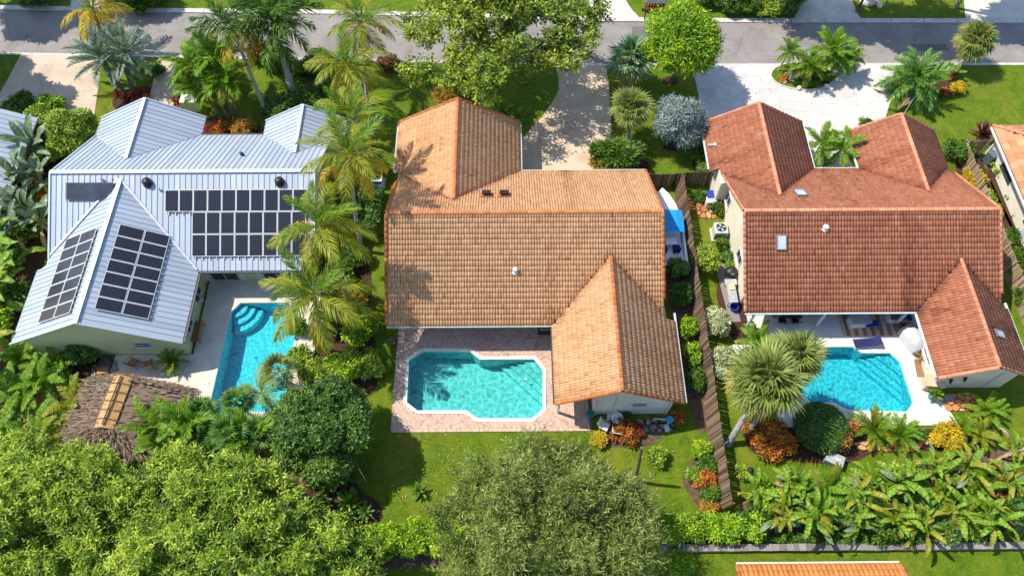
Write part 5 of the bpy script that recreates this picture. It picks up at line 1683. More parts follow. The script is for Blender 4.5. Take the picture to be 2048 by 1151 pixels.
# ---------------------------------------------------------------- machines and outdoor kit
def ac_unit(label, c, s=.95, h=.95, rz=0.0):
    t = thing('air_conditioner', label, 'air conditioner', (c[0], c[1], 0), rz, 'air conditioners')
    MB().box((0, 0, .05), (s + .2, s + .2, .1)).build('pad', M['concrete'], t)
    MB().box((0, 0, .1 + h / 2), (s, s, h)).build('cabinet', M['acgrey'], t, bevel=.05)
    for k in range(6): MB().box((0, -s / 2 - .006, .25 + k * (h - .25) / 6), (s * .86, .012, .05)).build('louvre', M['dark'], t)
    MB().lathe([(s * .40, 0), (s * .40, .012), (s * .01, .013)], (0, 0, .1 + h), 20).build('fan_opening', M['black'], t)
    for k in range(4):
        a = k * PI / 2 + .3
        MB().box((math.cos(a) * s * .19, math.sin(a) * s * .19, .1 + h + .022), (s * .3, s * .13, .012), a).build('fan_blade', M['grey'], t)
    for k in range(2): MB().bar((-s * .4, 0, .1 + h + .035) if k else (0, -s * .4, .1 + h + .035), (s * .4, 0, .1 + h + .035) if k else (0, s * .4, .1 + h + .035), .015, .012).build('guard_bar', M['acgrey'], t)
    MB().lathe([(s * .1, 0), (s * .1, .02), (.01, .025)], (0, 0, .13 + h), 10).build('hub', M['dark'], t)
    return t
ac_unit('grey air conditioner beside the cream side wall', gp(1436, 470), 1.0, .95)
ac_unit('grey air conditioner at the right edge by the neighbour wall', gp(2052, 478), 1.0, .85)
ac_unit('air conditioner in the shade left of the tiled gable', gp(757, 368), .9, .85)
def bin_(label, c, col, rz=0, h=1.05, name='wheeled_bin', cat='bin'):
    t = thing(name, label, cat, (c[0], c[1], 0), rz)
    MB().box((0, 0, h * .46), (.5, .58, h * .86), taper=1.18).build('body', col, t, bevel=.03)
    MB().box((0, .02, h * .93), (.64, .74, .07)).build('lid', col, t, bevel=.02)
    MB().tube([(-.25, .4, h * .88), (.25, .4, h * .88)], .02, 6).build('handle', col, t)
    for s in (-.24, .24): MB().tube([(s - .03, .3, .12), (s + .03, .3, .12)], .12, 12).build('wheel', M['black'], t)
    return t
bin_('blue recycling bin left of the tiled roof', gp(762, 392), M['blue'], .3)
bin_('dark wheeled bin behind the bleached fence corner', gp(1972, 325), M['slate'], .5, 1.2)
bin_('dark wheeled bin next to the first by the bleached fence', gp(1984, 312), M['dark'], .4, 1.1)
bin_('blue bin inside the plank gate', gp(1417, 402), M['blue'], 0, .95)
t = thing('storage_cabinet', 'white cabinet beside the plank gate', 'cabinet', gp(1418, 412))
MB().box((0, 0, .4), (.7, .5, .8)).build('body', M['white'], t, bevel=.02); MB().box((0, 0, .83), (.76, .56, .05)).build('lid', M['white'], t)
def garden_chair(name, label, c, rz, mat, frame, group=None, seat_h=.42, w=.58, lean=.35, cat='chair'):
    t = thing(name, label, cat, (c[0], c[1], c[2] if len(c) > 2 else .06), rz, group)
    MB().box((0, 0, seat_h), (w, .55, .05)).build('seat', mat, t, bevel=.02)
    Mx = Matrix.Translation((0, .27, seat_h)) @ Matrix.Rotation(-lean, 4, 'X')
    MB().box((0, 0, .32), (w, .045, .62)).build('backrest', mat, t, bevel=.02).matrix_basis = Mx
    for sx in (-1, 1):
        for sy in (-1, 1): MB().tube([(sx * w * .45, sy * .24, seat_h), (sx * w * .5, sy * .3, 0)], .018, 6).build('leg', frame, t)
        MB().tube([(sx * w * .52, -.25, seat_h), (sx * w * .54, -.2, seat_h + .22), (sx * w * .52, .33, seat_h + .24)], .02, 6).build('armrest', frame, t)
    return t
garden_chair('plastic_chair', 'yellow chair inside the plank gate', gp(1432, 396, 0), 2.6, M['yellowp'], M['yellowp'])
# black kettle grill with shelf
t = thing('grill', 'black covered grill on the side path of the cream house', 'grill', gp(1456, 556))
MB().lathe([(.1, .55), (.36, .62), (.46, .82), (.47, .95), (.42, 1.12), (.25, 1.24), (.05, 1.28), (.01, 1.29)], (0, 0, 0), 16).build('kettle', M['black'], t, smooth=True)
for a in (0, 2.1, 4.2): MB().tube([(.28 * math.cos(a), .28 * math.sin(a), .62), (.42 * math.cos(a), .42 * math.sin(a), 0)], .022, 6).build('leg', M['dark'], t)
MB().tube([(-.12, -.3, 1.2), (0, -.42, 1.24), (.12, -.3, 1.2)], .02, 6).build('handle', M['alu'], t)
MB().box((-.1, -.75, .75), (.85, .45, .05)).build('side_shelf', M['acgrey'], t)
t = thing('work_table', 'grey side table with a basin along the cream wall', 'table', gp(1458, 592))
MB().box((0, 0, .8), (.65, 1.9, .05)).build('top', M['grey'], t); MB().box((.05, .3, .86), (.42, .5, .08)).build('basin', M['beige'], t)
for x in (-.28, .28):
    for y in (-.85, .85): MB().box((x, y, .39), (.06, .06, .78)).build('leg', M['alu'], t)
t = thing('tub', 'blue tub below the side table', 'tub', gp(1466, 618))
MB().lathe([(.22, 0), (.3, .38), (.33, .4), (.28, .4), (.2, .06), (.01, .05)], (0, 0, 0), 14).build('tub_shell', M['blue'], t)
slab('side_path', [(15.6, 29.2), (16.6, 29.2), (16.8, 24.2), (16.0, 24.2)], .035, M['wallstone'])

# stepping stones of orange rock
def stones(name, px_poly, n, seed, mat='stone_o', gap=.06, z=.07, kind='stone_path'):
    po = gpoly(*px_poly)
    if area2(po) < 0: po = po[::-1]
    root = MB().prism(po, -.02, .018).build(name, M['mulch'])
    tag(root, kind='structure')
    rg = random.Random(seed)
    xs = [p[0] for p in po]; ys = [p[1] for p in po]
    P = []
    k = 0
    dmin = math.sqrt(abs(area2(po)) / 2 / n) * .85
    while k < 3000 and len(P) < n * 2:
        k += 1
        p = (rg.uniform(min(xs), max(xs)), rg.uniform(min(ys), max(ys)))
        if in_poly(p, po) and all(math.dist(p, q) > dmin for q in P): P.append(p)
    for c in voronoi_cells(P, gap, 1.2):
        if len(c) < 3: continue
        g = list(po)
        for i in range(len(c)):
            g = clip_poly(g, c[i], c[(i + 1) % len(c)])
            if len(g) < 3: break
        if len(g) < 3: continue
        g = smooth_poly(g, 1)
        MB().prism(g, 0.0, z * rg.uniform(.6, 1.2), rnd=rg.random()).build('stone', M[mat], root)
stones('stone_path_gate', [(1356, 398), (1380, 390), (1412, 405), (1434, 425), (1430, 438), (1402, 436), (1385, 420), (1362, 412)], 16, 5)
stones('stone_bed_gable', [(1878, 790), (1940, 786), (1965, 800), (1940, 822), (1892, 822)], 16, 6, z=.16)
stones('stone_bed_hut', [(60, 760), (150, 745), (175, 790), (140, 860), (125, 925), (60, 930), (0, 900), (-20, 850), (20, 800)], 26, 7, z=.22, gap=.1)
stones('stone_edge_pool', [(1705, 885), (1760, 880), (1830, 868), (1870, 880), (1820, 905), (1720, 900)], 14, 8, z=.14)
stones('stepping_stones', [(1270, 838), (1345, 838), (1350, 860), (1275, 865)], 9, 9, 'wallstone', .18, .04)
stones('stone_bed_gable_left', [(185, 732), (235, 722), (238, 742), (185, 760)], 8, 10, 'wallstone', .08, .2)

# ---------------------------------------------------------------- left pool terrace
def pot(label, px, py, mat, r, h, leafs=None, z=.06, name='plant_pot', cnt=18, sc=.6, e1=0, part='leaf'):
    c = gp(px, py)
    t = thing(name, label, 'plant pot', (c.x, c.y, z))
    MB().lathe([(r * .7, 0), (r, h * .6), (r * .95, h), (r * 1.05, h), (r * 1.05, h + .03), (r * .8, h + .03), (r * .78, h - .04), (.01, h - .05)], (0, 0, 0), 16).build('pot', M[mat], t, smooth=False)
    if leafs:
        rg = random.Random(px)
        ms = sum((FR[k] for k in leafs), [])
        for i in range(cnt):
            o = inst(part, rg.choice(ms), t, Matrix.Translation((0, 0, h - .03)) @ Matrix.Rotation(i * 2.4 + rg.uniform(-.2, .2), 4, 'Z') @ Matrix.Rotation(-R(80 - (80 - e1) * i / cnt), 4, 'Y') @ Matrix.Scale(sc * rg.uniform(.85, 1.1), 4))
    return t
pot('slate blue pot with spiky palm at the wing corner', 352, 730, 'slate', .33, .5, ['cyc', 'cyy'], cnt=24, sc=.95, part='frond')
garden_chair('wicker_chair', 'orange wicker chair left of its twin below the gable window', gp(272, 728, .06), R(155), M['teak'], M['dark'], 'terrace chairs', w=.7)
garden_chair('wicker_chair', 'orange wicker chair right of its twin below the gable window', gp(302, 732, .06), R(200), M['teak'], M['dark'], 'terrace chairs', w=.6)
t = thing('bench', 'teak bench with arms on the left pool terrace', 'bench', gp(398, 668, .06), R(90))
for k in range(5): MB().box((0, -.22 + k * .11, .44), (1.5, .09, .03)).build('seat_slat', M['teak'], t)
for k in range(4): MB().box((0, -.32 - k * .02, .52 + k * .11), (1.5, .025, .08)).build('back_slat', M['teak'], t)
for sx in (-.7, .7):
    for y in (-.3, .25): MB().box((sx, y, .22), (.06, .06, .44)).build('leg', M['teak'], t)
    MB().tube([(sx, .28, .44), (sx, .3, .66), (sx, -.34, .7)], .025, 6).build('armrest', M['dark'], t)
t = thing('planter_urn', 'tan urn standing by the terrace door of the wing', 'urn', gp(402, 604, .06))
MB().lathe([(.15, 0), (.3, .2), (.33, .42), (.2, .62), (.24, .7), (.16, .7), (.12, .55), (.01, .5)], (0, 0, 0), 14).build('urn', M['beige'], t, smooth=True)
pot('small potted flower in the terrace corner', 408, 572, 'terra', .22, .3, ['brom', 'bromo'], cnt=12, sc=.9)
t = thing('paver_stack', 'loose stack of tan boards beside the hut', 'boards', gp(208, 745))
for k in range(3): MB().box((0, k * .04, .06 + k * .09), (.75, .5, .08), .1 * k).build('board', M['teak'], t)
t = thing('storage_crate', 'dark crate by the gable wall', 'crate', gp(215, 728))
MB().box((0, 0, .25), (.6, .5, .5), .3).build('body', M['slate'], t, bevel=.03); MB().box((0, 0, .52), (.66, .56, .05), .3).build('lid', M['dark'], t)

# thatched hut
HUT = gp(228, 806, 3.0)
hut = thing('thatched_hut', 'round thatched hut with orange ridge cap beside the left pool', 'hut', (HUT.x, HUT.y, 0))
hut.rotation_euler = (0, 0, R(-6))
hx0, hx1, hy0, hy1 = -3.0, 4.6, -3.2, 2.0     # eaves
ridge_y0, ridge_y1, hz, ez = -1.35, 1.55, 3.2, 1.95
rgn = np.random.default_rng(17)
def hut_z(x, y):
    ux = np.where(x < 0, x / hx0, x / hx1)
    uy = np.where(y < ridge_y0, (ridge_y0 - y) / (ridge_y0 - hy0), np.where(y > ridge_y1, (y - ridge_y1) / (hy1 - ridge_y1), 0))
    u = np.minimum(1, np.sqrt(ux ** 2 + uy ** 2))
    return hz - (hz - ez) * u ** .92, u
gx = np.linspace(-1, 1, 33)
Vh = []
na = 48; nr_ = 12
Vh = [(0, 0, hz)]
V = []; F = []
for i in range(nr_ + 1):
    u = i / nr_
    for j in range(na):
        a = 2 * PI * j / na
        cx, sy = math.cos(a), math.sin(a)
        x = u * (hx1 if cx > 0 else -hx0) * cx
        y = (ridge_y1 if sy > 0 else ridge_y0) * (1 if abs(sy) > .15 else abs(sy) / .15) + u * ((hy1 - ridge_y1) if sy > 0 else (ridge_y0 - hy0)) * sy * (1 if True else 0)
        z = hz - (hz - ez) * u ** .92 - .06
        V.append((x, y, z))
for i in range(nr_):
    for j in range(na):
        F.append((i * na + j, i * na + (j + 1) % na, (i + 1) * na + (j + 1) % na, (i + 1) * na + j))
MB().add(V, F).build('thatch_base', M['thatch'], hut)
NS = 9000
aa = rgn.uniform(0, 2 * PI, NS); uu = np.floor(np.sqrt(rgn.random(NS)) * 11) / 11 + .05 + rgn.normal(0, .012, NS)
cx, sy = np.cos(aa), np.sin(aa)
x = uu * np.where(cx > 0, hx1, -hx0) * cx
y = np.where(sy > 0, ridge_y1, ridge_y0) * np.minimum(1, np.abs(sy) / .15) + uu * np.where(sy > 0, hy1 - ridge_y1, ridge_y0 - hy0) * sy
z = hz - (hz - ez) * uu ** .92 + .03
P = np.stack([x, y, z], 1)
du = .05
uu2 = uu + du
x2 = uu2 * np.where(cx > 0, hx1, -hx0) * cx; y2 = np.where(sy > 0, ridge_y1, ridge_y0) * np.minimum(1, np.abs(sy) / .15) + uu2 * np.where(sy > 0, hy1 - ridge_y1, ridge_y0 - hy0) * sy
z2 = hz - (hz - ez) * uu2 ** .92 + .075
D = unit(np.stack([x2, y2, z2], 1) - P + rgn.normal(0, .03, (NS, 3)))
A = np.tile(np.array([[0, 0, 1.0]]), (NS, 1)) + rgn.normal(0, .3, (NS, 3))
V = leaves_np(P + rgn.normal(0, .015, P.shape), D, A, rgn.uniform(.4, .6, NS), rgn.uniform(.05, .1, NS), .05)
tag(inst('thatch_straw', np_mesh('thatch_straw', V, np.arange(len(V)).reshape(-1, 4), M['thatch'], rnd=np.clip(rgn.normal(.45, .25, NS), 0, 1)), hut), kind='stuff')
rc = MB()
nseg = 6
for i in range(nseg):
    y0_, y1_ = ridge_y0 - .35 + i * (ridge_y1 - ridge_y0 + .7) / nseg, ridge_y0 - .35 + (i + 1) * (ridge_y1 - ridge_y0 + .7) / nseg - .02
    MB().add([(-.62, y0_, hz - .12), (0, y0_, hz + .14), (.62, y0_, hz - .14), (-.62, y1_, hz - .12), (0, y1_, hz + .14), (.62, y1_, hz - .14)], [(0, 1, 4, 3), (1, 2, 5, 4), (0, 2, 1), (3, 4, 5)]).build('ridge_sheet', M['ridgecap'], hut)
    MB().bar((-.7, y1_, hz - .08), (.02, y1_, hz + .18), .05, .05).bar((-.02, y1_, hz + .18), (.7, y1_, hz - .08), .05, .05).build('ridge_batten', M['pole'], hut)
MB().tube([(0, ridge_y0 - .2, hz + .24), (.02, 0, hz + .26), (0, ridge_y1 + .2, hz + .24)], .05, 6).build('ridge_pole', M['pole'], hut)
for p in ((-2.2, -1.8), (3.4, -1.8), (-2.2, 1.6), (3.4, 1.6)): MB().tube([(p[0], p[1], 0), (p[0], p[1], 2.3)], .09, 8).build('post', M['pole'], hut)

# ---------------------------------------------------------------- middle house yard
t = thing('garden_table', 'small white round garden table below the gable window', 'table', gp(1232, 842))
MB().lathe([(.42, .68), (.42, .71), (.01, .715)], (0, 0, 0), 18).build('top', M['white'], t)
for a in (0, 2.1, 4.2): MB().tube([(.1 * math.cos(a), .1 * math.sin(a), .68), (.33 * math.cos(a), .33 * math.sin(a), 0)], .02, 6).build('leg', M['white'], t)
garden_chair('metal_chair', 'white metal chair nearest the patio corner', gp(1208, 856, 0), R(60), M['white'], M['white'], 'white garden chairs')
garden_chair('metal_chair', 'white metal chair between table and crotons', gp(1232, 862, 0), R(170), M['white'], M['white'], 'white garden chairs')
garden_chair('metal_chair', 'white metal chair against the white gable wall', gp(1222, 838, 0), R(-10), M['white'], M['white'], 'white garden chairs')
pot('teal glazed pot at the porch corner', 1180, 832, 'teal', .26, .5, None)
t = thing('wash_stand', 'white pipe stand with blue cap by the gable corner', 'stand', gp(1333, 850))
MB().tube([(0, 0, 0), (0, 0, 1.1)], .05, 8).build('pipe', M['white'], t); MB().tube([(0, .05, 1.05), (-1.0, .1, 1.05), (-1.05, .1, .6)], .035, 8).build('arm', M['white'], t)
MB().lathe([(.24, 1.1), (.26, 1.18), (.2, 1.28), (.01, 1.3)], (0, 0, 0), 14).build('cap', M['boatblue'], t); MB().box((0, -.2, .03), (.3, .5, .06)).build('foot', M['white'], t)
t = thing('utility_box', 'small brown box on the lawn beside the brick patio', 'box', gp(785, 684))
MB().box((0, 0, .14), (.48, .48, .28)).build('body', M['rug1'], t, bevel=.02); MB().box((0, 0, .3), (.52, .52, .04)).build('lid', M['pole'], t)
t = thing('pool_skimmer_lid', 'round white lid on the brick patio by the pool', 'lid', gp(810, 728, .07))
MB().lathe([(.14, 0), (.14, .02), (.01, .03)], (0, 0, 0), 14).build('lid', M['white'], t)
t = thing('pool_float', 'white pool float drifting near the steps', 'float', (1.1, 19.9, -.085))
MB().box((0, 0, .02), (.2, .13, .05), .4).build('block', M['white'], t, bevel=.02)
t = thing('grill', 'black grill under the eave by the tiled wing', 'grill', gp(1088, 664, .06))
MB().box((0, 0, .45), (.9, .5, .8)).build('cabinet', M['black'], t, bevel=.03); MB().box((0, 0, 1.0), (.85, .5, .26), taper=.8).build('hood', M['dark'], t, bevel=.04); MB().tube([(-.3, -.3, 1.0), (.3, -.3, 1.0)], .02, 6).build('handle', M['alu'], t)

# ---------------------------------------------------------------- right pool terrace
Z = .062
rug = thing('rug', 'brown and tan striped rug under the right porch', 'rug', gp(1748, 645, Z))
for k in range(16): MB().box((-2.35 + k * .3, 0, .006), (.29, 2.1, .012)).build('stripe', M['rug1' if k % 2 else 'rug2'], rug)
t = thing('kitchen_cart', 'white outdoor kitchen cart with sink under the right porch', 'cart', gp(1712, 648, Z), R(4))
MB().box((0, 0, .45), (1.35, .75, .8)).build('body', M['white'], t, bevel=.02); MB().box((0, 0, .88), (1.45, .85, .05)).build('top', M['grey'], t)
MB().box((.15, 0, .91), (.55, .45, .03)).build('sink', M['alu'], t); MB().tube([(.15, .3, .9), (.15, .3, 1.2), (.15, .1, 1.22)], .02, 6).build('tap', M['alu'], t)
garden_chair('armchair', 'blue covered chair on the striped rug', gp(1738, 652, Z), R(180), M['blue'], M['blue'], w=.95, seat_h=.45)
t = thing('sofa', 'white sofa with blue cushions under the right porch', 'sofa', gp(1797, 636, Z), R(0))
MB().box((0, 0, .22), (2.1, .85, .4)).build('base', M['white'], t, bevel=.03)
for s in (-1.0, 1.0): MB().box((s, 0, .35), (.12, .85, .65)).build('armrest', M['white'], t)
for i, k in enumerate(('slate', 'boatblue', 'blue')): MB().box((-.6 + i * .6, -.05, .48), (.57, .7, .16)).build('cushion', M[k], t, bevel=.04)
MB().box((0, .4, .62), (2.1, .12, .5)).build('backrest', M['white'], t)
t = thing('pouf', 'brown wicker pouf beside the sofa', 'pouf', gp(1795, 655, Z))
MB().lathe([(.26, 0), (.34, .12), (.34, .3), (.26, .4), (.01, .42)], (0, 0, 0), 14).build('pouf_body', M['wicker'], t, smooth=True)
t = thing('pouf', 'brown wicker pouf below the white covered grill', 'pouf', gp(1832, 704, Z))
MB().lathe([(.3, 0), (.4, .14), (.4, .34), (.3, .46), (.01, .48)], (0, 0, 0), 14).build('pouf_body', M['wicker'], t, smooth=True)
t = thing('covered_grill', 'large grill under a white cover by the wing wall', 'covered grill', gp(1818, 682, Z), R(-70))
V = []; F = []
for i, (x_, w_, h_) in enumerate(((-.95, .36, .7), (-.8, .45, 1.0), (-.2, .5, 1.25), (.4, .52, 1.2), (.9, .42, .95), (1.05, .34, .65))):
    V += [(x_, -w_ * 1.1, 0), (x_, -w_, h_ * .7), (x_, -w_ * .5, h_), (x_, w_ * .5, h_), (x_, w_, h_ * .7), (x_, w_ * 1.1, 0)]
for i in range(5):
    for q in range(5): F.append((i * 6 + q + 1, i * 6 + q, (i + 1) * 6 + q, (i + 1) * 6 + q + 1))
F += [(0, 1, 2, 3, 4, 5), tuple(range(35, 29, -1))]
MB().add(V, F).build('cover', M['cover'], t, smooth=True)
MB().bar((-.9, -.42, .28), (.95, -.44, .3), .02, .04).build('cord', M['grey'], t)
t = thing('sun_lounger', 'navy sun lounger on the white deck', 'lounger', gp(1732, 688, Z), R(4))
MB().box((-.35, 0, .32), (1.3, .62, .08)).build('seat_cushion', M['navy'], t, bevel=.02)
MB().box((.3, 0, 0), (.72, .62, .08)).build('back_cushion', M['navy'], t, bevel=.02).matrix_basis = Matrix.Translation((.28, 0, .33)) @ Matrix.Rotation(-.5, 4, 'Y')
for s in (-.3, .3): MB().bar((-1.0, s, .24), (.95, s, .24), .04, .05).build('side_rail', M['white'], t)
for x_ in (-.8, .6):
    for s in (-.28, .28): MB().box((x_, s, .12), (.05, .05, .24)).build('leg', M['white'], t)
def table_set():
    t = thing('dining_table', 'dark dining table in the shade of the right porch', 'table', gp(1575, 634, Z))
    MB().box((0, 0, .72), (1.5, .9, .04)).build('top', M['dark'], t)
    for x_ in (-.65, .65):
        for y_ in (-.38, .38): MB().box((x_, y_, .35), (.06, .06, .7)).build('leg', M['dark'], t)
table_set()
for i, (x_, y_, rz, lab) in enumerate(((1560, 645, 175, 'black mesh chair left of the dining table front'), (1585, 645, 185, 'black mesh chair right of the dining table front'), (1548, 632, 90, 'black mesh chair at the end of the dining table'))):
    garden_chair('mesh_chair', lab, gp(x_, y_, Z), R(rz), M['black'], M['alu'], 'black mesh chairs', w=.6)
t = thing('door_mat', 'dark mat on the white deck by the wing wall', 'mat', gp(1842, 737, Z), R(-6))
MB().box((0, 0, .008), (.75, 1.3, .016)).build('mat', M['rug1'], t)
t = thing('deck_box', 'tan deck box at the corner of the red tiled wing', 'box', gp(1858, 772, Z), R(-8))
MB().box((0, 0, .45), (1.15, .75, .85)).build('body', M['beige'], t, bevel=.03)
MB().add([(-.62, -.42, .9), (.62, -.42, .9), (.62, .42, 1.02), (-.62, .42, 1.02), (-.62, -.42, .96), (.62, -.42, .96), (.62, .42, 1.08), (-.62, .42, 1.08)], [(3, 2, 1, 0), (4, 5, 6, 7), (0, 1, 5, 4), (1, 2, 6, 5), (2, 3, 7, 6), (3, 0, 4, 7)]).build('lid', M['beige'], t)
MB().tube([(.3, -.39, .55), (.3, -.36, .55)], .09, 12).build('vent', M['black'], t)
pot('blue glazed pot with a green plant at the deck corner', 1862, 795, 'bluepot', .34, .5, ['padl'], cnt=16, sc=.75)
pot('small yellow green potted plant by the wing wall', 1842, 720, 'terra', .2, .3, ['cyc', 'cyy'], cnt=18, sc=.45, part='frond')
t = thing('boulder', 'grey boulder beside the blue pot', 'rock', gp(1893, 796))
MB().lathe([(.3, 0), (.36, .15), (.3, .32), (.15, .42), (.01, .44)], (0, 0, 0), 9, sx=1.1, sy=.8).build('rock', M['wallstone'], t)
t = thing('ladder', 'white folded step ladder leaning on the wing wall', 'ladder', gp(1872, 752, Z), R(80))
for s in (-.22, .22): MB().bar((s, 0, 0), (s, .35, 1.6), .05, .03).build('rail', M['white'], t)
for k in range(4): MB().bar((-.22, .07 + k * .075, .32 + k * .33), (.22, .07 + k * .075, .32 + k * .33), .05, .02).build('rung', M['white'], t)
t = thing('storage_box', 'grey storage box in the mulch below the round hedge', 'box', gp(1664, 922), R(-28))
MB().box((0, 0, .28), (1.15, .75, .55)).build('body', M['grey'], t, bevel=.03); MB().box((0, 0, .6), (1.22, .82, .1), taper=.92).build('lid', M['grey'], t, bevel=.03)
MB().box((.15, 0, .66), (.4, .18, .02)).build('plate', M['beige'], t)
t = thing('garden_lamp', 'black garden lamp on the lawn by the fence', 'lamp', gp(1490, 952))
MB().tube([(0, 0, 0), (0, 0, 1.2)], .03, 8).build('post', M['black'], t); MB().lathe([(.05, 1.2), (.17, 1.28), (.17, 1.42), (.22, 1.44), (.02, 1.6)], (0, 0, 0), 8).build('lantern', M['black'], t)
# utility pole and wire across the back gardens
t = thing('utility_pole', 'old leaning wooden pole on the back lawn', 'pole', gp(1270, 962))
MB().tube([(0, 0, -.1), (-.1, .35, 2.4), (-.22, .75, 4.8)], [.13, .11, .09], 9).build('pole', M['pole'], t)
w0 = gp(640, 952, 1.2); w1 = gp(1272, 953, 1.2); w2 = gp(1492, 958, 1.2)
for a, b_, lab in ((w0, w1, 'thin wire from the left trees to the wooden pole'), (w1, w2, 'thin wire from the wooden pole to the garden lamp')):
    t = thing('wire', lab, 'wire', a)
    ptsw = [(b_ - a) * k + Vector((0, 0, -.12 * math.sin(PI * k))) for k in [i / 8 for i in range(9)]]
    MB().tube(ptsw, .007, 4).build('cable', M['dark'], t)

# ---------------------------------------------------------------- front gardens and across the road
fc = gp(1801, 238)
t = thing('flag', 'striped flag with blue corner on a white pole by the red gable', 'flag', (fc.x, fc.y, 0))
MB().tube([(0, 0, 0), (.02, .05, 3.1)], .025, 8).build('pole', M['white'], t)
flag_t = Matrix.Translation((.0, .05, 2.95)) @ Matrix.Rotation(R(205), 4, 'Z')
for k in range(13):
    z0, z1 = -k * .075, -(k + 1) * .075
    V = []; F = []
    x_0 = .52 if k < 7 else 0.0
    for i in range(7):
        x_ = x_0 + (1.3 - x_0) * i / 6
        s = .06 * math.sin(x_ * 6); dz = -.32 * x_
        V += [(x_, s, z0 + dz), (x_, s, z1 + dz)]
        if i: F.append((i * 2 - 2, i * 2 - 1, i * 2 + 1, i * 2))
    MB().add(V, F).build('stripe', M['flag_r' if k % 2 == 0 else 'flag_w'], t).matrix_basis = flag_t
V = []; F = []
for i in range(4):
    x_ = .52 * i / 3; s = .06 * math.sin(x_ * 6); dz = -.32 * x_
    V += [(x_, s, dz), (x_, s, -.525 + dz)]
    if i: F.append((i * 2 - 2, i * 2 - 1, i * 2 + 1, i * 2))
MB().add(V, F).build('canton', M['flag_b'], t).matrix_basis = flag_t
t = thing('mailbox', 'grey mailbox on a post across the road', 'mailbox', gp(1288, 40))
MB().box((0, 0, .5), (.1, .1, 1.0)).build('post', M['dark'], t); MB().tube([(-.4, 0, 1.15), (.35, 0, 1.15)], .16, 10).build('box', M['dark'], t); MB().box((.2, -.18, 1.25), (.12, .02, .12)).build('signal', M['redp'], t)
t = thing('garden_bench', 'red slatted bench with grey canopy across the road', 'bench', gp(1308, 22))
for k in range(7): MB().box((-.75 + k * .25, 0, .45), (.09, .5, .9)).build('slat', M['redp'], t)
MB().box((0, 0, .5), (1.75, .06, .08)).build('rail', M['redp'], t); MB().add([(-1, -.5, 1.3), (1, -.5, 1.3), (1, .5, 1.3), (-1, .5, 1.3), (-.8, 0, 1.75), (.8, 0, 1.75)], [(0, 1, 5, 4), (2, 3, 4, 5), (1, 2, 5), (3, 0, 4), (3, 2, 1, 0)]).build('canopy', M['slate'], t)
for s in (-.9, .9): MB().box((s, 0, .65), (.08, .08, 1.3)).build('post', M['redp'], t)
for i, (x_, y_, s, lab) in enumerate(((1732, 8, .55, 'largest pale rock on the far lawn'), (1748, 6, .4, 'second pale rock on the far lawn'), (1758, 12, .32, 'smallest pale rock on the far lawn'))):
    t = thing('boulder', lab, 'rock', gp(x_, y_), .7 * i, 'pale lawn rocks')
    MB().lathe([(s, 0), (s * 1.1, s * .4), (s * .8, s * .75), (s * .3, s * .95), (.01, s)], (0, 0, 0), 8, sx=1.2, sy=.85).build('rock', M['concrete'], t)
t = thing('garden_cabinet', 'white garden cabinet behind the left metal gable', 'cabinet', gp(388, 218))
MB().box((0, 0, .6), (1.3, .8, 1.2)).build('body', M['white'], t, bevel=.02); MB().box((0, 0, 1.23), (1.42, .92, .06)).build('top', M['white'], t)
for i, (x_, y_, lab) in enumerate(((1568, 165, 'small round stone left on the driveway island'), (1598, 177, 'white stone at the front of the driveway island'), (1652, 174, 'small stone right on the driveway island'))):
    t = thing('boulder', lab, 'rock', gp(x_, y_, .08), i, 'island stones')
    MB().lathe([(.2, 0), (.23, .1), (.15, .2), (.01, .24)], (0, 0, 0), 8, sx=1.2).build('rock', M['concrete'], t)

# ---------------------------------------------------------------- plants: where they grow
# coconut palms between the left and the middle house
coconut('coconut palm nearest the road, its crown against the asphalt', (737, 210), 5.9, (722, 45), 1, .95)
coconut('coconut palm with yellowing skirt over the front lawn', (725, 285), 6.0, (692, 128), 2, .93, 5, 10, 7)
coconut('dark green coconut palm at the corner of the metal roof', (742, 405), 8.0, (700, 232), 3, .85, 6, 10, 1)
coconut('coconut palm with many golden fronds beside the tiled gable', (724, 500), 9.3, (700, 308), 4, .95, 4, 9, 9)
coconut('coconut palm leaning its crown over the end of the solar array', (700, 608), 8.4, (640, 452), 5, 1.0, 5, 10, 7)
coconut('coconut palm whose fronds overhang the left pool', (655, 700), 6.5, (628, 588), 6, 1.05, 5, 10, 6)
b = gp(235, 138); tp = gp(185, 18, 4.2)
palm('coconut_palm', 'yellow drooping palm over the road at the upper left', b, 4.2, (tp.x - b.x, tp.y - b.y), [(FR['cy'], 4, 70, 45, .9), (FR['co'], 16, 30, -40, 1.0)], (.17, .12), 'bark_t', 'palm tree', 'coconut palms', 7)
# royal palms in the left front garden
b = gp(535, 232); tp = gp(468, 66, 6.0)
palm('royal_palm', 'leaning slim palm with yellow lower fronds on the left front lawn', b, 5.6, (tp.x - b.x, tp.y - b.y), [(FR['ry'], 9, 70, 10, 1.15), (FR['ro'], 8, 10, -38, 1.15)], (.19, .13), 'bark_g', 'palm tree', 'royal palms', 11, shaft=.7)
b = gp(590, 200); tp = gp(552, 62, 5.2)
palm('royal_palm', 'thick pale trunked royal palm with dark green crown', b, 4.9, (tp.x - b.x, tp.y - b.y), [(FR['ry'], 22, 78, -35, 1.38)], (.30, .17), 'bark_g', 'palm tree', 'royal palms', 12, shaft=1.0, bulge=.15)
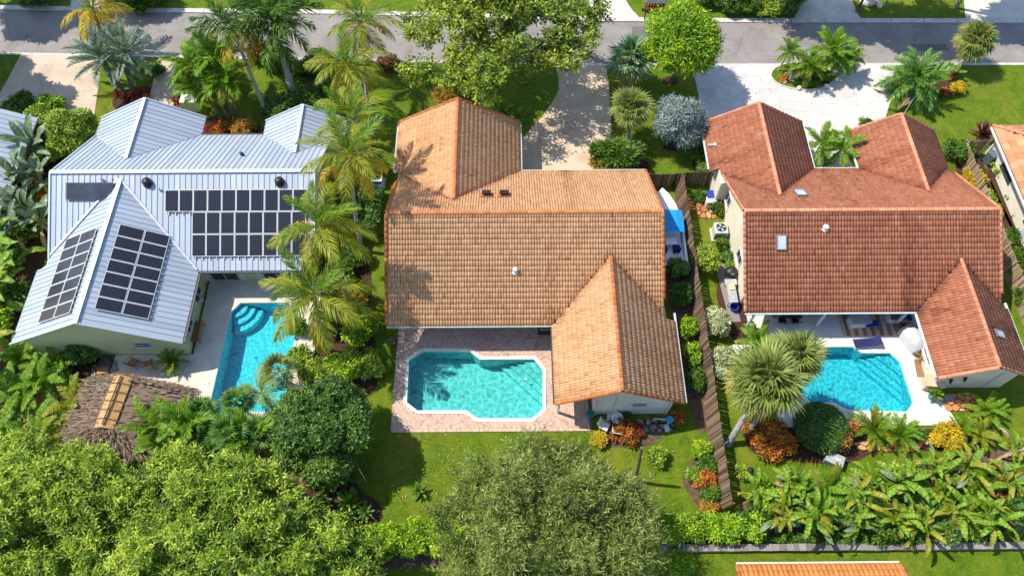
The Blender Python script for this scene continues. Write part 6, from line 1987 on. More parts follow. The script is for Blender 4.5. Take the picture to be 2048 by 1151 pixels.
# silver feather palm, two stems
for i, (bx, by, tx, ty, h, lab) in enumerate(((252, 192, 205, 118, 2.7, 'silver blue palm spreading over the left driveway'), (268, 190, 250, 105, 3.0, 'silver blue palm standing over the red bromeliads'))):
    b = gp(bx, by); tp = gp(tx, ty, h)
    palm('silver_palm', lab, b, h, (tp.x - b.x, tp.y - b.y), [(FR['sv'], 26, 82, -22, 1.08)], (.2, .17), 'bark', 'palm tree', 'silver palms', 21 + i)
# bright clumping palms before the left house
for i, (bx, by, tx, ty, h, s, lab) in enumerate(((458, 236, 385, 135, 4.0, 1.15, 'bright green clump palm left of its pair by the front door'), (466, 232, 432, 118, 4.4, 1.15, 'bright green clump palm leaning towards the road'),
                                              (478, 228, 448, 165, 3.4, 1.1, 'bright green clump palm lowest of three by the front door'), (440, 232, 402, 178, 2.6, 1.0, 'young bright palm tucked against the metal gable'))):
    b = gp(bx, by); tp = gp(tx, ty, h)
    palm('clump_palm', lab, b, h, (tp.x - b.x, tp.y - b.y), [(FR['br'], 13, 75, 5, s * 1.2), (FR['bo'], 7, 5, -40, s * 1.15)], (.10, .08), 'bark_t', 'palm tree', 'clump palms', 31 + i)

# fan palms
def fanpalm(label, base_px, h, top_px, sc, seed, mix='fan', dead=3, tr=(.19, .16), bark='bark_t'):
    b = gp(*base_px); tp = gp(top_px[0], top_px[1], h)
    fr = [(FR[mix], 17, 85, 20, sc), (FR[mix], 12, 25, -15, sc), (FR['fany'], 10, 0, -45, sc * .95), (FR['fand'], dead, -35, -65, sc * .85)]
    return palm('fan_palm', label, b, h, (tp.x - b.x, tp.y - b.y), fr, tr, bark, 'palm tree', 'fan palms', seed, rings=True)
fanpalm('bluish fan palm beside the beige driveway near the road', (1256, 192), 2.7, (1262, 122), 1.5, 41, 'fanb', 6)
fanpalm('round fan palm between the beige driveway and the silver tree', (1252, 306), 3.3, (1262, 218), 1.28, 42)
fanpalm('leaning fan palm on the right front lawn by the road', (1905, 152), 2.7, (1950, 82), 1.3, 43)
fanpalm('large fan palm with slanting trunk beside the plank fence', (1456, 886), 5.2, (1528, 762), 1.80, 44, 'fan', 7, (.22, .18), 'bark_g')
fanpalm('fan palm overhanging the right pool', (1492, 868), 5.4, (1592, 716), 1.35, 45, 'fan', 3)
for i, (x, y, h, sc, lab) in enumerate(((408, 825, 2.4, .85, 'fan palm at the thatched hut end of the left pool'), (472, 805, 2.8, .85, 'upright fan palm at the foot of the left pool'), (392, 872, 2.4, .9, 'bright fan palm right of the thatched hut'),
                                   (460, 865, 3.0, 1.0, 'largest fan palm of the clump below the left pool'), (428, 910, 2.4, .9, 'lowest fan palm of the clump below the left pool'), (518, 862, 2.6, .85, 'fan palm between the pool clump and the dark round tree'))):
    b = gp(x, y, h)
    palm('fan_palm', lab, (b.x, b.y + .2), h, (0, -.2), [(FR['fang'], 12, 80, 15, sc), (FR['fang'], 8, 15, -30, sc)], (.09, .08), 'bark_t', 'palm tree', 'fan palms', 51 + i)
b = gp(556, 735, 2.6)
palm('fan_palm', 'olive toned fan palm at the right rim of the left pool', b, 2.6, (0.1, -.1), [(FR['fan'], 14, 80, -20, .95)], (.1, .09), 'bark_t', 'palm tree', 'fan palms', 58)
b = gp(522, 785, 2.0)
palm('date_palm', 'yellow green palm leaning over the foot of the left pool', (b.x + .6, b.y - .8), 2.0, (-.6, .8), [(FR['bo'], 10, 70, -15, 1.2)], (.1, .09), 'bark_t', 'palm tree', None, 59)

# palms of the right garden
for i, (x, y, h, sc, lab) in enumerate(((1578, 106, 1.9, .58, 'slim young palm at the left of the driveway island'), (1618, 134, 1.5, .85, 'spreading palm in the middle of the driveway island'),
                                   (1662, 104, 2.0, .95, 'tallest palm of the driveway island'), (1692, 122, 1.4, .75, 'palm at the right of the driveway island'))):
    b = gp(x, y, h)
    bx = (b.x - .35, b.y - .2)
    palm('island_palm', lab, bx, h, (.35, .2), [(FR['br'], 13, 78, 0, sc * 1.25), (FR['bo'], 6, 0, -35, sc * 1.15)], (.07, .055), 'bark_g', 'palm tree', 'island palms', 61 + i).location.z = .08
for i, (x, y, h, sc, lx, lab) in enumerate(((1642, 288, 2.3, .85, .1, 'upright slim palm in the courtyard between the red gables'), (1684, 298, 2.2, .85, .8, 'slanting slim palm in the courtyard between the red gables'))):
    b = gp(x, y, h)
    palm('courtyard_palm', lab, (b.x - lx, b.y - .1), h, (lx, .1), [(FR['br'], 14, 75, -28, sc * 1.15)], (.07, .055), 'bark_g', 'palm tree', 'courtyard palms', 66 + i)
b = gp(1815, 203); tp = gp(1830, 160, 1.7)
palm('date_palm', 'wide dark feather palm beside the flag', b, 1.6, (tp.x - b.x, tp.y - b.y), [(FR['dg'], 34, 80, -28, 1.25)], (.3, .26), 'bark', 'palm tree', None, 68)

# broad crowned trees
tree('oak_tree', 'spreading oak with gnarled limbs over the road', 'tree', gp(935, 182), 5.6, (9.2, 6.8, 3.6), L['oak'], 2500, 9, .38, .16, .9, off=(2.9, .6), trunk=.42, lobes=52, lobe_r=.14, fill=.15, up=.6, shell=(.6, 1.25), core=.2, dep=.45, bend=.5)
tree('round_tree', 'clipped round lime green tree by the road', 'tree', gp(1340, 163), 4.15, (3.0, 3.0, 2.85), L['lime'], 3600, 9, .38, .10, .85, off=(.1, 0), trunk=.16, lobes=26, lobe_r=.27, up=.5, zcut=-.8, shell=(.85, 1.2), core=.72, bend=.3)
tree('silver_tree', 'silver leaved round tree in front of the red gable', 'tree', gp(1346, 291), 2.7, (2.0, 2.0, 1.85), L['silver'], 1300, 12, .36, .06, .9, shell=(.8, 1.25), trunk=.11, lobes=12, lobe_r=.4, up=.3)
tree('broadleaf_tree', 'yellow green tree filling the bottom left corner', 'tree', gp(120, 1090), 5.2, (7.2, 5.6, 3.4), L['ylw_green'], 5000, 16, .29, .08, 1.1, bend=.35, off=(0, -.3), trunk=.3, lobes=46, lobe_r=.155, up=1.1, shell=(.85, 1.15), core=.55, dep=.88, fill=.04, group='yellow green trees')
tree('broadleaf_tree', 'yellow green tree below the fan palm clump', 'tree', gp(455, 1110), 5.0, (6.8, 5.2, 3.3), L['ylw_green'], 4700, 16, .29, .08, 1.1, bend=.35, off=(-.2, -.3), trunk=.3, lobes=44, lobe_r=.155, up=1.1, shell=(.85, 1.15), core=.55, dep=.88, fill=.04, group='yellow green trees')
tree('broadleaf_tree', 'smaller yellow green tree left of the bottom hedge', 'tree', gp(640, 1175), 4.0, (4.2, 4.0, 2.8), L['ylw_green'], 2400, 16, .29, .08, 1.1, bend=.35, trunk=.22, lobes=24, lobe_r=.2, up=1.1, shell=(.85, 1.15), core=.55, dep=.88, fill=.04, group='yellow green trees')
tree('olive_tree', 'wide grey green tree with wispy twigs at the bottom centre', 'tree', gp(1082, 1098), 4.4, (6.3, 5.3, 3.4), L['olive'], 5200, 15, .30, .05, 1.25, bend=.6, off=(.1, .2), trunk=.32, lobes=48, lobe_r=.155, up=.8, open_=.8, spread=.7, shell=(.82, 1.25), core=.55, dep=.85, fill=.05)
tree('round_tree', 'dense dark green round tree between the two left pools', 'tree', gp(672, 900), 3.0, (3.35, 3.3, 2.9), L['dark'], 4800, 9, .24, .10, .55, off=(-.15, .3), trunk=.18, lobes=16, lobe_r=.36, up=.3)
tree('broadleaf_tree', 'bushy green tree beside the left driveway', 'tree', gp(168, 300), 2.2, (2.3, 2.1, 1.9), L['ylw_green'], 2400, 7, .28, .10, .4, trunk=.13, lobes=12, lobe_r=.36)
tree('broadleaf_tree', 'tree overhanging the left edge of the road', 'tree', (-49.5, 50.5), 3.6, (4.2, 3.4, 2.6), L['oak'], 3000, 7, .34, .15, .5, trunk=.22, lobes=14, lobe_r=.34, shell=(.7, 1.15))
# street trees just north of the picture; their shade falls on the road
for i, (x, y, z, rx, lab) in enumerate(((17.5, 60.5, 8.0, 2.6, 'roadside tree beyond the road behind the round lime tree'), (24.5, 57.6, 9.0, 4.4, 'roadside tree beyond the road opposite the driveway island'), (33.0, 56.8, 9.0, 5.2, 'roadside tree beyond the road opposite the flag'), (42.5, 57.3, 9.0, 4.9, 'roadside tree beyond the road at the upper right'),
                                       (-49.5, 59.0, 9.0, 4.4, 'roadside tree beyond the road at the upper left'), (-40.0, 60.5, 8.5, 3.8, 'roadside tree beyond the road above the left driveway'), (-27.5, 61.0, 8.0, 2.4, 'roadside tree beyond the road above the royal palms'), (-47.0, 48.0, 8.0, 3.8, 'tall tree left of the left driveway'))):
    tree('street_tree', lab, 'tree', (x, y), z, (rx, rx * .8, 2.2), L['green'], int(420 * rx), 7, .42, .2, .5, trunk=.2, lobes=12, lobe_r=.34, fill=.1, shell=(.65, 1.15), group='street trees')

# shrubs along the far side of the road
for i, (x, y, r, h, mt, lab) in enumerate(((1452, 22, 1.3, 1.5, 'dark', 'dark shrub right behind the round lime tree'), (1490, 20, 1.4, 1.8, 'green', 'tallest shrub of the far roadside row'), (1530, 24, 1.4, 1.5, 'ylw_green', 'lime tinted shrub of the far roadside row'), (1566, 26, 1.3, 1.4, 'dark', 'dark shrub next to the far paved drive'), (1585, 8, 1.3, 1.7, 'green', 'shrub at the corner of the far paved drive'),
                                           (80, 4, 1.8, 1.5, 'dark', 'dark shrub at the top left beyond the road'), (300, 4, 2.2, 1.6, 'green', 'shrub beyond the road right of the yellow palm'), (560, 2, 2.0, 1.6, 'ylw_green', 'shrub beyond the road behind the royal palm'), (1410, 6, 1.2, 1.4, 'green', 'shrub behind the red bench across the road'))):
    shrub(lab, x, y, r, h, L[mt], ln=.26, wd=.12, group='far roadside shrubs')

# left front garden
S = 0
def rs(name, label, px, py, keys, cnt, sc, cat='plant', group=None, h=.12, e0=75, e1=5, part='leaf', seed=[300], z=0, **kw):
    seed[0] += 1
    fr = [(sum((FR[k] for k in keys), []), cnt, e0, e1, sc)]
    return rosette(name, label, px, py, fr, cat, h, 1.0, part, seed[0], group, z=z, **kw)
for i, (x, y, lab) in enumerate(((238, 190, 'red bromeliad furthest left under the silver palms'), (252, 200, 'red bromeliad nearest the metal gable'), (268, 196, 'red bromeliad in the middle under the silver palms'), (284, 188, 'red bromeliad right of the silver palm trunks'), (296, 200, 'red bromeliad by the beige walkway'), (276, 208, 'red bromeliad in front of the other red ones'))):
    rs('bromeliad', lab, x, y, ['brom'], 22, 1.35, group='red bromeliads')
for i, (x, y, lab) in enumerate(((352, 205, 'red bromeliad beside the walkway end'), (360, 222, 'red bromeliad near the front door of the metal roofed house'), (348, 228, 'red bromeliad at the end of the walkway'))):
    rs('bromeliad', lab, x, y, ['brom', 'bromo'], 22, 1.3, group='red bromeliads')
shrub('pink and orange croton in the left front bed', 448, 262, .9, .8, L['croton'], cat='shrub', ln=.26)
shrub('salmon croton against the metal roof edge', 425, 268, .7, .5, L['red'], ln=.2)
shrub('yellow orange croton in the left front bed', 490, 262, 1.0, .9, L['orange'], ln=.28)
shrub('low green shrub between the two front crotons', 468, 258, .6, .6, L['green'])
shrub('bright bush behind the clump palms', 452, 165, 1.6, 2.0, L['ylw_green'], ln=.22)
for i, (x, y, r, h, mt, lab) in enumerate(((560, 225, 1.3, 1.2, 'dark', 'dark bush at the foot of the royal palm'), (600, 215, 1.4, 1.3, 'dark', 'dark bush right of the royal palm trunk'), (640, 205, 1.4, 1.5, 'green', 'green bush behind the metal gable'), (660, 235, 1.2, 1.2, 'dark', 'dark bush under the coconut palms by the gable'), (560, 130, 1.2, 1.4, 'ylw_green', 'yellow green bush by the road behind the royal palm'),
                                           (520, 120, 1.0, 1.1, 'croton_d', 'brownish bush by the road between the palms'), (620, 150, 1.2, 1.3, 'green', 'green bush by the road under the coconut palms'), (640, 125, 1.0, 1.0, 'dark', 'dark bush at the kerb under the coconut palms'))):
    shrub(lab, x, y, r, h, L[mt], ln=.3, wd=.13, group='left front bushes')
for i, (x, y, s, lab) in enumerate(((530, 112, 1.2, 'red leaved ti plant by the road'), (545, 118, 1.0, 'low red leaved ti plant by the road'))):
    rs('ti_plant', lab, x, y, ['brom', 'bromo'], 20, 2.0 * s, h=.7, group='ti plants')
shrub('white flowered round shrub on the left walkway edge', 318, 150, .9, .9, L['green'])
# left boundary of the left garden
for i, (x, y, z, sc, lab) in enumerate(((55, 285, 2.6, 1.35, 'grey green fan of paddles by the left neighbour roof'), (25, 345, 2.8, 1.4, 'grey green paddle plant at the left edge'), (70, 350, 2.4, 1.25, 'grey green paddle plant beside the metal roof'), (40, 410, 2.4, 1.3, 'grey green paddle plant below the thermal panel'),
                                   (20, 455, 2.0, 1.25, 'grey green paddle plant left of the wing'), (75, 440, 1.8, 1.1, 'grey green paddle plant touching the metal eave'))):
    b = gp(x, y, z)
    palm('traveller_palm', lab, b, z * .7, (0, 0), [(FR['padg'], 11, 80, 15, sc), (FR['padd'], 3, -15, -40, sc)], (.13, .11), 'bark_t', 'plant', 'grey green paddle plants', 400 + i, part='leaf', rings=False)
for i, (x, y, r, h, mt, lab) in enumerate(((98, 268, 1.6, 2.2, 'ylw_green', 'bright bush in front of the left neighbour roof'), (125, 305, 1.2, 1.6, 'green', 'green bush at the corner of the metal roof'), (55, 235, 1.5, 2.0, 'green', 'green bush between driveway and neighbour roof'), (88, 330, 1.1, 1.5, 'lime', 'lime bush beside the metal roof edge'),
                                           (60, 470, 1.1, 1.3, 'ylw_green', 'yellow green bush at the valley of the metal roof'), (80, 405, 1.0, 1.4, 'orange', 'golden bush beside the metal roof edge'), (30, 520, 1.0, 1.2, 'dark', 'dark bush at the left edge below the paddles'), (50, 600, 1.2, 1.3, 'green', 'green bush left of the wing eave'), (15, 640, 1.3, 1.4, 'lime', 'lime bush at the left edge by the wing corner'), (110, 225, 1.1, 1.4, 'lime', 'lime bush between driveway and metal gable'))):
    shrub(lab, x, y, r, h, L[mt], ln=.3, wd=.14, group='left border bushes')
for i, (x, y, s, lab) in enumerate(((20, 575, 1.5, 'broad leaved plant at the left edge beside the wing'), (35, 540, 1.4, 'broad leaved plant above the wing corner'), (12, 610, 1.5, 'broad leaved plant lowest at the left edge'), (25, 500, 1.5, 'broad leaved plant beside the pale trunk'))):
    rs('broadleaf_plant', lab, x, y, ['padl', 'pad'], 14, s, h=.9, group='broad leaved border plants')
# bottom left jungle
b = gp(-38, 745)
palm('banana_plant', 'banana plant with long yellow green leaves at the left edge', b, 2.2, (.3, 0), [(FR['ban'], 9, 65, -10, 1.0)], (.16, .13), 'bark_t', 'plant', None, 420, part='leaf', rings=False)
for i, (x, y, s, h, ks, lab) in enumerate(((60, 800, 1.1, .9, ['fern'], 'large fern plant left of the thatched hut'), (105, 775, 1.05, 1.1, ['fern'], 'large fern plant above the orange stones'), (95, 880, 1.15, .8, ['fern', 'ferny'], 'large fern plant at the foot of the thatched hut'), (165, 815, 1.0, .9, ['ferny'], 'fern palm arching onto the thatched roof'),
                                       (25, 860, 1.0, .8, ['fern'], 'large fern plant at the left edge beside the stones'), (50, 725, .9, .6, ['fern'], 'fern plant under the banana leaves'), (128, 735, .85, .5, ['fern', 'ferny'], 'fern plant below the sage green wall'))):
    rs('fern_plant', lab, x, y, ks, 12, s, h=h, part='frond', group='large ferns', e0=70, e1=-5)
for i, (x, y, h, lab) in enumerate(((372, 850, 2.6, 'bright feather palm between hut and fan palm clump'), (500, 880, 2.4, 'bright feather palm left of the dark round tree'), (345, 905, 2.0, 'bright feather palm below the fan palm clump'))):
    b = gp(x, y, h)
    palm('feather_palm', lab, b, h, (.1, .1), [(FR['br'], 14, 78, -20, 1.15)], (.09, .08), 'bark_t', 'palm tree', 'bright feather palms', 430 + i)
b = gp(305, 860, 2.2)
palm('feather_palm', 'bright feather palm at the lower right of the thatched hut', b, 2.2, (.1, .1), [(FR['fern'], 13, 75, -15, 1.0)], (.1, .08), 'bark_t', 'palm tree', None, 425)
b = gp(255, 905, 1.6)
palm('feather_palm', 'feather palm below the thatched hut', b, 1.6, (.1, .1), [(FR['fern'], 9, 65, -15, .8), (FR['ferny'], 3, -10, -30, .8)], (.1, .08), 'bark_t', 'palm tree', None, 426)
shrub('dark leafy shrub against the sage green gable wall', 180, 712, 1.0, 1.6, L['dark'], ln=.26, wd=.12)
rs('elephant_ear', 'round leaved plant beside the dark shrub', 120, 745, ['padl'], 14, 1.3, h=.5)
rs('elephant_ear', 'round leaved plant between ferns and gable wall', 145, 770, ['padk'], 12, 1.3, h=.4)
for i, (x, y, lab) in enumerate(((560, 905, 'dry fan fronds heap by the dark round tree'), (600, 935, 'pale dry frond plant below the dark round tree'))):
    rs('dry_plant', lab, x, y, ['fand'], 6, 1.1, part='frond', e0=30, e1=-10, h=.5, group='dry frond plants')
for i, (x, y, s, ks, lab) in enumerate(((655, 975, 1.1, ['padk'], 'dark strap leaved plant below the dark round tree'), (700, 1010, 1.2, ['padl'], 'glossy strap leaved plant on the lawn corner'), (640, 1015, 1.1, ['padk'], 'dark strap leaved plant beside the yellow green tree'), (735, 1025, .9, ['padk'], 'low strap leaved plant by the bottom hedge'), (700, 970, .9, ['padr', 'padk'], 'purple tinged plant at the lawn corner'), (840, 985, .75, ['padk'], 'single dark plant on the back lawn'))):
    rs('strap_plant', lab, x, y, ks, 16, s, h=.25, group='strap leaved plants')
# planting between the left pool and the middle house
for i, (x, y, r, h, mt, lab) in enumerate(((745, 415, 1.2, 1.8, 'dark', 'dark bush against the tiled house west wall'), (735, 460, 1.2, 1.6, 'dark', 'dark bush under the golden coconut palm'), (712, 520, 1.1, 1.4, 'green', 'green bush on the border path'), (690, 560, 1.0, 1.2, 'dark', 'dark bush at the end of the metal eave'), (715, 600, .9, 1.0, 'orange', 'bush with orange tips on the border'),
                                           (725, 670, 1.3, 1.3, 'lime', 'lime shrub right of the pool palm trunk'), (695, 740, 1.3, 1.3, 'lime', 'lime shrub above the dark round tree'), (640, 755, 1.2, 1.2, 'ylw_green', 'yellow bush at the right rim of the left pool'), (605, 720, .9, 1.0, 'ylw_green', 'yellow green bush touching the pool deck'), (740, 735, 1.1, 1.2, 'ylw_green', 'feathery bush on the lawn edge above the dark tree'),
                                           (670, 655, 1.0, 1.1, 'green', 'green bush beside the pool palm trunk'), (598, 660, .8, 1.0, 'bright', 'bright bush at the deck edge by the pool'), (760, 352, .9, 1.2, 'green', 'bush at the front corner of the tiled house'), (675, 400, 1.2, 1.3, 'dark', 'dark bush beneath the coconut crowns by the metal gable'), (700, 350, 1.2, 1.2, 'green', 'green bush between gable and tiled house'), (735, 300, 1.1, 1.2, 'dark', 'dark bush on the lawn side of the tiled gable'))):
    shrub(lab, x, y, r, h, L[mt], ln=.26, wd=.11, group='border bushes left of the tiled house')
# middle front garden
shrub('golden croton in front of the tiled gable', 893, 205, 1.4, 1.0, L['orange'], ln=.24)
rs('strap_plant', 'lily clump on the shaded lawn behind the tiled gable', 1005, 225, ['padl'], 14, 1.5, h=.2, e0=60)
rs('strap_plant', 'small lily clump beside the driveway curve', 1035, 238, ['padl'], 12, 1.2, h=.2, e0=60)
shrub('brown and red croton by the kerb', 778, 133, 1.1, .7, L['croton_d'], ln=.22)
tree('frangipani_tree', 'frangipani with yellowing leaves behind the tiled roof', 'tree', gp(1228, 332), 1.4, (2.3, 1.5, 1.0), L['green'], 330, 9, .5, .18, .15, trunk=.09, lobes=9, lobe_r=.35, up=.7)
tree('frangipani_tree', 'small frangipani with golden leaves at the driveway end', 'tree', gp(1205, 338), .9, (1.2, .9, .6), L['orange'], 110, 9, .42, .15, .15, trunk=.06, lobes=6, lobe_r=.35, up=.7)
# between the fence and the right house
shrub('loose lime shrub in the side garden by the fence', 1405, 532, 1.2, 1.7, L['ylw_green'], ln=.2)
shrub('white variegated shrub beside the fence, the upper one', 1424, 655, 1.05, 1.6, L['varieg'], ln=.2, group='variegated shrubs')
shrub('white variegated shrub beside the fence, the lower one', 1440, 735, 1.1, 1.7, L['varieg'], ln=.2, group='variegated shrubs')
shrub('small shrub with white flowers by the side window', 1432, 422, .6, .9, L['green'], ln=.16)
shrub('low green plant inside the side gate', 1394, 398, .55, .6, L['green'], ln=.22)
for i, (x, y, r, mt, lab) in enumerate(((1442, 492, .5, 'green', 'small bush below the air conditioner'), (1452, 520, .5, 'dark', 'dark small bush on the cream side wall'), (1460, 536, .4, 'lime', 'lime small bush above the black grill'), (1400, 325, .9, 'green', 'green shrub left of the red gable'), (1412, 352, .9, 'dark', 'dark shrub at the gate corner of the red gable'), (1425, 300, .7, 'green', 'shrub touching the white gutter of the red gable'))):
    shrub(lab, x, y, r, r * 1.3, L[mt], ln=.2, group='side garden bushes')
for i, (x, y, r, h, mt, lab) in enumerate(((1350, 548, (.75, .9), 1.9, 'dark', 'dark shrub behind the boat'), (1356, 600, (.7, .9), 1.8, 'green', 'green shrub along the tiled house east wall'), (1372, 665, (.6, .9), 1.4, 'lime', 'lime hedge piece beside the tiled wing'), (1380, 715, (.6, .9), 1.4, 'lime', 'lime hedge piece in the middle of the wing'), (1388, 765, (.6, .9), 1.3, 'green', 'green hedge piece at the wing end'))):
    shrub(lab, x, y, r, h, L[mt], ln=.22, group='hedge along the fence')
shrub('small croton at the corner of the white gable', 1352, 835, .5, .9, L['croton'], ln=.2)
# below the white gable
shrub('bright croton with red leaves beside the white garden chairs', 1248, 872, .9, .8, L['croton'], ln=.24)
shrub('pink flowered plant right of the garden chairs', 1272, 862, .5, .6, L['red'], ln=.18)
shrub('dark croton behind the white garden table', 1238, 850, .6, .7, L['croton_d'], ln=.2)
shrub('yellow tipped bush left of the garden chairs', 1195, 882, .6, .6, L['yellow'], ln=.16)
shrub('round golden shrub on the back lawn', 1308, 915, .75, .9, L['ylw_green'], ln=.16)
shrub('small grassy plant under the gable window', 1250, 838, .45, .5, L['green'], ln=.2)
for i, (x, y, r, mt, lab) in enumerate(((1400, 905, .7, 'lime', 'lime bush highest in the fence bed'), (1412, 935, .7, 'green', 'green bush in the fence bed'), (1408, 962, .75, 'croton', 'orange croton in the fence bed'), (1420, 990, .7, 'green', 'green bush lower in the fence bed'), (1415, 1015, .6, 'orange', 'golden bush at the low end of the fence bed'), (1388, 955, .6, 'ylw_green', 'yellow green bush at the left of the fence bed'))):
    shrub(lab, x, y, r, r * 1.2, L[mt], ln=.2, group='fence bed bushes')
# hedges along the stone wall
for i, x in enumerate((1335, 1375, 1415, 1455, 1495)):
    shrub(('lime hedge bush by the stone wall, %s from the grey green tree' % ('first', 'second', 'third', 'fourth', 'fifth')[i]), x, 1060, (1.05, .95), 1.5, L['lime'], ln=.22, wd=.11, group='lime hedge on the right')
for i, (x, y) in enumerate(((738, 1090), (785, 1085), (830, 1080), (875, 1080), (915, 1090))):
    shrub(('lime hedge bush left of the grey green tree, %s from the left' % ('first', 'second', 'third', 'fourth', 'fifth')[i]), x, y, (1.0, 1.15), 1.7, L['lime'], ln=.24, wd=.13, group='lime hedge on the left')
shrub('low lime bush below the stone wall', 1355, 1130, .9, .9, L['lime'], ln=.22)
# right pool garden
b = gp(1508, 690)
palm('cycad', 'broad leaved cycad at the corner of the right porch', b, .8, (0, 0), [(FR['fern'], 16, 72, -5, .72)], (.14, .12), 'bark', 'plant', None, 500, rings=False)
rs('cycad', 'small cycad on the right deck walkway', 1508, 715, ['cyc'], 14, .95, part='frond', h=.3)
for i, (x, y, r, lab) in enumerate(((1512, 868, .9, 'orange croton nearest the slanting palm trunk'), (1545, 875, 1.0, 'orange croton in the middle of the poolside bed'), (1535, 905, .8, 'orange croton at the front of the poolside bed'), (1570, 895, .7, 'orange croton beside the round hedge'))):
    shrub(lab, x, y, r, r * 1.1, L['croton'], ln=.26, wd=.1, group='orange crotons')
shrub('large dense round hedge by the right pool', 1634, 862, 1.8, 1.5, L['dark'], name='round_hedge', n=3400, ln=.13, wd=.08, lobes=5, lobe_r=.3, shell=(.94, 1.04), core=.93)
shrub('dark croton in front of the round hedge', 1672, 880, .9, 1.2, L['croton_d'], ln=.26)
shrub('rusty croton right of the round hedge', 1695, 862, .5, .9, L['croton'], ln=.22)
rs('cycad', 'yellow green cycad touching the right pool', 1735, 862, ['cyy', 'cyc'], 26, 1.35, part='frond', h=.7, group='poolside cycads', e0=80, e1=-5)
rs('cycad', 'pale green cycad right of the yellow one', 1792, 872, ['cyc'], 24, 1.25, part='frond', h=.5, group='poolside cycads', e0=80, e1=-5)
shrub('yellow croton at the corner of the white deck', 1886, 880, 1.1, 1.0, L['yellow'], ln=.2, wd=.1)
shrub('small green shrub among the stones by the right pool', 1830, 868, .6, .5, L['green'], ln=.16)
rs('cycad', 'bright cycad below the white gable of the red house', 1965, 825, ['fern'], 16, .62, part='frond', h=.5, group='corner cycads')
rs('cycad', 'yellowing cycad below the bright one', 1948, 872, ['ferny'], 16, .6, part='frond', h=.5, group='corner cycads')
rs('cycad', 'small cycad left of the corner pair', 1915, 862, ['cyc'], 16, 1.0, part='frond', h=.4, group='corner cycads')
# jungle of big leaves at the lower right
big = [(1515, 990, 'pad', .95), (1570, 975, 'pad', .95), (1548, 1030, 'pady', .9), (1595, 985, 'fernq', .8), (1610, 1040, 'pad', 1.0), (1640, 985, 'fernq', .8), (1655, 1020, 'fanq', .9), (1695, 1000, 'pady', .95), (1690, 1040, 'pad', .95), (1745, 970, 'pad', .95), (1730, 1010, 'pady', 1.0), (1775, 975, 'pad', 1.05),
       (1770, 1035, 'pad', .95), (1815, 1000, 'fanq', .95), (1840, 945, 'pad', 1.0), (1825, 1050, 'pady', .9), (1862, 990, 'pad', 1.05), (1900, 945, 'pady', 1.0), (1895, 1030, 'pad', 1.0), (1935, 985, 'fernq', .85), (1950, 930, 'padd', .95), (1960, 1035, 'pad', .95), (1995, 965, 'pady', .95), (2010, 1020, 'fanq', .9), (2035, 935, 'pad', 1.0), (2050, 985, 'pad', 1.0), (2050, 1045, 'pady', .9), (2000, 905, 'padd', .85)]
col = {'pad': 'glossy', 'pady': 'yellow tinged', 'fernq': 'feathery', 'padd': 'partly dry', 'fanq': 'dark fan'}
rows = ('upper', 'middle', 'lower')
seen = {}
for i, (x, y, k, s) in enumerate(big):
    near = ('by the slanting palm lawn' if x < 1590 else 'below the grey storage box' if x < 1700 else 'below the yellow green cycad' if x < 1770 else 'below the right pool' if x < 1870 else 'below the yellow croton' if x < 1980 else 'at the right edge')
    row = rows[0 if y < 965 else 1 if y < 1025 else 2]
    lab = '%s leaved plant %s, %s row' % (col[k], near, row)
    seen[lab] = seen.get(lab, 0) + 1
    if seen[lab] > 1: lab = '%s leaved plant %s, %s row, further right' % (col[k], near, row)
    h = .7 + 1.3 * ((i * 37) % 10) / 10
    if k == 'fernq': fr = [(FR['fern'] + FR['ferny'][:1], 18, 80, -5, s)]
    elif k == 'fanq': fr = [(FR['fang'] + FR['fan'][:1], 16, 80, 0, s)]
    elif k == 'padd': fr = [(FR['padd'], 6, 60, 0, s), (FR['pads'], 10, 75, 0, s)]
    else: fr = [(FR[k] + FR['pads'], 17, 84, 5, s * .92), (FR['fern' if i % 2 else 'ferny'], 8, 75, 0, s * .6), (FR['fang'], 3, 60, 10, s * .6), (FR['padg' if i % 3 else 'pady'], 4, 20, -25, s * .85), (FR['padd'], 2, 0, -40, s * .8)]
    palm('bigleaf_plant', lab, gp(x, y + 10), h, (.1 * ((i % 3) - 1), .1), fr, (.09, .07), 'bark_t', 'plant', 'big leaved plants', 520 + i, part='leaf', rings=False, loose=.4)
for i, (x, y, mt, lab) in enumerate(((1580, 1020, 'green', 'green filler bush among the big leaves near the fence'), (1668, 1000, 'lime', 'lime filler bush below the grey storage box'), (1755, 1060, 'green', 'green filler bush at the wall below the right pool'), (1805, 962, 'ylw_green', 'yellow filler bush above the big leaves'), (1880, 1060, 'dark', 'dark filler bush at the wall'), (1980, 1000, 'croton_d', 'rusty filler bush among the big leaves'), (1500, 1050, 'green', 'green filler bush at the end of the lime hedge'), (1535, 1005, 'lime', 'lime filler bush among the first big leaves'), (1625, 1025, 'green', 'green filler bush in the lower leaves by the storage box'), (1715, 1030, 'ylw_green', 'yellow filler bush low below the cycads'), (1845, 1025, 'green', 'green filler bush among the middle leaves below the pool'), (1925, 1050, 'lime', 'lime filler bush low in the right leaves'), (2025, 990, 'green', 'green filler bush near the right edge'), (1760, 985, 'dark', 'dark filler bush deep among the leaves'))):
    shrub(lab, x, y, .95, 1.35, L[mt], ln=.3, wd=.1, group='filler bushes')
shrub('low green ground cover along the stone wall', 1760, 1075, (7.5, .45), .5, L['green'], name='ground_cover', cat='ground cover', ln=.18, wd=.1, n=2600, lobes=30, lobe_r=.2, zcut=-.9)
shrub('small yellow bush on the lawn by the garden lamp', 1482, 945, .5, .6, L['ylw_green'], ln=.18)
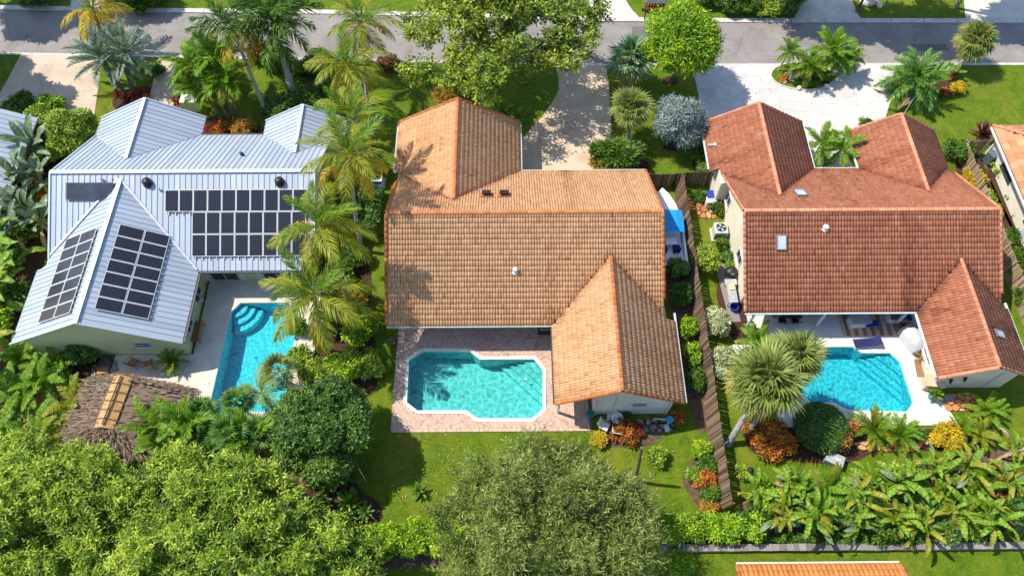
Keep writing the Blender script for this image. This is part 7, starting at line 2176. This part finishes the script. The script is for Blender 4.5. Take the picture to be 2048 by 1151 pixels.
# front lawn of the right house
shrub('yellow shrub in the lawn bed by the leaning fan palm', 1914, 182, .7, .6, L['yellow'], ln=.18)
shrub('orange flowers in the lawn bed', 1885, 188, .6, .4, L['croton'], ln=.18)
rs('dracaena', 'dark spiky plant at the foot of the leaning fan palm', 1902, 158, ['padr', 'padk'], 18, 1.3, h=.4)
shrub('agave like grey shrub on the driveway island', 1582, 160, .55, .5, L['silver'], ln=.22, base_z=.08)
shrub('orange flowering plant on the driveway island', 1566, 160, .45, .35, L['croton'], ln=.18, base_z=.08)
shrub('low green edging on the driveway island', 1615, 172, (1.3, .4), .35, L['green'], ln=.16, base_z=.08)
shrub('dark underplanting below the island palms', 1648, 160, (.9, .5), .5, L['dark'], ln=.18, base_z=.08)
rs('dracaena', 'purple spiky plant at the right fence corner', 1958, 275, ['padr'], 26, 1.9, h=.3)
# right boundary
shrub('dense green bush between red gable and fence', 1905, 312, 1.25, 1.5, L['green'], ln=.18)
shrub('yellow bush along the right fence', 1940, 365, .95, 1.0, L['yellow'], ln=.2)
shrub('green bush below the yellow one at the right fence', 1962, 398, .8, .8, L['lime'], ln=.2)
for i, (x, y, r, lab) in enumerate(((1990, 330, .65, 'highest small bush along the neighbour wall'), (1998, 352, .65, 'second small bush along the neighbour wall'), (2020, 400, .5, 'third small bush along the neighbour wall'), (2034, 436, .5, 'lowest small bush along the neighbour wall'))):
    shrub(lab, x, y, r, r * 1.2, L['lime'], ln=.18, group='neighbour wall bushes')
for i, (x, y, r, lab) in enumerate(((2012, 480, .7, 'green hedge bush beside the red roof, upper'), (2022, 520, .75, 'green hedge bush beside the red roof, second'), (2030, 560, .75, 'green hedge bush beside the red roof, third'), (2036, 598, .7, 'green hedge bush beside the red roof, lowest'))):
    shrub(lab, x, y, r, 1.1, L['green'], ln=.2, group='hedge beside the red roof')
shrub('grass strip bush along the slatted fence', 1990, 425, (.35, .9), .5, L['lime'], ln=.18)
shrub('potted green at the gable of the right house front', 1728, 258, .7, .8, L['green'], ln=.2)

# fallen leaves on lawn, drives and road
rl_ = np.random.default_rng(55)
spots = [(-3, 46, 7, 420), (4.5, 42, 3.5, 140), (-44, 47, 6, 160), (-13, 40, 3, 60), (3, 53, 9, 220), (30, 53, 12, 200), (-36, 54, 10, 160), (-5, 13.5, 4, 120), (10, 14, 3, 60), (14, 46, 4, 60), (1, 20, 6, 40), (22, 20, 5, 30), (-20, 22, 4, 40)]
P = []
for x_, y_, r_, n_ in spots: P.append(np.stack([x_ + rl_.normal(0, r_ * .5, n_), y_ + rl_.normal(0, r_ * .35, n_), np.full(n_, .085)], 1))
P = np.concatenate(P)
keep = np.array([not any(in_poly((p[0], p[1]), q) for q in (POOL_A, POOL_B, POOL_C)) and not any(s_.h(p[0], p[1], True) > -1e8 for s_ in secA + secB + secC) for p in P])
P = P[keep]
a_ = rl_.uniform(0, 6.28, len(P))
D = np.stack([np.cos(a_), np.sin(a_), rl_.normal(0, .15, len(P))], 1)
V = leaves_np(P, unit(D), np.tile([[0, 0, 1.0]], (len(P), 1)), rl_.uniform(.09, .2, len(P)), rl_.uniform(.05, .1, len(P)))
lt = inst('leaf_litter', np_mesh('leaf_litter', V, np.arange(len(V)).reshape(-1, 4), L['fan_d'], rnd=rl_.random(len(P))))
tag(lt, 'dry fallen leaves scattered on lawns, drives and road', 'leaves', kind='stuff')
